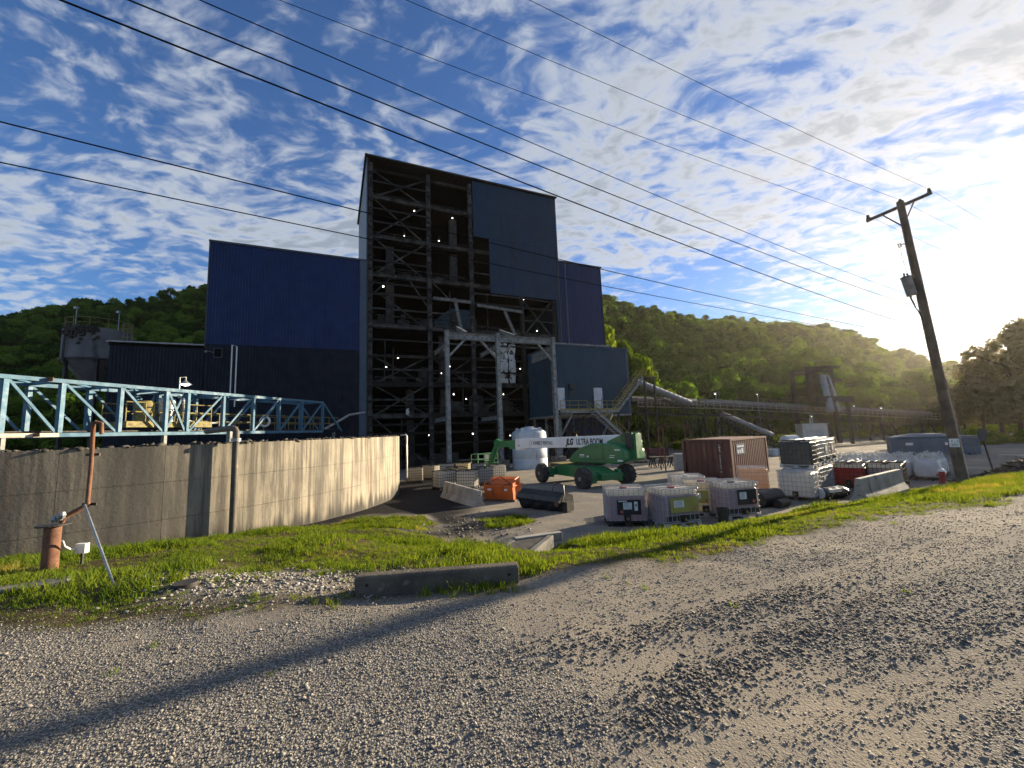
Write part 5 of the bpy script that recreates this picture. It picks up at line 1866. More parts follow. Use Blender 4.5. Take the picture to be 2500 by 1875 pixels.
# local frame: x along the shaded face (away from the near corner), y away from the viewer along the sunlit face
cont_m = mat('container_red', (0.135, 0.042, 0.034), 0.6, c2=(0.105, 0.035, 0.03), scale=1.0, c3=(0.18, 0.085, 0.06), streak=5, c3scale=2.0, bump=0.05)
sgn = 1 if (Matrix.Rotation(math.atan2(ul.y, ul.x), 3, 'Z') @ Vector((0, 1, 0))).dot(ur) > 0 else -1
yy = lambda v: v * sgn
q = MB()
q.corrugated(0.12, CW - 0.12, 0.15, CH - 0.12, yy(0.0) - (0.0 if sgn < 0 else 0.0), 0.355, 0.05)
q.build('end_wall', cont_m, cont)
q = MB()
lo_y, hi_y = sorted((yy(0.12), yy(CL_ - 0.12)))
q.corrugated(lo_y, hi_y, 0.15, CH - 0.12, 0.0, 0.28, 0.05, axis='Y')
q.build('side_wall', cont_m, cont)
q = MB()
q.box(CW - 0.06, CW, lo_y, hi_y, 0.15, CH - 0.1)
q.box(0.1, CW - .1, min(yy(CL_), yy(CL_ - .06)), max(yy(CL_), yy(CL_ - .06)), 0.15, CH - .1)
q.build('far_walls', cont_m, cont)
q = MB()
for (x, y) in ((0.0, 0.0), (CW, 0.0), (0.0, CL_), (CW, CL_)):
    q.box(x - 0.07, x + 0.07, yy(y) - 0.07, yy(y) + 0.07, 0.0, CH)
q.build('corner_post', cont_m, cont)
for z in (0.03, CH - 0.11):
    q = MB()
    q.box(0.07, CW - 0.07, -0.07, 0.04, z, z + 0.12)
    q.build('end_rail', cont_m, cont)
    q = MB()
    q.box(-0.07, 0.04, lo_y - 0.05, hi_y + 0.05, z, z + 0.12)
    q.build('side_rail', cont_m, cont)
MB().box(0, CW, min(0, yy(CL_)), max(0, yy(CL_)), CH - 0.06, CH - 0.01).build('roof', cont_m, cont)
# vertical code and the logo patch on the two visible faces
ny = -1 if sgn > 0 else 1
code_mtx = Matrix(((-1 if sgn < 0 else -1, 0, 0, 0.62), (0, 0, -1, -0.075), (0, 1, 0, 0), (0, 0, 0, 1)))
for i, ch in enumerate('SMBU 7203142 8'):
    if ch != ' ':
        # letters stacked downward; their reading direction runs to the viewer's right (towards the near corner)
        m4 = Matrix(((-1.0, 0, 0, 0.66), (0, 0, -ny * -1.0, ny * 0.062), (0, 1, 0, CH - 0.42 - i * 0.125), (0, 0, 0, 1)))
        text_part(ch, 0.13, paper, cont, m4, 'code_letter', 0.004)
lg = MB().box(-0.062, -0.055, min(yy(0.7), yy(2.0)), max(yy(0.7), yy(2.0)), CH - 1.0, CH - 0.32).build('logo_panel', mat('logo_blue', (0.05, 0.07, 0.16), 0.5), cont)
for (a, b, z0, z1) in ((0.85, 1.05, .7, .92), (1.15, 1.35, .7, .92), (1.45, 1.7, .62, .92), (0.85, 1.85, .44, .54)):
    MB().box(-0.070, -0.063, min(yy(a), yy(b)), max(yy(a), yy(b)), CH - z1, CH - z0 if z0 > .5 else CH - .44).build('logo_mark', paper, lg)

# ------------------------------------------------------------------ green boom lift
w1, w2, w3 = GH(1340, 1178), GH(1425, 1193), GH(1530, 1182)
ax = (w3 - w2)
ax.z = 0
track = ax.length
ax.normalize()
ln = Vector((-ax.y, ax.x, 0))
if ln.y < 0:
    ln = -ln
wb = max(2.9, (w1 - w2).dot(ln))
Cz = (w1.z + w2.z + w3.z) / 3
Cc = w2 + ax * track * 0.5 + ln * wb * 0.48
Cc.z = Cz
lift = thing('boom_lift', 'green telescopic boom lift with long white boom parked in the yard', 'boom lift', Cc)
lo3 = tuple(Cc)
green = mat('lift_green', (0.016, 0.165, 0.052), 0.42, c2=(0.018, 0.14, 0.048), scale=1.5, c3=(0.045, 0.12, 0.05), c3scale=3, c3lo=0.6, c3hi=0.75, spec=0.5, coat=0.2)
boom_white = mat('boom_white', (0.74, 0.75, 0.76), 0.4, c2=(0.66, 0.67, 0.68), scale=1.0, c3=(0.5, 0.5, 0.48), streak=4)
rim_m = mat('rim_grey', (0.30, 0.31, 0.32), 0.5, 0.3, c2=(0.2, 0.2, 0.2), scale=4)
WR, WW = 0.60, 0.44
arx = math.atan2(ax.y, ax.x)


def lframe(org, ang):
    q = MB()
    q.M = Matrix.Translation(Vector(org) - Cc) @ Matrix.Rotation(ang, 4, 'Z')
    return q


for (p, sd) in ((w2, -1), (w2 + ax * track, 1), (w2 + ln * wb, -1), (w2 + ax * track + ln * wb, 1)):
    c = Vector((p.x, p.y, Cz + WR))
    steer = 0.0 if sd < 0 else R(14)
    q = lframe(c, arx + steer)
    pr = [(0.33, -WW / 2), (0.52, -WW / 2 - 0.01), (0.585, -WW / 2 + 0.05), (WR, -WW / 4), (WR, WW / 4), (0.585, WW / 2 - 0.05), (0.52, WW / 2 + 0.01), (0.33, WW / 2)]
    q.lathe(pr, (0, 0, 0), 36, 'X')
    tyre_ = q.build('wheel', rubber, lift, True)
    q = lframe(c, arx + steer)
    for k_ in range(20):
        a = k_ * math.pi / 10
        for s2 in (-1, 1):
            aa2 = a + (0.08 if s2 > 0 else 0.0)
            q.beam((s2 * 0.02, (WR + .012) * math.cos(aa2), (WR + .012) * math.sin(aa2)), (s2 * (WW / 2 - 0.02), (WR - .01) * math.cos(aa2 + .16), (WR - .01) * math.sin(aa2 + .16)), 0.055, 0.05)
    q.build('tread', rubber, tyre_)
    q = lframe(c, arx + steer)
    o = sd * WW / 2
    q.lathe([(0.335, o - sd * 0.02), (0.31, o - sd * 0.05), (0.29, o - sd * .14), (0.12, o - sd * 0.12), (0.11, o + sd * 0.05), (0.0, o + sd * 0.06)], (0, 0, 0), 24, 'X')
    q.build('rim', rim_m if sd < 0 else green, tyre_, True)
    q = lframe(c, arx)
    q.tube((sd * 0.02, 0, 0), (-sd * 0.5, 0, 0), 0.13, 10)
    q.build('hub', green, lift)
la = math.atan2(ln.y, ln.x)
mid0 = w2 + ax * track * 0.5
for k_, p in enumerate((mid0, mid0 + ln * wb)):
    q = lframe((p.x, p.y, Cz), arx)
    q.box(-track / 2 + 0.45, track / 2 - 0.45, -0.22, 0.22, 0.42, 0.80)
    for s2 in (-1, 1):
        q.taper(s2 * (track / 2 - .62) - .16, s2 * (track / 2 - .62) + .16, -0.26, 0.26, 0.30, 0.95, 0.7)
    q.build('axle', green, lift, bevel=0.02)
q = lframe((mid0.x, mid0.y, Cz), la)
q.prism([(-0.45, 0.42), (wb + 0.45, 0.42), (wb + 0.45, 0.75), (wb * 0.85, 1.12), (wb * 0.18, 1.12), (-0.45, 0.80)], -0.62, 0.62, 'Y')
q.build('chassis', green, lift, bevel=0.03)
q = lframe((mid0.x, mid0.y, Cz), la)
q.box(wb * 0.75, wb + 0.4, -0.7, 0.7, 1.125, 1.18)
q.build('deck_plate', yellow_dirty, lift)
BD = Vector((-0.68, 0.733, 0)).normalized()
ba = math.atan2(BD.y, BD.x)
SK = 0.86
TC = Vector((Cc.x, Cc.y, Cz)) + ax * 1.25 - ln * 0.1


def sup():
    q_ = lframe(TC, ba)
    q_.M = q_.M @ Matrix.Translation((-0.5, 0, 0)) @ Matrix.Diagonal((SK, 0.9, 1.0, 1.0))
    return q_


q = lframe(TC - ax * 0.5, ba)
q.lathe([(0.85, 1.12), (0.85, 1.30)], (0, 0, 0), 24)
q.build('turntable', black_plastic, lift, True)
# engine hood on the near side (+y), tank hood on the far side
hood = [(-2.2, 1.32), (-2.36, 1.6), (-2.3, 2.12), (-2.0, 2.34), (-0.7, 2.46), (0.3, 2.44), (1.15, 2.22), (1.85, 1.88), (2.25, 1.55), (2.3, 1.38), (2.1, 1.26), (-1.9, 1.26)]
for (y0, y1, nm) in ((0.48, 1.35, 'engine_hood'), (-1.35, -0.48, 'tank_hood')):
    q = sup()
    q.prism(hood, y0, y1, 'Y')
    hd = q.build(nm, green, lift, bevel=0.07)
    if y0 > 0:
        q = sup()
        for x in (-0.9, -0.86):
            pass
        q.box(-0.905, -0.885, y1 - 0.02, y1 + 0.004, 1.34, 2.42)
        q.build('panel_gap', ink, hd)
        q = sup()
        q.path([(x, y1 + 0.004, z) for x, z in ((1.0, 1.5), (1.45, 1.75), (1.0, 2.1), (0.2, 2.28), (-0.75, 2.28), (-0.75, 1.5))], 0.014, 5, True)
        q.build('panel_line', mat('dark_green_line', (0.012, 0.08, 0.03), 0.5), hd)  # panel outline in a darker green
        for (x, z, w_, h_) in ((1.25, 1.72, 0.42, 0.08), (1.30, 1.62, 0.50, 0.03), (0.62, 1.62, 0.2, 0.10), (-1.3, 1.62, 0.4, 0.05), (-1.35, 1.74, 0.4, 0.04), (-1.75, 2.05, 0.42, 0.07), (-1.95, 1.42, 0.42, 0.10)):
            MB_ = sup()
            MB_.box(x - w_, x, y1 + 0.003, y1 + 0.007, z, z + h_)
            MB_.build('decal', paper, hd)
q = sup()
q.box(-2.2, 1.6, -0.47, 0.47, 1.30, 1.55)
q.build('deck', dark_steel, lift)
q = sup()
q.prism([(-1.5, 1.5), (-2.75, 1.55), (-2.8, 2.5), (-2.6, 3.02), (-2.15, 3.08), (-0.55, 2.55), (-0.5, 1.9)], 0.36, 0.46, 'Y')
q.prism([(-1.5, 1.5), (-2.75, 1.55), (-2.8, 2.5), (-2.6, 3.02), (-2.15, 3.08), (-0.55, 2.55), (-0.5, 1.9)], -0.46, -0.36, 'Y')
q.box(-2.82, -2.5, -0.355, 0.355, 1.55, 3.0)
q.build('boom_tower', green, lift)
q = sup()
q.box(-2.66, -2.12, 0.48, 0.60, 2.10, 3.05)
q.build('radiator_grille', black_plastic, lift)
q = sup()
q.prism([(-2.30, 1.32), (-2.48, 1.5), (-2.46, 2.0), (-2.3, 2.16), (-2.0, 2.16), (-2.0, 1.32)], -1.28, 1.28, 'Y')
q.build('counterweight', green, lift, bevel=0.08)
q = sup()
q.path([(-1.9, 0.5, 2.55), (-1.9, 0.62, 2.6), (-1.85, 0.62, 2.95), (-1.95, 0.5, 3.0)], 0.035, 6)
q.build('hose', black_plastic, lift)
bx0, bx1 = -2.2, 9.3


def bz(x):
    return 2.58 - 0.012 * (x + 2)


q = sup()
q.prism([(bx0, bz(bx0) - 0.36), (bx1, bz(bx1) - 0.36), (bx1, bz(bx1) + 0.36), (bx0, bz(bx0) + 0.36)], -0.34, 0.34, 'Y')
bo1 = q.build('boom', boom_white, lift, bevel=0.03)
q = sup()
q.tube((bx1 - 0.5, 0.33, bz(9) - 0.15), (bx1 - 0.5, 0.355, bz(9) - 0.15), 0.07, 10)
q.build('pin_hole', ink, bo1)
q = sup()
q.prism([(bx1 - 0.9, bz(bx1) - 0.36), (bx1, bz(bx1) - 0.36), (bx1, bz(bx1) - 0.5), (bx1 - 0.35, bz(bx1) - 0.5)], -0.30, 0.30, 'Y')
q.build('wear_pad', boom_white, bo1)
q = sup()
q.prism([(bx1 + 0.002, bz(bx1) - 0.27), (bx1 + 2.5, bz(12) - 0.24), (bx1 + 2.5, bz(12) + 0.24), (bx1 + 0.002, bz(bx1) + 0.27)], -0.27, 0.27, 'Y')
q.box(bx1 + 0.05, bx1 + 0.9, -0.29, 0.29, bz(bx1) - 0.42, bz(bx1) - 0.28)
q.build('fly_boom', green, lift)


def bm_text(body, x_left, size, zofs, width, m_, shear=0.0, bold=0.01):
    M4 = Matrix.Translation(TC - Cc) @ Matrix.Rotation(ba, 4, 'Z') @ Matrix.Translation((-0.5, 0, 0)) @ Matrix.Diagonal((SK, 0.9, 1.0, 1.0)) @ Matrix(((-1, 0, 0, x_left), (0, 0, 1, 0.345), (0, 1, 0, bz(x_left) + zofs), (0, 0, 0, 1)))
    return text_part(body, size, m_, bo1, M4, 'lettering', bold, shear, 0.003, width)


bm_text('SUNBELT RENTALS', 7.05, 0.34, -0.10, 2.25, ink, 0.0, 0.006)
bm_text('JLG', 3.35, 0.56, -0.16, 0.80, ink, 0.25, 0.03)
bm_text('ULTRA BOOM', 2.35, 0.56, -0.17, 2.45, ink, 0.0, 0.012)
q = sup()
q.path([(7.30 + 0.13 * math.cos(i * math.pi / 6), 0.347, bz(7.3) + 0.02 + 0.16 * math.sin(i * math.pi / 6)) for i in range(12)], 0.02, 5, True)
q.build('logo_ring', yellow_paint, bo1)
# jib, leveller and basket
tipx = bx1 + 2.45
q = sup()
q.prism([(tipx - 0.2, bz(12) - 0.2), (tipx + 0.5, bz(12) - 0.35), (tipx + 0.75, bz(12) + 0.1), (tipx + 0.35, bz(12) + 0.42), (tipx - 0.2, bz(12) + 0.24)], -0.2, 0.2, 'Y')
q.build('boom_head', green, lift)
q = sup()
for o in (-0.12, 0.12):
    q.beam((tipx + 0.45, o, bz(12) + 0.05), (tipx + 1.75, o, 0.62), 0.10, 0.24)
q.tube((tipx + 0.25, 0.0, bz(12) - 0.1), (tipx + 1.1, 0.0, 0.85), 0.06, 8)
q.build('jib', green, lift)
kx = tipx + 1.9
q = sup()
q.box(kx, kx + 1.05, -1.2, 1.2, 0.42, 0.50)
q.build('basket_floor', green, lift)
q = sup()
for z in (0.8, 1.15, 1.6):
    q.path([(kx, -1.2, z), (kx + 1.05, -1.2, z), (kx + 1.05, 1.2, z), (kx, 1.2, z)], 0.025, 5, True)
for (x, y) in ((kx, -1.2), (kx + 1.05, -1.2), (kx + 1.05, 1.2), (kx, 1.2), (kx, -0.4), (kx, 0.4), (kx + 1.05, 0.4), (kx + 1.05, -0.4)):
    q.tube((x, y, 0.5), (x, y, 1.6), 0.025, 5)
q.build('basket_rail', green, lift)
q = sup()
q.box(kx + 0.02, kx + 0.3, -0.3, 0.3, 1.0, 1.55)
q.build('control_box', mat('control_grey', (0.2, 0.22, 0.2), 0.5), lift)

# ------------------------------------------------------------------ sweeper, hopper, barriers, coils
s0, s1 = GH(1268, 1240), GH(1366, 1251)
su = s1 - s0
su.z = 0
slen = su.length
sa = math.atan2(su.y, su.x)
sw = thing('sweeper_broom', 'black rotary broom attachment lying on the yard beside the orange hopper', 'broom attachment', s0, sa)
brush_m = mat('broom_bristle', (0.022, 0.022, 0.022), 0.8, c2=(0.045, 0.042, 0.038), scale=12, bump=0.6, bscale=40)
q = MB()
vs, fs = [], []
nb, nr = 26, 60
for i in range(nr):                       # twisted wafers: alternating radii that spiral along the roll
    x = slen * i / (nr - 1)
    for k_ in range(nb):
        a = 2 * math.pi * k_ / nb
        r_ = 0.34 + 0.035 * math.sin(a * 3 + x * 9.0) + (0.02 if i % 2 else -0.02)
        vs.append((x, 0.30 + r_ * math.cos(a), 0.33 + r_ * math.sin(a)))
fs = [(i * nb + k_, i * nb + (k_ + 1) % nb, (i + 1) * nb + (k_ + 1) % nb, (i + 1) * nb + k_) for i in range(nr - 1) for k_ in range(nb)]
fs += [tuple(range(nb))[::-1], tuple(range((nr - 1) * nb, nr * nb))]
q.add(vs, fs)
q.build('brush', brush_m, sw)
q = MB()
q.prism([(-0.12, 0.45), (-0.02, 0.62), (0.35, 0.76), (0.75, 0.62), (0.80, 0.25), (0.76, 0.25), (0.71, 0.58), (0.35, 0.72), (0.0, 0.58), (-0.08, 0.43)], -0.06, slen + 0.06, 'X')
q.build('hood', mat('hood_black', (0.03, 0.032, 0.03), 0.4, c2=(0.05, 0.05, 0.045), scale=3), sw)
for x in (-0.06, slen + 0.02):
    q = MB()
    q.prism([(-0.1, 0.40), (0.0, 0.60), (0.35, 0.74), (0.76, 0.60), (0.78, 0.2), (0.4, 0.12)], x, x + 0.04, 'X')
    q.build('end_plate', black_plastic, sw)
MB().path([(slen * 0.72, 0.35, 0.74), (slen * 0.74, 0.4, 0.98), (slen * 0.85, 0.4, 1.08), (slen * 0.98, 0.35, 1.0), (slen + 0.1, 0.2, 0.7), (slen + 0.12, 0.0, 0.45)], 0.03, 7).build('hydraulic_hose', black_plastic, sw, True)
MB().box(slen + 0.065, slen + 0.3, 0.1, 0.5, 0.1, 0.45).build('motor', dark_steel, sw)
MB().box(slen * 0.93, slen + 0.0, -0.11, -0.06, 0.30, 0.50).build('warning_plate', rust, sw)

o0, o1 = GH(1180, 1224), GH(1256, 1226)
ou = o1 - o0
ou.z = 0
olen = ou.length
oh = thing('orange_hopper', 'bright orange steel hopper with a lifting chain on its lid', 'hopper', o0, math.atan2(ou.y, ou.x))
orange = mat('orange_paint', (0.60, 0.125, 0.022), 0.45, c2=(0.52, 0.11, 0.022), scale=1.5, c3=(0.25, 0.08, 0.03), streak=3, c3scale=3)
q = MB()
q.prism([(0.05, 0.10), (0.9, 0.10), (1.0, 0.70), (-0.05, 0.70)], 0.06, olen - 0.06, 'X')
q.build('bin', orange, oh, bevel=0.015)
q = MB()
q.box(0.0, olen, -0.08, 1.03, 0.702, 0.75)
q.build('rim', orange, oh)
q = MB()
q.prism([(0.30, 0.752), (1.0, 0.752), (1.0, 1.02), (0.85, 1.06), (0.45, 1.0)], 0.14, olen - 0.14, 'X')
q.build('lid', orange, oh, bevel=0.03)
for x in (0.05, olen - 0.13):
    MB().box(x, x + 0.08, 0.0, 0.3, 0.752, 0.86).build('hinge', orange, oh)
MB().box(0.0, olen, 0.05, 0.85, 0.0, 0.098).build('skid', timber, oh)
q = MB()
for (xa, xb) in ((0.2, olen / 2), (olen - 0.2, olen / 2)):
    for i in range(10):
        k_ = i / 9
        c = Vector((xa + (xb - xa) * k_, 0.10 + 0.2 * k_, 0.80 + 0.32 * k_))
        q.path([c + Vector((0.035 * math.cos(a_), 0.0 if i % 2 else 0.03 * math.sin(a_), 0.02 * math.sin(a_))) for a_ in (0, 1.57, 3.14, 4.71)], 0.012, 4, True)
for i in range(20):
    k_ = i / 19
    c = Vector((0.2 + (olen - 0.4) * k_, -0.02, 0.78 - 0.10 * math.sin(math.pi * k_) + 0.04))
    q.path([c + Vector((0.04 * math.cos(a_), 0.03 * math.sin(a_), (0.025 if i % 2 else 0) * math.sin(a_))) for a_ in (0, 1.57, 3.14, 4.71)], 0.013, 4, True)
q.build('chain', dark_steel, oh)
for (x, w_) in ((olen * 0.16, 0.2), (olen * 0.70, 0.16)):
    MB().box(x, x + w_, -0.040, -0.034, 0.52, 0.60).build('sticker', paper, oh)


def jersey(p0, p1, label, hh=0.82, name='concrete_barrier', mt=concrete, wd=0.60):
    d = p1 - p0
    d.z = 0
    L_ = d.length
    t = thing(name, label, 'barrier', onground(p0), math.atan2(d.y, d.x), 'precast concrete barriers')
    k_ = wd / 0.6
    pr = [(-0.30 * k_, -0.05), (0.30 * k_, -0.05), (0.30 * k_, 0.08), (0.15 * k_, 0.33), (0.085 * k_, hh), (-0.085 * k_, hh), (-0.15 * k_, 0.33), (-0.30 * k_, 0.08)]
    MB().prism(pr, 0, L_, 'X').build('body', mt, t, bevel=0.02)
    q = MB()
    for x in (-0.012, L_ + 0.012):
        for z in (0.25, 0.6):
            q.path([(x, -0.05, z), (x + (0.05 if x > 0 else -0.05), 0, z), (x, 0.05, z)], 0.012, 5)
    q.build('joint_loop', rust, t)
    return t


jersey(GH(1088, 1213), GH(1172, 1237), 'short concrete barrier left of the orange hopper', 0.80)
jersey(GH(2100, 1226), GH(2200, 1200) , 'concrete barrier right of the black plastic roll, before the mauve tote', 0.85)
jersey(GD(2425, 23.0), GD(2600, 20.5), 'long concrete barrier by the stop sign at the right edge', 0.95)

coil_m = mat('drain_pipe_black', (0.022, 0.023, 0.024), 0.4, c2=(0.04, 0.04, 0.038), scale=8)


def coil(p, ang, L_, r_, label, tilt=0.0):
    t = thing('drain_pipe', label, 'pipe', p, ang, 'black corrugated drain pipes')
    q = MB()
    n = int(L_ / 0.05)
    prof = []
    for i in range(n):
        prof += [(r_, i * 0.05), (r_, i * 0.05 + 0.022), (r_ - 0.03, i * 0.05 + 0.028), (r_ - 0.03, i * 0.05 + 0.046)]
    q.lathe(prof + [(r_ - 0.05, n * 0.05 - 0.01), (r_ - 0.06, n * 0.05 - 0.5), (0, n * .05 - .5)], (0, 0, r_), 22, 'X')
    q.build('corrugated_wall', coil_m, t, False)
    q = MB()
    q.lathe([(0, 0.005), (r_ - 0.055, 0.006)], (0, 0, r_), 22, 'X')
    q.build('bore', black_in, t)
    return t


p = GH(1862, 1243)
coil(onground(p + Vector((0.0, 0.25, 0))), R(28), 1.25, 0.30, 'largest black corrugated drain pipe lying in front of the white tote')
coil(onground(p + Vector((-0.15, 0.85, 0))), R(22), 1.2, 0.24, 'smaller black corrugated drain pipe tucked behind the large one')
coil(onground(p + Vector((0.55, 0.0, 0))), R(30), 0.7, 0.15, 'thin black corrugated pipe at the foot of the others')

p = GH(2015, 1222)
rl = thing('plastic_roll', 'crumpled black plastic sheet roll lying beside the right concrete barrier', 'roll', onground(p + Vector((0, 0.2, 0))), R(18))
sheet_m = mat('black_sheet', (0.02, 0.021, 0.02), 0.28, c2=(0.03, 0.032, 0.03), scale=5, spec=0.6)
q = MB()
rr2 = random.Random(8)
vs = []
nn, mm = 18, 12
for i in range(mm):
    for k_ in range(nn):
        a = 2 * math.pi * k_ / nn
        r_ = 0.25 * (1 + rr2.uniform(-0.10, 0.10)) * (0.85 if i in (0, mm - 1) else 1)
        vs.append((1.25 * i / (mm - 1), r_ * 1.25 * math.cos(a), 0.22 + r_ * 0.9 * math.sin(a)))
fs = [(i * nn + k_, i * nn + (k_ + 1) % nn, (i + 1) * nn + (k_ + 1) % nn, (i + 1) * nn + k_) for i in range(mm - 1) for k_ in range(nn)] + [tuple(range(nn))[::-1], tuple(range((mm - 1) * nn, mm * nn))]
q.add(vs, fs)
q.build('roll_body', sheet_m, rl, True)
q = MB()
q.lathe([(0.0, -0.03), (0.12, -0.035), (0.2, -0.03), (0.21, 0.05)], (0, 0.02, 0.24), 12, 'X')
q.box(0.1, 0.7, -0.33, -0.24, 0.30, 0.42)
q.build('white_lining', white_plastic, rl, True)

p = GH(1773, 1276)
bk = thing('bucket', 'dark metal bucket standing before the black-labelled mauve tote', 'bucket', onground(p + Vector((0, .15, 0))))
MB().lathe([(0.14, 0.0), (0.17, 0.38), (0.185, 0.39), (0.18, 0.41), (0.155, 0.40), (0.13, 0.05), (0.0, 0.05)], n=20).build('pail', mat('dull_green_metal', (0.035, 0.04, 0.03), 0.6, c2=(0.06, 0.055, 0.04), scale=8), bk, True)
MB().path([(0.18 * math.cos(a_), -0.02, 0.38 - 0.15 * math.sin(a_)) for a_ in (0, .5, 1, 1.57, 2.1, 2.6, 3.14)], 0.006, 4).build('handle', dark_steel, bk)

p = GH(2320, 1180)
hy = thing('fire_hydrant', 'small red fire hydrant with white cap beside the utility pole', 'hydrant', onground(p + Vector((0, .3, 0))))
MB().lathe([(0.15, 0.0), (0.15, 0.05), (0.11, 0.06), (0.10, 0.45), (0.14, 0.47), (0.14, 0.51), (0.11, 0.53)], n=16).build('barrel', red_paint, hy, True)
MB().lathe([(0.13, 0.535), (0.12, 0.60), (0.06, 0.66), (0.03, 0.67), (0.03, 0.72), (0.0, 0.72)], n=16).build('cap', white_plastic, hy, True)
q = MB()
for a_ in (0.3, 2.2, 4.0):
    q.tube((0, 0, 0.38), (0.19 * math.cos(a_), 0.19 * math.sin(a_), 0.38), 0.055, 10)
q.build('nozzle', red_paint, hy)

# ------------------------------------------------------------------ foreground kerb stone
k0, k1 = GH(864, 1456), GH(1268, 1424)
ku = k1 - k0
kl = math.hypot(ku.x, ku.y)
kb = thing('parking_kerb', 'long weathered concrete kerb block lying in the grass at the road edge', 'kerb', (k0.x, k0.y, k0.z), math.atan2(ku.y, ku.x))
kb.rotation_euler = (0, -math.atan2(ku.z, kl), math.atan2(ku.y, ku.x))
MB().prism([(0.0, -0.06), (0.22, -0.06), (0.19, 0.165), (0.155, 0.185), (0.045, 0.185), (0.012, 0.165)], 0, kl, 'X').build('body', mat('kerb_concrete', (0.115, 0.098, 0.076), 0.95, c2=(0.065, 0.056, 0.045), scale=3, c3=(0.17, 0.15, 0.115), c3scale=6, bump=0.6, bscale=45), kb, bevel=0.012)
for x in (0.13, kl - 0.11):
    q = MB()
    q.lathe([(0.0, -0.003), (0.016, -0.003)], (x, 0.003, 0.10), 10, 'Y')
    q.tube((x, -0.001, 0.10), (x, 0.05, 0.10), 0.016, 10)
    q.build('pin_hole', ink, kb)

# ------------------------------------------------------------------ culvert grate in the ditch
ga, gb, gc, gd = [GH(*p_) for p_ in ((1200, 1362), (1268, 1322), (1338, 1312), (1275, 1358))]
ga, gb, gc, gd = G(1198, 1362, -0.86), G(1264, 1320, -0.82), G(1336, 1310, -0.82), G(1277, 1357, -0.86)
print('grate', [tuple(round(c, 2) for c in v) + (round(h1(v.x, v.y), 2),) for v in (ga, gb, gc, gd)])
gt = thing('culvert_grate', 'slanting dark steel drain grate in a concrete frame across the ditch', 'drain grate', ga)
gorg = tuple(ga)
nbar = 12
gsteel = mat('grate_steel', (0.07, 0.072, 0.075), 0.6, 0.3, c2=(0.04, 0.04, 0.04), scale=6)
for i in range(nbar):
    k_ = i / (nbar - 1)
    MB(gorg).beam(ga.lerp(gd, k_), gb.lerp(gc, k_), 0.028, 0.05).build('bar', gsteel, gt)
for k_ in (0.0, 0.33, 0.66, 1.0):
    MB(gorg).beam(ga.lerp(gb, k_) - Vector((0, 0, .045)), gd.lerp(gc, k_) - Vector((0, 0, .045)), 0.04, 0.03).build('cross_bar', gsteel, gt)
MB(gorg).add([v - Vector((0, 0, 0.075)) for v in (ga, gb, gc, gd)], [(0, 1, 2, 3)]).build('pit_shade', black_in, gt)  # black sheet standing in for the shade beneath the bars
sd_ = (gb - ga).cross(Vector((0, 0, 1))).normalized()
if sd_.dot(gd - ga) > 0:
    sd_ = -sd_
dn = Vector((0, 0, -0.09))
MB(gorg).beam(ga + sd_ * 0.08 + dn, gb + sd_ * 0.08 + dn, 0.12, 0.26).build('frame_wall', concrete_dark, gt, bevel=0.015)
MB(gorg).beam(gd - sd_ * 0.09 + dn, gc - sd_ * 0.09 + dn, 0.14, 0.28).build('frame_wall', concrete_dark, gt, bevel=0.015)
hdir = (gc - gb).normalized()
MB(gorg).beam(gb - hdir * 0.14 + Vector((0.06, .09, -.04)), gc + hdir * 0.3 + Vector((0.06, .09, -.04)), 0.18, 0.20).build('head_wall', concrete, gt, bevel=0.015)

# ------------------------------------------------------------------ well head and pipes on the left
wbp = GH(120, 1392)
well = thing('well_head', 'rusty steel well casing with flange and thin discharge pipe on the grass', 'well casing', wbp)
wo_ = tuple(wbp)
dep = wbp.y
wt2 = D(140, 1283, dep + 0.0)
cx_, cy_ = wbp.x, wbp.y
ztop = wt2.z
MB(wo_).lathe([(0.095, wbp.z - 0.1), (0.095, ztop)], (cx_, cy_, 0), 26).build('casing', rust, well, True)
MB(wo_).lathe([(0.19, ztop + 0.002), (0.19, ztop + 0.022), (0.0, ztop + 0.022)], (cx_, cy_, 0), 26).build('flange', dark_steel, well)
pk = [D(x, y, d_) for x, y, d_ in ((150, 1275, dep), (158, 1262, dep), (215, 1232, dep + .15), (214, 1225, dep + .15), (222, 1140, dep + .15), (228, 1036, dep + .1), (234, 1030, dep + .1), (248, 1033, dep + .12), (248, 1060, dep + .12))]
MB(wo_).path(pk[:3], 0.036, 10).build('elbow_pipe', rust, well, True)
MB(wo_).path(pk[2:], 0.028, 10).build('riser_pipe', rust, well, True)
q = MB(wo_)
for (x, y) in ((214, 1232), (222, 1110)):
    c = D(x, y, dep + .15)
    q.box(c.x - 0.12, c.x + 0.10, c.y + 0.03, c.y + 0.05, c.z - 0.02, c.z + 0.02)
q.build('clamp', dark_steel, well)
q = MB(wo_)
for (x, y) in ((133, 1268), (147, 1262), (152, 1258)):
    c = D(x, y, dep - 0.05)
    q.lathe([(0.03, c.z - 0.05), (0.045, c.z), (0.03, c.z + 0.05)], (c.x, c.y, 0), 10)
q.build('valve', galv, well)
cb = D(196, 1342, dep + 0.25)
MB(wo_).path([D(153, 1320, dep - .02), D(158, 1334, dep + .05), D(172, 1341, dep + .15), D(188, 1341, dep + .25)], 0.014, 6).build('conduit', white_plastic, well)
MB(wo_).box(cb.x - 0.07, cb.x + 0.09, cb.y - 0.02, cb.y + 0.05, cb.z - 0.05, cb.z + 0.09).build('junction_box', paper, well)
MB(wo_).beam((cb.x - 0.02, cb.y + 0.06, h1(cb.x, cb.y) - 0.05), (cb.x - 0.02, cb.y + 0.06, cb.z + 0.02), 0.03).build('stake', dark_steel, well)
pb = GH(281, 1424)
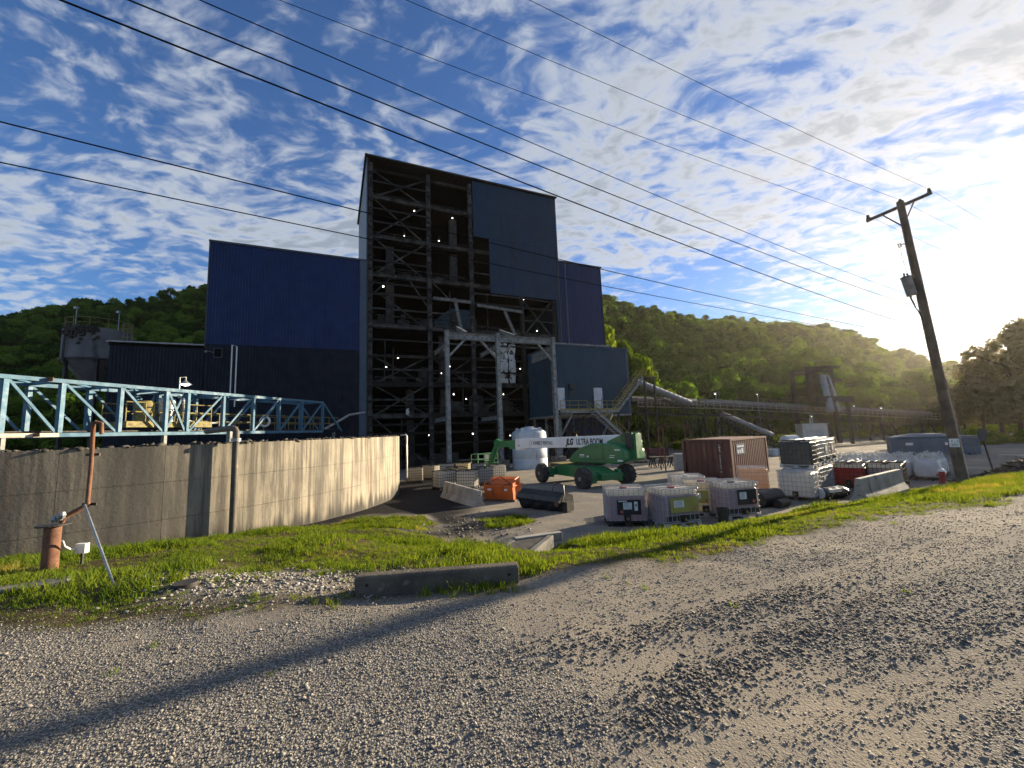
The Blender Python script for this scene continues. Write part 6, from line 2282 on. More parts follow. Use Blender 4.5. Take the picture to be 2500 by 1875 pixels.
tag(MB(pb).tube(pb - Vector((0, 0, .05)), D(207, 1233, dep + 0.06), 0.016, 8).build('brace_pole', galv, None, loc=pb), 'thin grey pole leaning against the well head pipe', 'pole')

vb = wall_at(573, 0.30)
vp = thing('overflow_pipe', 'dark vertical overflow pipe with elbow standing against the tank wall', 'pipe', vb)
vo = tuple(vb)
vd = vb.y
top = D(578, 1045, vd)
MB(vo).path([(vb.x, vb.y, vb.z - .1), (vb.x, vb.y, top.z - 0.3), (vb.x, vb.y, top.z - 0.12), (vb.x - 0.06, vb.y + .02, top.z - 0.03), (vb.x - 0.2, vb.y + 0.05, top.z), tuple(D(505, 1053, vd + 1.2))], 0.095, 12).build('pipe', mat('pipe_brownish', (0.10, 0.085, 0.065), 0.6, c2=(0.055, 0.05, 0.045), scale=3, c3=(0.17, 0.13, 0.085), c3scale=4), vp, True)
c = D(577, 1062, vd)
MB(vo).lathe([(0.14, top.z - 0.42), (0.14, top.z - 0.37)], (vb.x, vb.y, 0), 16).build('flange', galv, vp)
MB(vo).lathe([(0.14, top.z - 0.365), (0.14, top.z - 0.32)], (vb.x, vb.y, 0), 16).build('flange', galv, vp)
pq = D(559, 1085, vd + 0.9)
MB(vo).beam((pq.x, pq.y, 1.62), (pq.x, pq.y, D(559, 1040, vd + .9).z), 0.12).build('stand', old_white_steel, vp)
rp = wall_at(992, 0.12)
tag(MB().path([(-0.35, 0.1, 1.68), (-0.02, 0, 1.70), (0.04, 0, 1.62), (0.04, 0, -0.9)], 0.05, 8).build('handrail_pipe', galv, None, True, loc=(rp.x, rp.y, 0)), 'thin bent pipe running down the far edge of the tank wall', 'pipe')
p = GH(452, 1432)
ot = thing('old_ring', 'rusty old iron ring half sunk in the grass near the road', 'iron ring', p)
MB().lathe([(0.10, -0.03), (0.13, -0.03), (0.125, 0.05), (0.10, 0.045)], n=20).build('ring', dark_steel, ot, True)
p = GH(20, 1445)
bl = thing('dark_block', 'dark concrete block half buried in grass at the left edge', 'block', p, R(35))
MB().prism([(-0.5, -0.2), (0.55, -0.2), (0.5, 0.04), (-0.5, 0.07)], -0.16, 0.16, 'Y').build('body', concrete_dark, bl, bevel=0.02)

# coal heap at the right edge
p = GD(2465, 19.5)
r_ = np.random.default_rng(33)
nn = 900
xs = p.x + r_.normal(0, 1.7, nn) + 1.0
ys = p.y + r_.normal(0, 0.9, nn)
hsv = hgt
hgt = lambda x, y: hsv(x, y) + 0.62 * np.exp(-(((x - p.x - 1.0) / 1.9) ** 2 + ((y - p.y) / 1.0) ** 2)) - 0.05
xg, yg = np.linspace(p.x - 4, p.x + 6, 40), np.linspace(p.y - 2.8, p.y + 2.8, 26)
xx, yy_ = np.meshgrid(xg, yg)
zz = hgt(xx, yy_)
me = bpy.data.meshes.new('coal_heap')
me.from_pydata(np.stack([xx, yy_, zz], -1).reshape(-1, 3).tolist(), [], [(j * 40 + i, j * 40 + i + 1, (j + 1) * 40 + i + 1, (j + 1) * 40 + i) for j in range(25) for i in range(39)])
coal_m = mat('coal', (0.018, 0.018, 0.02), 0.7, c2=(0.04, 0.038, 0.036), scale=6, bump=0.6, bscale=20)
me.materials.append(coal_m)
co = bpy.data.objects.new('coal_heap', me)
col.objects.link(co)
tag(co, 'low heap of black coal fines by the right barrier', 'coal heap', None, 'stuff')
lumps = stone_field('coal_lumps', xs, ys, 0.05 + 0.10 * r_.uniform(0, 1, nn) ** 2, 34, ((0.016, 0.016, 0.017), (0.035, 0.034, 0.033), (0.10, 0.095, 0.085)), 'lumps of coal on the heap')
hgt = hsv

# ------------------------------------------------------------------ utility pole and lines
pb = GH(2353, 1184)
ptop = D(2197, 492, pb.y)
pole = thing('utility_pole', 'leaning wooden utility pole with crossarm, transformer and small notice plate', 'utility pole', pb)
po = tuple(pb)
pd = (ptop - pb)


def on_pole(k):
    return pb + pd * k


MB(po).path([pb - pd * 0.03, on_pole(0.0), on_pole(0.35), on_pole(0.7), on_pole(1.0)], [0.185, 0.18, 0.16, 0.14, 0.12], 14).build('shaft', timber, pole, True)
WD = Vector((-0.90, -0.435, 0)).normalized()          # the lines run this way, towards the viewer's left
arm_l, arm_r = D(2110, 545, pb.y + 0.35), D(2291, 466, pb.y - 0.35)
ac = on_pole(0.985)
adir = (arm_r - arm_l).normalized()
aL, aR = ac + adir * -1.22, ac + adir * 1.22
perp = adir.cross(Vector((0, 0, 1))).normalized() * -0.14
q = MB(po)
q.beam(aL + perp, aR + perp, 0.10, 0.12)
q.build('crossarm', timber, pole)
for k_ in (-0.62, 0.62):
    MB(po).beam(ac + adir * k_ + perp * 1.3, on_pole(0.91) + perp * 0.9, 0.03, 0.04).build('arm_brace', dark_steel, pole)
ins = []
for p_ in (aL + adir * 0.06 + perp, ac, aR - adir * 0.06 + perp):
    z0 = p_.z + 0.06 if p_ is not ac else p_.z + 0.10
    MB(po).lathe([(0.015, z0 - .05), (0.02, z0), (0.07, z0 + 0.02), (0.075, z0 + 0.06), (0.045, z0 + 0.08), (0.06, z0 + 0.11), (0.045, z0 + 0.17), (0.0, z0 + 0.18)], (p_.x, p_.y, 0), 10).build('insulator', black_plastic, pole, True)
    ins.append(Vector((p_.x, p_.y, z0 + 0.15)))
tr_t, tr_b = D(2212, 678, pb.y), D(2227, 722, pb.y)
tdir = (tr_t - tr_b).normalized()
MB(po).path([tr_b, tr_b + tdir * 0.03, tr_t - tdir * 0.03, tr_t], [0.155, 0.165, 0.165, 0.17], 18).build('transformer', mat('transformer_grey', (0.20, 0.20, 0.19), 0.55, 0.2, c2=(0.13, 0.13, 0.125), scale=5), pole, True)
MB(po).path([tr_t, tr_t + tdir * 0.03, tr_t + tdir * 0.06], [0.19, 0.19, 0.12], 18).build('transformer_lid', dark_steel, pole, True)
for o in (-0.06, 0.07):
    b0_ = tr_t + Vector((o, 0, 0.05))
    MB(po).path([b0_, b0_ + Vector((0, 0, .05)), b0_ + Vector((0, 0, .09)), b0_ + Vector((0, 0, .15))], [0.035, 0.02, 0.035, 0.012], 8).build('bushing', dark_steel, pole, True)
kk = (tr_t.z - pb.z - 0.1) / pd.z
MB(po).beam(tr_t - tdir * 0.08, on_pole(kk), 0.06).build('bracket', dark_steel, pole)
kk2 = (tr_b.z - pb.z + 0.12) / pd.z
MB(po).beam(tr_b + tdir * 0.12, on_pole(kk2), 0.06).build('bracket', dark_steel, pole)
fu = D(2196, 599, pb.y)
q = MB(po)
q.path([fu + Vector(v) for v in ((-.06, 0, .06), (.03, 0, .08), (.07, 0, -.06), (-.02, 0, -.09))], 0.022, 6, True)
q.beam(fu + Vector((.05, 0, .05)), on_pole((fu.z + .05 - pb.z) / pd.z), 0.03)
q.build('fuse_cutout', dark_steel, pole)
q = MB(po)
q.path([fu + Vector((0, 0, -.09)), fu.lerp(tr_t, 0.5) + Vector((.03, 0, 0)), tr_t + Vector((.07, 0, .2))], 0.008, 4)
for j in range(4):
    q.path([tr_b + Vector((-.16 + .02 * j, -.05, .3 - .05 * j)), tr_b + Vector((-.14 + .03 * j, -.04, -.1)), tr_b + Vector((.02 + .03 * j, 0, -.42 - .05 * j)), on_pole(kk2 - 0.10 - 0.015 * j)], 0.012, 5)
q.build('drop_leads', black_plastic, pole)
lf = on_pole((D(2240, 795, pb.y).z - pb.z) / pd.z)
q = MB(po)
q.path([lf, lf + Vector((-0.12, -0.02, 0.02)), lf + Vector((-0.2, -.03, 0.0))], 0.025, 6)
q.build('line_bracket', dark_steel, pole)
sgp = D(2322, 1081, pb.y)
kk3 = (sgp.z - pb.z) / pd.z
sgc = on_pole(kk3)
vdir = Vector((-sgc.x, -sgc.y, 0)).normalized()
vside = Vector((-vdir.y, vdir.x, 0))
Mpl = Matrix.Translation(sgc - pb + vdir * 0.19) @ Matrix((( -vside.x, vdir.x, 0, 0), (-vside.y, vdir.y, 0, 0), (0, 0, 1, 0), (0, 0, 0, 1)))
plates = []
if Mpl.determinant() < 0:
    Mpl = Matrix.Translation(sgc - pb + vdir * 0.19) @ Matrix(((vside.x, vdir.x, 0, 0), (vside.y, vdir.y, 0, 0), (0, 0, 1, 0), (0, 0, 0, 1)))
q = MB()
q.M = Mpl
q.box(-0.135, 0.135, -0.01, 0.01, -0.16, 0.16)
pl = q.build('notice_plate', paper, pole)
q = MB()
q.M = Mpl
for (x0, x1, z0, z1) in ((-0.10, -0.085, 0.04, 0.12), (-0.04, 0.0, 0.03, 0.045), (0.03, 0.09, 0.05, 0.065), (0.03, 0.07, 0.09, 0.11)):
    q.box(x0, x1, 0.011, 0.014, z0, z1)
q.path([(x, 0.012, z) for x, z in ((-0.10, -0.13), (0.10, -0.13), (0.10, -0.03), (-0.10, -0.03))], 0.004, 4, True)
for i in range(5):
    q.box(-0.075 + i * 0.032, -0.057 + i * 0.032, 0.011, 0.014, -0.10, -0.055)
q.build('faded_print', ink, pl)

wire_m = mat('wire_black', (0.012, 0.012, 0.013), 0.9, spec=0.0)


def wire(S, qpx, qz, label, r=0.006, fwd=46.0, back=50.0, dirn=True):
    """line from the pole through a pixel at height qz (towards the viewer's left) and on to the next pole behind"""
    Q = G(qpx[0], qpx[1], qz)
    h = Vector((Q.x - S.x, Q.y - S.y))
    L_ = h.length
    u = h / L_
    b = 0.0011
    a = (Q.z - S.z - b * L_ * L_) / L_
    pts = []
    for i in range(49):
        s = fwd * i / 48
        pts.append((S.x + u.x * s, S.y + u.y * s, S.z + a * s + b * s * s))
    t = MB(S)
    t.path(pts, r, 5)
    o = t.build('power_line', wire_m, None, True, loc=S)
    tag(o, label, 'wire', 'power lines on the utility pole')
    if back:
        pts = []
        for i in range(31):
            s = back * i / 30
            pts.append((S.x - u.x * s, S.y - u.y * s, S.z + (-0.045) * s + 0.0009 * s * s))
        t = MB(S)
        t.path(pts, r, 5)
        tag(t.build('power_line', wire_m, None, True, loc=S), label.replace('line', 'line continuing right', 1), 'wire', 'power lines on the utility pole')
    return o


wire(ins[2], (1292, 0), ins[2].z - 0.35, 'topmost line from the right insulator of the crossarm')
wire(ins[1], (992, 0), ins[1].z - 0.40, 'second line from the middle insulator of the crossarm')
wire(ins[0], (682, 0), ins[0].z - 0.40, 'third line from the left insulator of the crossarm')
wire(D(2215, 718, pb.y), (488, 0), 6.2, 'line leaving the pole level with the transformer', 0.006)
wire(D(2216, 742, pb.y), (314, 0), 5.9, 'thicker twisted line leaving just below the transformer', 0.008)
wire(D(2245, 800, pb.y), (148, 0), 5.2, 'heavy line on the bracket below the transformer', 0.0085)
wire(D(2252, 823, pb.y), (0, 297), 4.6, 'lower line crossing the tower roof corner at left', 0.007)
wire(D(2256, 832, pb.y), (0, 396), 4.4, 'lowest line crossing the front of the tower', 0.0065)

# ------------------------------------------------------------------ stop sign seen from behind, street-light pole, dumpster
sp_ = D(2398, 1062, 23.5)
gb_ = onground(D(2424, 1140, 23.5))
ss = thing('stop_sign', 'back of an octagonal stop sign on a leaning post', 'road sign', gb_)
so_ = tuple(gb_)
MB(so_).beam(gb_ - Vector((0, 0, .1)), sp_ - Vector((0, -0.03, 0.1)), 0.06, 0.05).build('post', dark_steel, ss)
q = MB(so_)
q.prism([(sp_.x + 0.36 * math.cos(R(22.5 + 45 * i)) * 0.8, sp_.z + 0.40 * math.sin(R(22.5 + 45 * i))) for i in range(8)], sp_.y - 0.006, sp_.y + 0.006, 'Y')
q.build('sign_plate', mat('sign_back', (0.06, 0.06, 0.06), 0.6), ss)
lpb, lpt = GD(2345, 46), D(2308, 925, 46)
lpl = thing('light_pole', 'grey street-light pole standing in the dust beyond the utility pole', 'light pole', lpb)
MB(tuple(lpb)).path([lpb, lpb.lerp(lpt, 0.5), lpt], [0.17, 0.14, 0.11], 10).build('shaft', timber, lpl, True)
q = MB(tuple(lpb))
q.path([lpt, lpt + Vector((-0.3, 0, 0.1)), lpt + Vector((-0.7, 0, 0.05))], 0.05, 6)
q.box(lpt.x - 1.1, lpt.x - 0.6, lpt.y - .15, lpt.y + .15, lpt.z - 0.05, lpt.z + 0.12)
q.build('lamp_head', galv, lpl)

d0_, d1_ = GD(2168, 42.0), GD(2385, 38.5)
du = d1_ - d0_
dl = math.hypot(du.x, du.y)
dm = thing('roll_off_dumpster', 'long blue-grey roll-off dumpster beyond the bulk bags', 'dumpster', (d0_.x, d0_.y, d0_.z), math.atan2(du.y, du.x))
dump_m = mat('dumpster_blue_grey', (0.13, 0.17, 0.20), 0.6, c2=(0.10, 0.13, 0.155), scale=0.8, c3=(0.17, 0.13, 0.10), streak=4, c3scale=1.5)
MB().prism([(0.0, 0.12), (dl, 0.12), (dl, 1.62), (0.0, 1.72)], 0.0, 2.3, 'Y').build('bin', dump_m, dm)
for i in range(9):
    x = 0.3 + (dl - 0.6) * i / 8
    MB().box(x - 0.05, x + 0.05, -0.08, -0.004, 0.14, 1.58).build('rib', dump_m, dm)
MB().box(-0.06, dl + 0.06, -0.10, 2.4, 1.74, 1.82).build('top_rail', dump_m, dm)
MB().prism([(0.3, 1.825), (dl - 0.3, 1.825), (dl * 0.6, 2.1), (dl * 0.3, 2.12)], 0.3, 2.0, 'Y').build('tarpaulin', mat('tarp_grey', (0.30, 0.31, 0.30), 0.6), dm)
for x in (1.1, 3.9):
    MB().box(x, x + 0.55, -0.092, -0.084, 1.0, 1.25).build('sticker', paper, dm)
for x in (0.6, dl - 0.8):
    MB().tube((x, -0.05, 0.12), (x, 0.15, 0.12), 0.12, 10).build('roller', dark_steel, dm)

# ------------------------------------------------------------------ conveyors and sheds in the distance
conv_m = mat('conveyor_steel', (0.040, 0.036, 0.032), 0.75, 0.0, c2=(0.025, 0.022, 0.02), scale=0.6, c3=(0.075, 0.055, 0.04))
belt_m = mat('conveyor_belt', (0.025, 0.025, 0.025), 0.8)
silver = mat('silver_duct', (0.30, 0.31, 0.32), 0.5, 0.3, c2=(0.22, 0.23, 0.24), scale=1.5)


def gallery(A, B, wid, hh, name, label, n=10, hood=True, cat='conveyor'):
    """open truss gallery from A to B with walkway rails and a covered belt"""
    A, B = Vector(A), Vector(B)
    t = thing(name, label, cat, (A.x, A.y, A.z), 0, 'conveyors beside the plant')
    o = tuple(A)
    d = (B - A)
    u = Vector((d.x, d.y, 0)).normalized()
    sd = Vector((-u.y, u.x, 0)) * wid / 2
    up = Vector((0, 0, 1))
    for s in (-1, 1):
        for z in (0.0, hh):
            MB(o).beam(A + sd * s + up * z, B + sd * s + up * z, 0.16).build('chord', conv_m, t)
        q = MB(o)
        for i in range(n):
            p0, p1 = A.lerp(B, i / n), A.lerp(B, (i + 1) / n)
            q.beam(p0 + sd * s + up * 0.08, p0 + sd * s + up * (hh - 0.08), 0.10)
            q.beam(p0 + sd * s + up * (0.08 if i % 2 else hh - .08), p1 + sd * s + up * (hh - .08 if i % 2 else 0.08), 0.08)
        q.build('lattice', conv_m, t)
    MB(o).beam(A + up * (hh + 0.12), B + up * (hh + 0.12), wid * 0.55, 0.14).build('belt', belt_m, t)
    if hood:
        for i in range(n * 2):
            p0 = A.lerp(B, i / (n * 2)) + up * (hh + 0.2)
            p1 = A.lerp(B, (i + 0.94) / (n * 2)) + up * (hh + 0.2)
            q = MB(o)
            prof = [(-0.5, 0.0), (-0.5, 0.45), (-0.3, 0.72), (0.3, 0.72), (0.5, 0.45), (0.5, 0.0)]
            side = sd.normalized() * (wid * 0.55)
            vs = [p + side * a_ + up * (b_ * 1.1) for p in (p0, p1) for a_, b_ in prof]
            q.add(vs, [(k_, k_ + 1, 7 + k_, 6 + k_) for k_ in range(5)] + [(0, 1, 2, 3, 4, 5)[::-1], (6, 7, 8, 9, 10, 11)])
            q.build('belt_cover', mat('belt_cover', (0.17, 0.16, 0.14), 0.55, 0.1, c2=(0.12, 0.11, 0.10), scale=1), t)
    q = MB(o)
    for s in (-1,):
        w0, w1_ = A + sd * (s * 1.55), B + sd * (s * 1.55)
        for i in range(n * 2 + 1):
            p = w0.lerp(w1_, i / (n * 2))
            q.tube(p + up * (hh * 0.6), p + up * (hh * 0.6 + 1.1), 0.04, 5)
        for l in (0.55, 1.1):
            q.tube(w0 + up * (hh * 0.6 + l), w1_ + up * (hh * 0.6 + l), 0.04, 5)
        q.beam(w0 + up * (hh * 0.6), w1_ + up * (hh * 0.6), 0.6, 0.06)
    q.build('walkway_rail', mat('rail_dull', (0.36, 0.33, 0.26), 0.6), t)
    return t


def bent(p, top, label, wid=2.0, spread=1.5):
    g = onground(p)
    t = thing('conveyor_trestle', label, 'trestle', g, 0, 'steel trestles under the conveyors')
    o = tuple(g)
    legs = []
    for sx in (-1, 1):
        for sy in (-1, 1):
            a_ = Vector((p.x + sx * wid / 2 * spread, p.y + sy * wid / 2 * spread, g.z))
            b_ = Vector((p.x + sx * wid / 2, p.y + sy * wid / 2, top))
            MB(o).beam(a_, b_, 0.2).build('leg', conv_m, t)
            legs.append((a_, b_))
    for (i, j) in ((0, 2), (0, 1), (1, 3), (2, 3)):
        for (k0_, k1_) in ((0.02, 0.5), (0.5, 0.98)):
            MB(o).beam(legs[i][0].lerp(legs[i][1], k0_), legs[j][0].lerp(legs[j][1], k1_), 0.09).build('brace', conv_m, t)
            MB(o).beam(legs[j][0].lerp(legs[j][1], k0_), legs[i][0].lerp(legs[i][1], k1_), 0.09).build('brace', conv_m, t)
    return t


A = D(1540, 1010, 60)
B = D(1700, 1013, 66)
C_ = D(2272, 1036, 84)
gallery(A, B, 2.2, 1.6, 'conveyor_gallery', 'level covered conveyor leaving the annex on the right', 8)
gallery(B + Vector((0.6, 0, 0)), C_, 2.2, 1.6, 'conveyor_gallery', 'long covered conveyor sloping down to the right across the yard', 22)
for (px_, dp, tp_, lb_) in ((1697, 66, 1018, 'tall braced trestle under the bend of the long conveyor'), (1770, 68.5, 1020, 'second trestle from the bend under the long conveyor'), (1850, 71, 1022, 'third trestle under the long conveyor'), (2155, 80, 1034, 'trestle near the low end of the long conveyor'), (2250, 83, 1038, 'last trestle at the low end of the long conveyor'), (2000, 75.5, 1028, 'trestle beside the white shed under the long conveyor')):
    p = D(px_, 1040, dp)
    bent(p, D(px_, tp_, dp).z, lb_)


def duct(pts, r, label):
    t = thing('covered_conveyor', label, 'conveyor', pts[0], 0, 'conveyors beside the plant')
    o = tuple(pts[0])
    n = 12
    for i in range(n):
        a_, b_ = pts[0].lerp(pts[1], i / n), pts[0].lerp(pts[1], (i + 0.97) / n)
        MB(o).tube(a_, b_, r, 14).build('tube_section', silver, t, True)
        MB(o).tube(a_ - (b_ - a_) * 0.02, a_ + (b_ - a_) * 0.03, r + 0.05, 14).build('flange', galv, t)
    dn = Vector((0, 0, -1.2))
    for k_ in (-0.6, 0.6):
        MB(o).beam(pts[0] + dn + Vector((0, k_, 0)), pts[1] + dn + Vector((0, k_, 0)), 0.15).build('chord', conv_m, t)
    q = MB(o)
    for i in range(n):
        a_, b_ = pts[0].lerp(pts[1], i / n), pts[0].lerp(pts[1], (i + 1) / n)
        q.beam(a_ + dn, a_ + Vector((0, 0, -r)), 0.1)
        q.beam(a_ + dn, b_ + Vector((0, 0, -r)), 0.08)
    q.build('lattice', conv_m, t)
    return t


duct([D(1549, 930, 58), D(1684, 984, 62)], 0.48, 'silver covered conveyor coming down from the annex roof corner')
duct([D(1762, 1010, 67), D(1885, 1062, 68)], 0.42, 'lower silver covered conveyor dropping behind the container')
hf = thing('headframe', 'dark steel headframe tower with an inclined silver tube', 'steel tower', GD(2015, 72), 0)
ho_ = tuple(GD(2015, 72))
c0_, c1_ = D(1982, 1000, 72), D(2040, 1000, 72)
zt2 = D(2010, 897, 72).z
for (c, dy) in ((c0_, 0), (c1_, 0), (c0_, 4), (c1_, 4)):
    MB(ho_).beam((c.x, c.y + dy, GZ), (c.x, c.y + dy, zt2), 0.55).build('column', conv_m, hf)
for py_ in (897, 906, 930, 945, 958, 974, 990):
    z = D(2010, py_, 72).z
    for dy in (0, 4):
        MB(ho_).beam((c0_.x - .3, c0_.y + dy, z), (c1_.x + (1.6 if py_ in (897, 930) else .3), c1_.y + dy, z), 0.45).build('beam', conv_m, hf)
    MB(ho_).box(c0_.x, c1_.x, c0_.y, c0_.y + 4, z - 0.05, z + 0.02).build('deck', conv_m, hf) if py_ in (930, 958) else None
for (za, zb2) in ((905, 930), (930, 958)):
    MB(ho_).beam((c0_.x, c0_.y - .2, D(2010, za, 72).z), (c1_.x, c1_.y - .2, D(2010, zb2, 72).z), 0.28).build('brace', conv_m, hf)
    MB(ho_).beam((c1_.x, c1_.y - .35, D(2010, za, 72).z), (c0_.x, c0_.y - .35, D(2010, zb2, 72).z), 0.28).build('brace', conv_m, hf)
MB(ho_).tube(D(2007, 918, 71.5), D(2030, 1004, 68), 0.5, 14).build('tube', silver, hf, True)
MB(ho_).tube(D(2022, 918, 71.5), D(2050, 1004, 68), 0.22, 10).build('tube', silver, hf, True)
for (px0, px1, py_) in ((1996, 2082, 975),):
    p0, p1 = D(px0, py_, 69), D(px1, py_, 69)
    MB(ho_).beam(p0, p1, 0.5, 1.1).build('lower_beam', conv_m, hf)
    MB(ho_).beam(p1 - Vector((1, 0, 0)), Vector((p1.x - 1, p1.y, GZ)), 0.4).build('column', conv_m, hf)
for (x0, x1, yt, yb, dp, lb_, roof_) in ((1798, 1850, 972, 990, 98, 'dark pitched shed roof left of the headframe', True), (1882, 1945, 975, 1000, 96, 'flat dark shelter roof next to the headframe', False), (2148, 2290, 1002, 1010, 100, 'long low shelter roof behind the end of the conveyor', False)):
    p0, p1 = D(x0, yb, dp), D(x1, yb, dp)
    t = thing('shed', lb_, 'shed', (p0.x, p0.y, GZ), 0, 'sheds beyond the conveyor')
    o = (p0.x, p0.y, GZ)
    zt3 = D(x0, yt, dp).z
    q = MB(o)
    if roof_:
        q.prism([(p0.x - .5, p0.z), (p1.x + .5, p0.z), ((p0.x + p1.x) / 2, zt3)], p0.y, p0.y + 6, 'Y')
    else:
        q.box(p0.x - .5, p1.x + .5, p0.y, p0.y + 6, zt3 - 0.35, zt3)
    q.build('roof', conv_m, t)
    for x in (p0.x, p1.x):
        for y in (p0.y + .2, p0.y + 5.8):
            MB(o).beam((x, y, GZ), (x, y, (p0.z if roof_ else zt3 - .36)), 0.25).build('post', conv_m, t)
    if roof_:
        MB(o).box(p0.x, p1.x, p0.y + .5, p0.y + 5.5, GZ, p0.z - 0.02).build('wall', conv_m, t)
# white shed, water truck, saw-horse table, small machine, gas cylinder
p0, p1 = GD(1958, 66), GD(2020, 65)
ws = thing('white_shed', 'small white shed with a door below the long conveyor', 'shed', p0, math.atan2(p1.y - p0.y, p1.x - p0.x))
wl = (p1 - p0).length
hh = D(1980, 1036, 66).z - p0.z
MB().box(0, wl, 0, 3.0, 0, hh).build('wall', mat('shed_white', (0.52, 0.50, 0.46), 0.7, c2=(0.42, 0.40, 0.36), scale=1), ws)
MB().box(-0.15, wl + 0.15, -0.15, 3.15, hh + 0.003, hh + 0.12).build('roof', pale_metal, ws)
d_ = MB().box(wl * 0.55, wl * 0.82, -0.05, -0.003, 0.1, hh * 0.75).build('door', mat('shed_door', (0.42, 0.42, 0.40), 0.6), ws)
MB().tube((wl * 0.4, 0.5, hh + .12), (wl * 0.4, 0.5, hh + 1.1), 0.12, 8).build('flue', galv, ws)
p = GD(1925, 52)
tr = thing('tank_trailer', 'small white tank trailer standing left of the black tote stack', 'trailer', p, R(10))
wh = mat('trailer_white', (0.62, 0.62, 0.60), 0.45, c2=(0.5, 0.5, 0.48), scale=2)
MB().lathe([(0.0, -1.1), (0.6, -1.05), (0.85, -0.85), (0.85, 0.85), (0.6, 1.05), (0.0, 1.1)], (0, 0, 1.55), 20, 'X').build('tank', wh, tr, True)
MB().box(-2.4, 1.2, -0.5, 0.5, 0.55, 0.68).build('frame', wh, tr)
for x in (-0.5, 0.6):
    for y in (-0.75, 0.75):
        q = MB()
        q.lathe([(0.0, -0.12), (0.36, -0.12), (0.40, -0.05), (0.40, 0.05), (0.36, 0.12), (0.0, 0.12)], (x, y, 0.40), 18, 'Y')
        q.build('wheel', rubber, tr)
p = GD(1890, 50)
rk = thing('white_bundle', 'crumpled white bundle on the ground left of the tank trailer', 'bundle', p)
q = MB()
rr2 = random.Random(12)
for i in range(5):
    x, y = rr2.uniform(-.6, .6), rr2.uniform(-.4, .4)
    q.lathe([(0.0, 0.0), (0.5, 0.05), (0.55, 0.35), (0.35, 0.7 + rr2.uniform(0, .2)), (0.0, 0.85)], (x, y, 0), 9)
q.build('wrap', bag_m, rk, True)
p0 = GH(1605, 1142)
tb = thing('work_table', 'dark steel work table on two trestles left of the container', 'table', p0 + Vector((0, 0.3, 0)), R(-4))
MB().box(-0.4, 1.7, 0.0, 0.9, 0.86, 0.94).build('top', dark_steel, tb)
for x in (-0.2, 0.65, 1.5):
    for y in (0.1, 0.8):
        MB().beam((x - 0.25, y, 0), (x, y, 0.85), 0.09).build('leg', dark_steel, tb)
        MB().beam((x + 0.25, y, 0), (x + .03, y, 0.85), 0.09).build('leg', dark_steel, tb)
p0 = GH(1592, 1128)
mc = thing('welding_trailer', 'dark red engine welder on wheels behind the work table', 'trailer', p0 + Vector((0.2, 1.5, 0)), R(0))
MB().box(0.0, 2.1, 0, 1.0, 0.55, 1.45).build('housing', mat('dull_red', (0.12, 0.03, 0.03), 0.6), mc, bevel=0.05)
MB().box(-0.5, 2.6, 0.3, 0.7, 0.42, 0.54).build('frame', dark_steel, mc)
for y in (-0.12, 1.0):
    q = MB()
    q.lathe([(0.0, -0.1), (0.38, -0.1), (0.42, -0.04), (0.42, 0.06), (0.38, 0.1), (0.0, 0.1)], (0.4, y, 0.42), 18, 'Y')
    q.build('wheel', rubber, mc)
q = MB()
q.tube((2.3, 0.2, 0.5), (2.3, 0.2, 1.7), 0.13, 12)
q.lathe([(0.13, 1.7), (0.06, 1.85), (0.05, 1.98), (0.0, 2.0)], (2.3, 0.2, 0), 12)
q.build('gas_cylinder', dark_steel, mc, True)
ibc(onground(GH(1572, 1131) + Vector((0, 1.2, 0))), R(5), 'pale tote far back, right of the green lift', 'cream', None, 0.9, 'black', 'black', dark=True, group='totes in the distance', valve=False)
p = GD(1665, 33)
rkf = thing('tool_rack', 'thin rusty pipe rack standing left of the container', 'rack', p)
q = MB()
for x in (-1.6, 0.6):
    for y in (0, 1.0):
        q.beam((x, y, 0), (x, y, 3.6), 0.08)
q.beam((-1.6, 0, 3.55), (0.6, 0, 3.55), 0.08)
q.beam((-1.6, 1, 3.55), (0.6, 1, 3.55), 0.08)
q.beam((-1.6, 0, 2.2), (0.6, 0, 2.2), 0.06)
q.build('frame', rust, rkf)
MB().box(-0.6, 0.4, 0.1, 0.9, 0.0, 1.3).build('cabinet', plate_grey, rkf)
# floodlights on masts round the conveyor
for i, (px_, py_, dp, lb_) in enumerate(((1755, 960, 74, 'slim floodlight mast left of the dark pitched shed'), (1858, 962, 92, 'slim floodlight mast between the shed roofs'), (2092, 990, 90, 'slim floodlight mast right of the headframe'), (2158, 995, 92, 'slim floodlight mast left of the long low shelter'), (1985, 1015, 70, 'slim floodlight mast above the white shed'))):
    g = GD(px_, dp)
    t_ = D(px_, py_, dp)
    t = thing('floodlight_mast', lb_, 'floodlight', g, 0, 'floodlights along the conveyor')
    MB(tuple(g)).tube(g, (g.x, g.y, t_.z), 0.07, 6).build('mast', galv, t)
    MB(tuple(g)).box(g.x - .35, g.x + .05, g.y - .2, g.y + .2, t_.z - 0.1, t_.z + 0.2).build('head', galv, t)
    MB(tuple(g)).lathe([(0.0, t_.z - 0.16), (0.12, t_.z - 0.13), (0.0, t_.z - 0.11)], (g.x - .15, g.y - .1, 0), 8).build('lens', lamp_on, t)
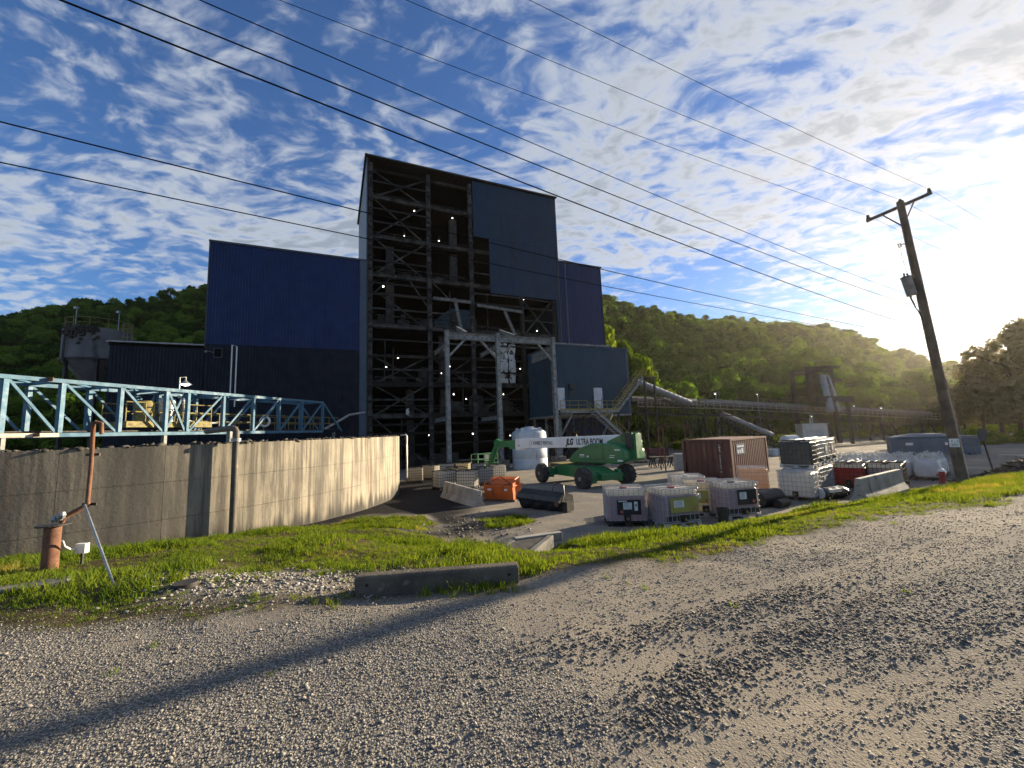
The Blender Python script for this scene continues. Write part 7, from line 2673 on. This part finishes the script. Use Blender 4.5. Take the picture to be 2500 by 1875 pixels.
# pale dirt track climbing the slope behind the lift, scrubby green bank
pts = [D(1535, 1070, 70), D(1560, 1052, 78), D(1600, 1035, 88), D(1650, 1024, 96)]
q = MB()
vs = []
for p in pts:
    az_ = math.degrees(math.atan2(p.x, p.y))
    for s in (-2.2, 2.2):
        vs.append((p.x + s * 0.5, p.y + s, max(p.z, -2.75) + 0.02))
q.add(vs, [(2 * i, 2 * i + 1, 2 * i + 3, 2 * i + 2) for i in range(3)])
o = q.build('dirt_track', mat('track_dirt', (0.30, 0.25, 0.19), 0.95, c2=(0.22, 0.18, 0.14), scale=0.4))
o['kind'] = 'structure'
r_ = np.random.default_rng(91)
n = 680
pxs = np.concatenate([r_.uniform(1480, 1960, 420), r_.uniform(2040, 2620, 160), r_.uniform(2290, 2620, 100)])
dps = np.concatenate([r_.uniform(70, 98, 420), r_.uniform(88, 108, 160), r_.uniform(56, 64, 100)])
P = []
for a_, b_ in zip(pxs, dps):
    p = D(a_, 1040, b_)
    P.append((p.x, p.y, -2.9))
s_ = r_.uniform(0.12, 0.38, n)
shr = []
for s2 in range(3):
    V, F = crown(300 + s2, 9, 4.2, 6.0, 0.5, 700, 0.8, 0.1)
    shr.append(loose('scrub_bush', V, F, leaf_near))
instancer('scrub', np.array(P), np.stack([np.zeros(n), np.zeros(n), r_.uniform(0, 6.28, n)], -1), np.stack([s_, s_, s_ * 0.9], -1), r_.integers(0, 3, n), shr, 'low green scrub on the bank behind the conveyors')

# ------------------------------------------------------------------ dusty air
hb = MB()
hb.box(-900, 1000, -60, 1000, -8.0, 140.0)
hz_o = hb.build('haze', None)
hm = bpy.data.materials.new('dusty_air')
hm.use_nodes = True
hm.node_tree.nodes.clear()
k = NT(hm.node_tree)
pv = k.n('ShaderNodeVolumePrincipled', {'Color': (0.93, 0.86, 0.74, 1), 'Density': HAZE, 'Anisotropy': 0.7})
k.n('ShaderNodeOutputMaterial', {'Volume': pv.outputs[0]})
hz_o.data.materials.append(hm)
hz_o['kind'] = 'stuff'
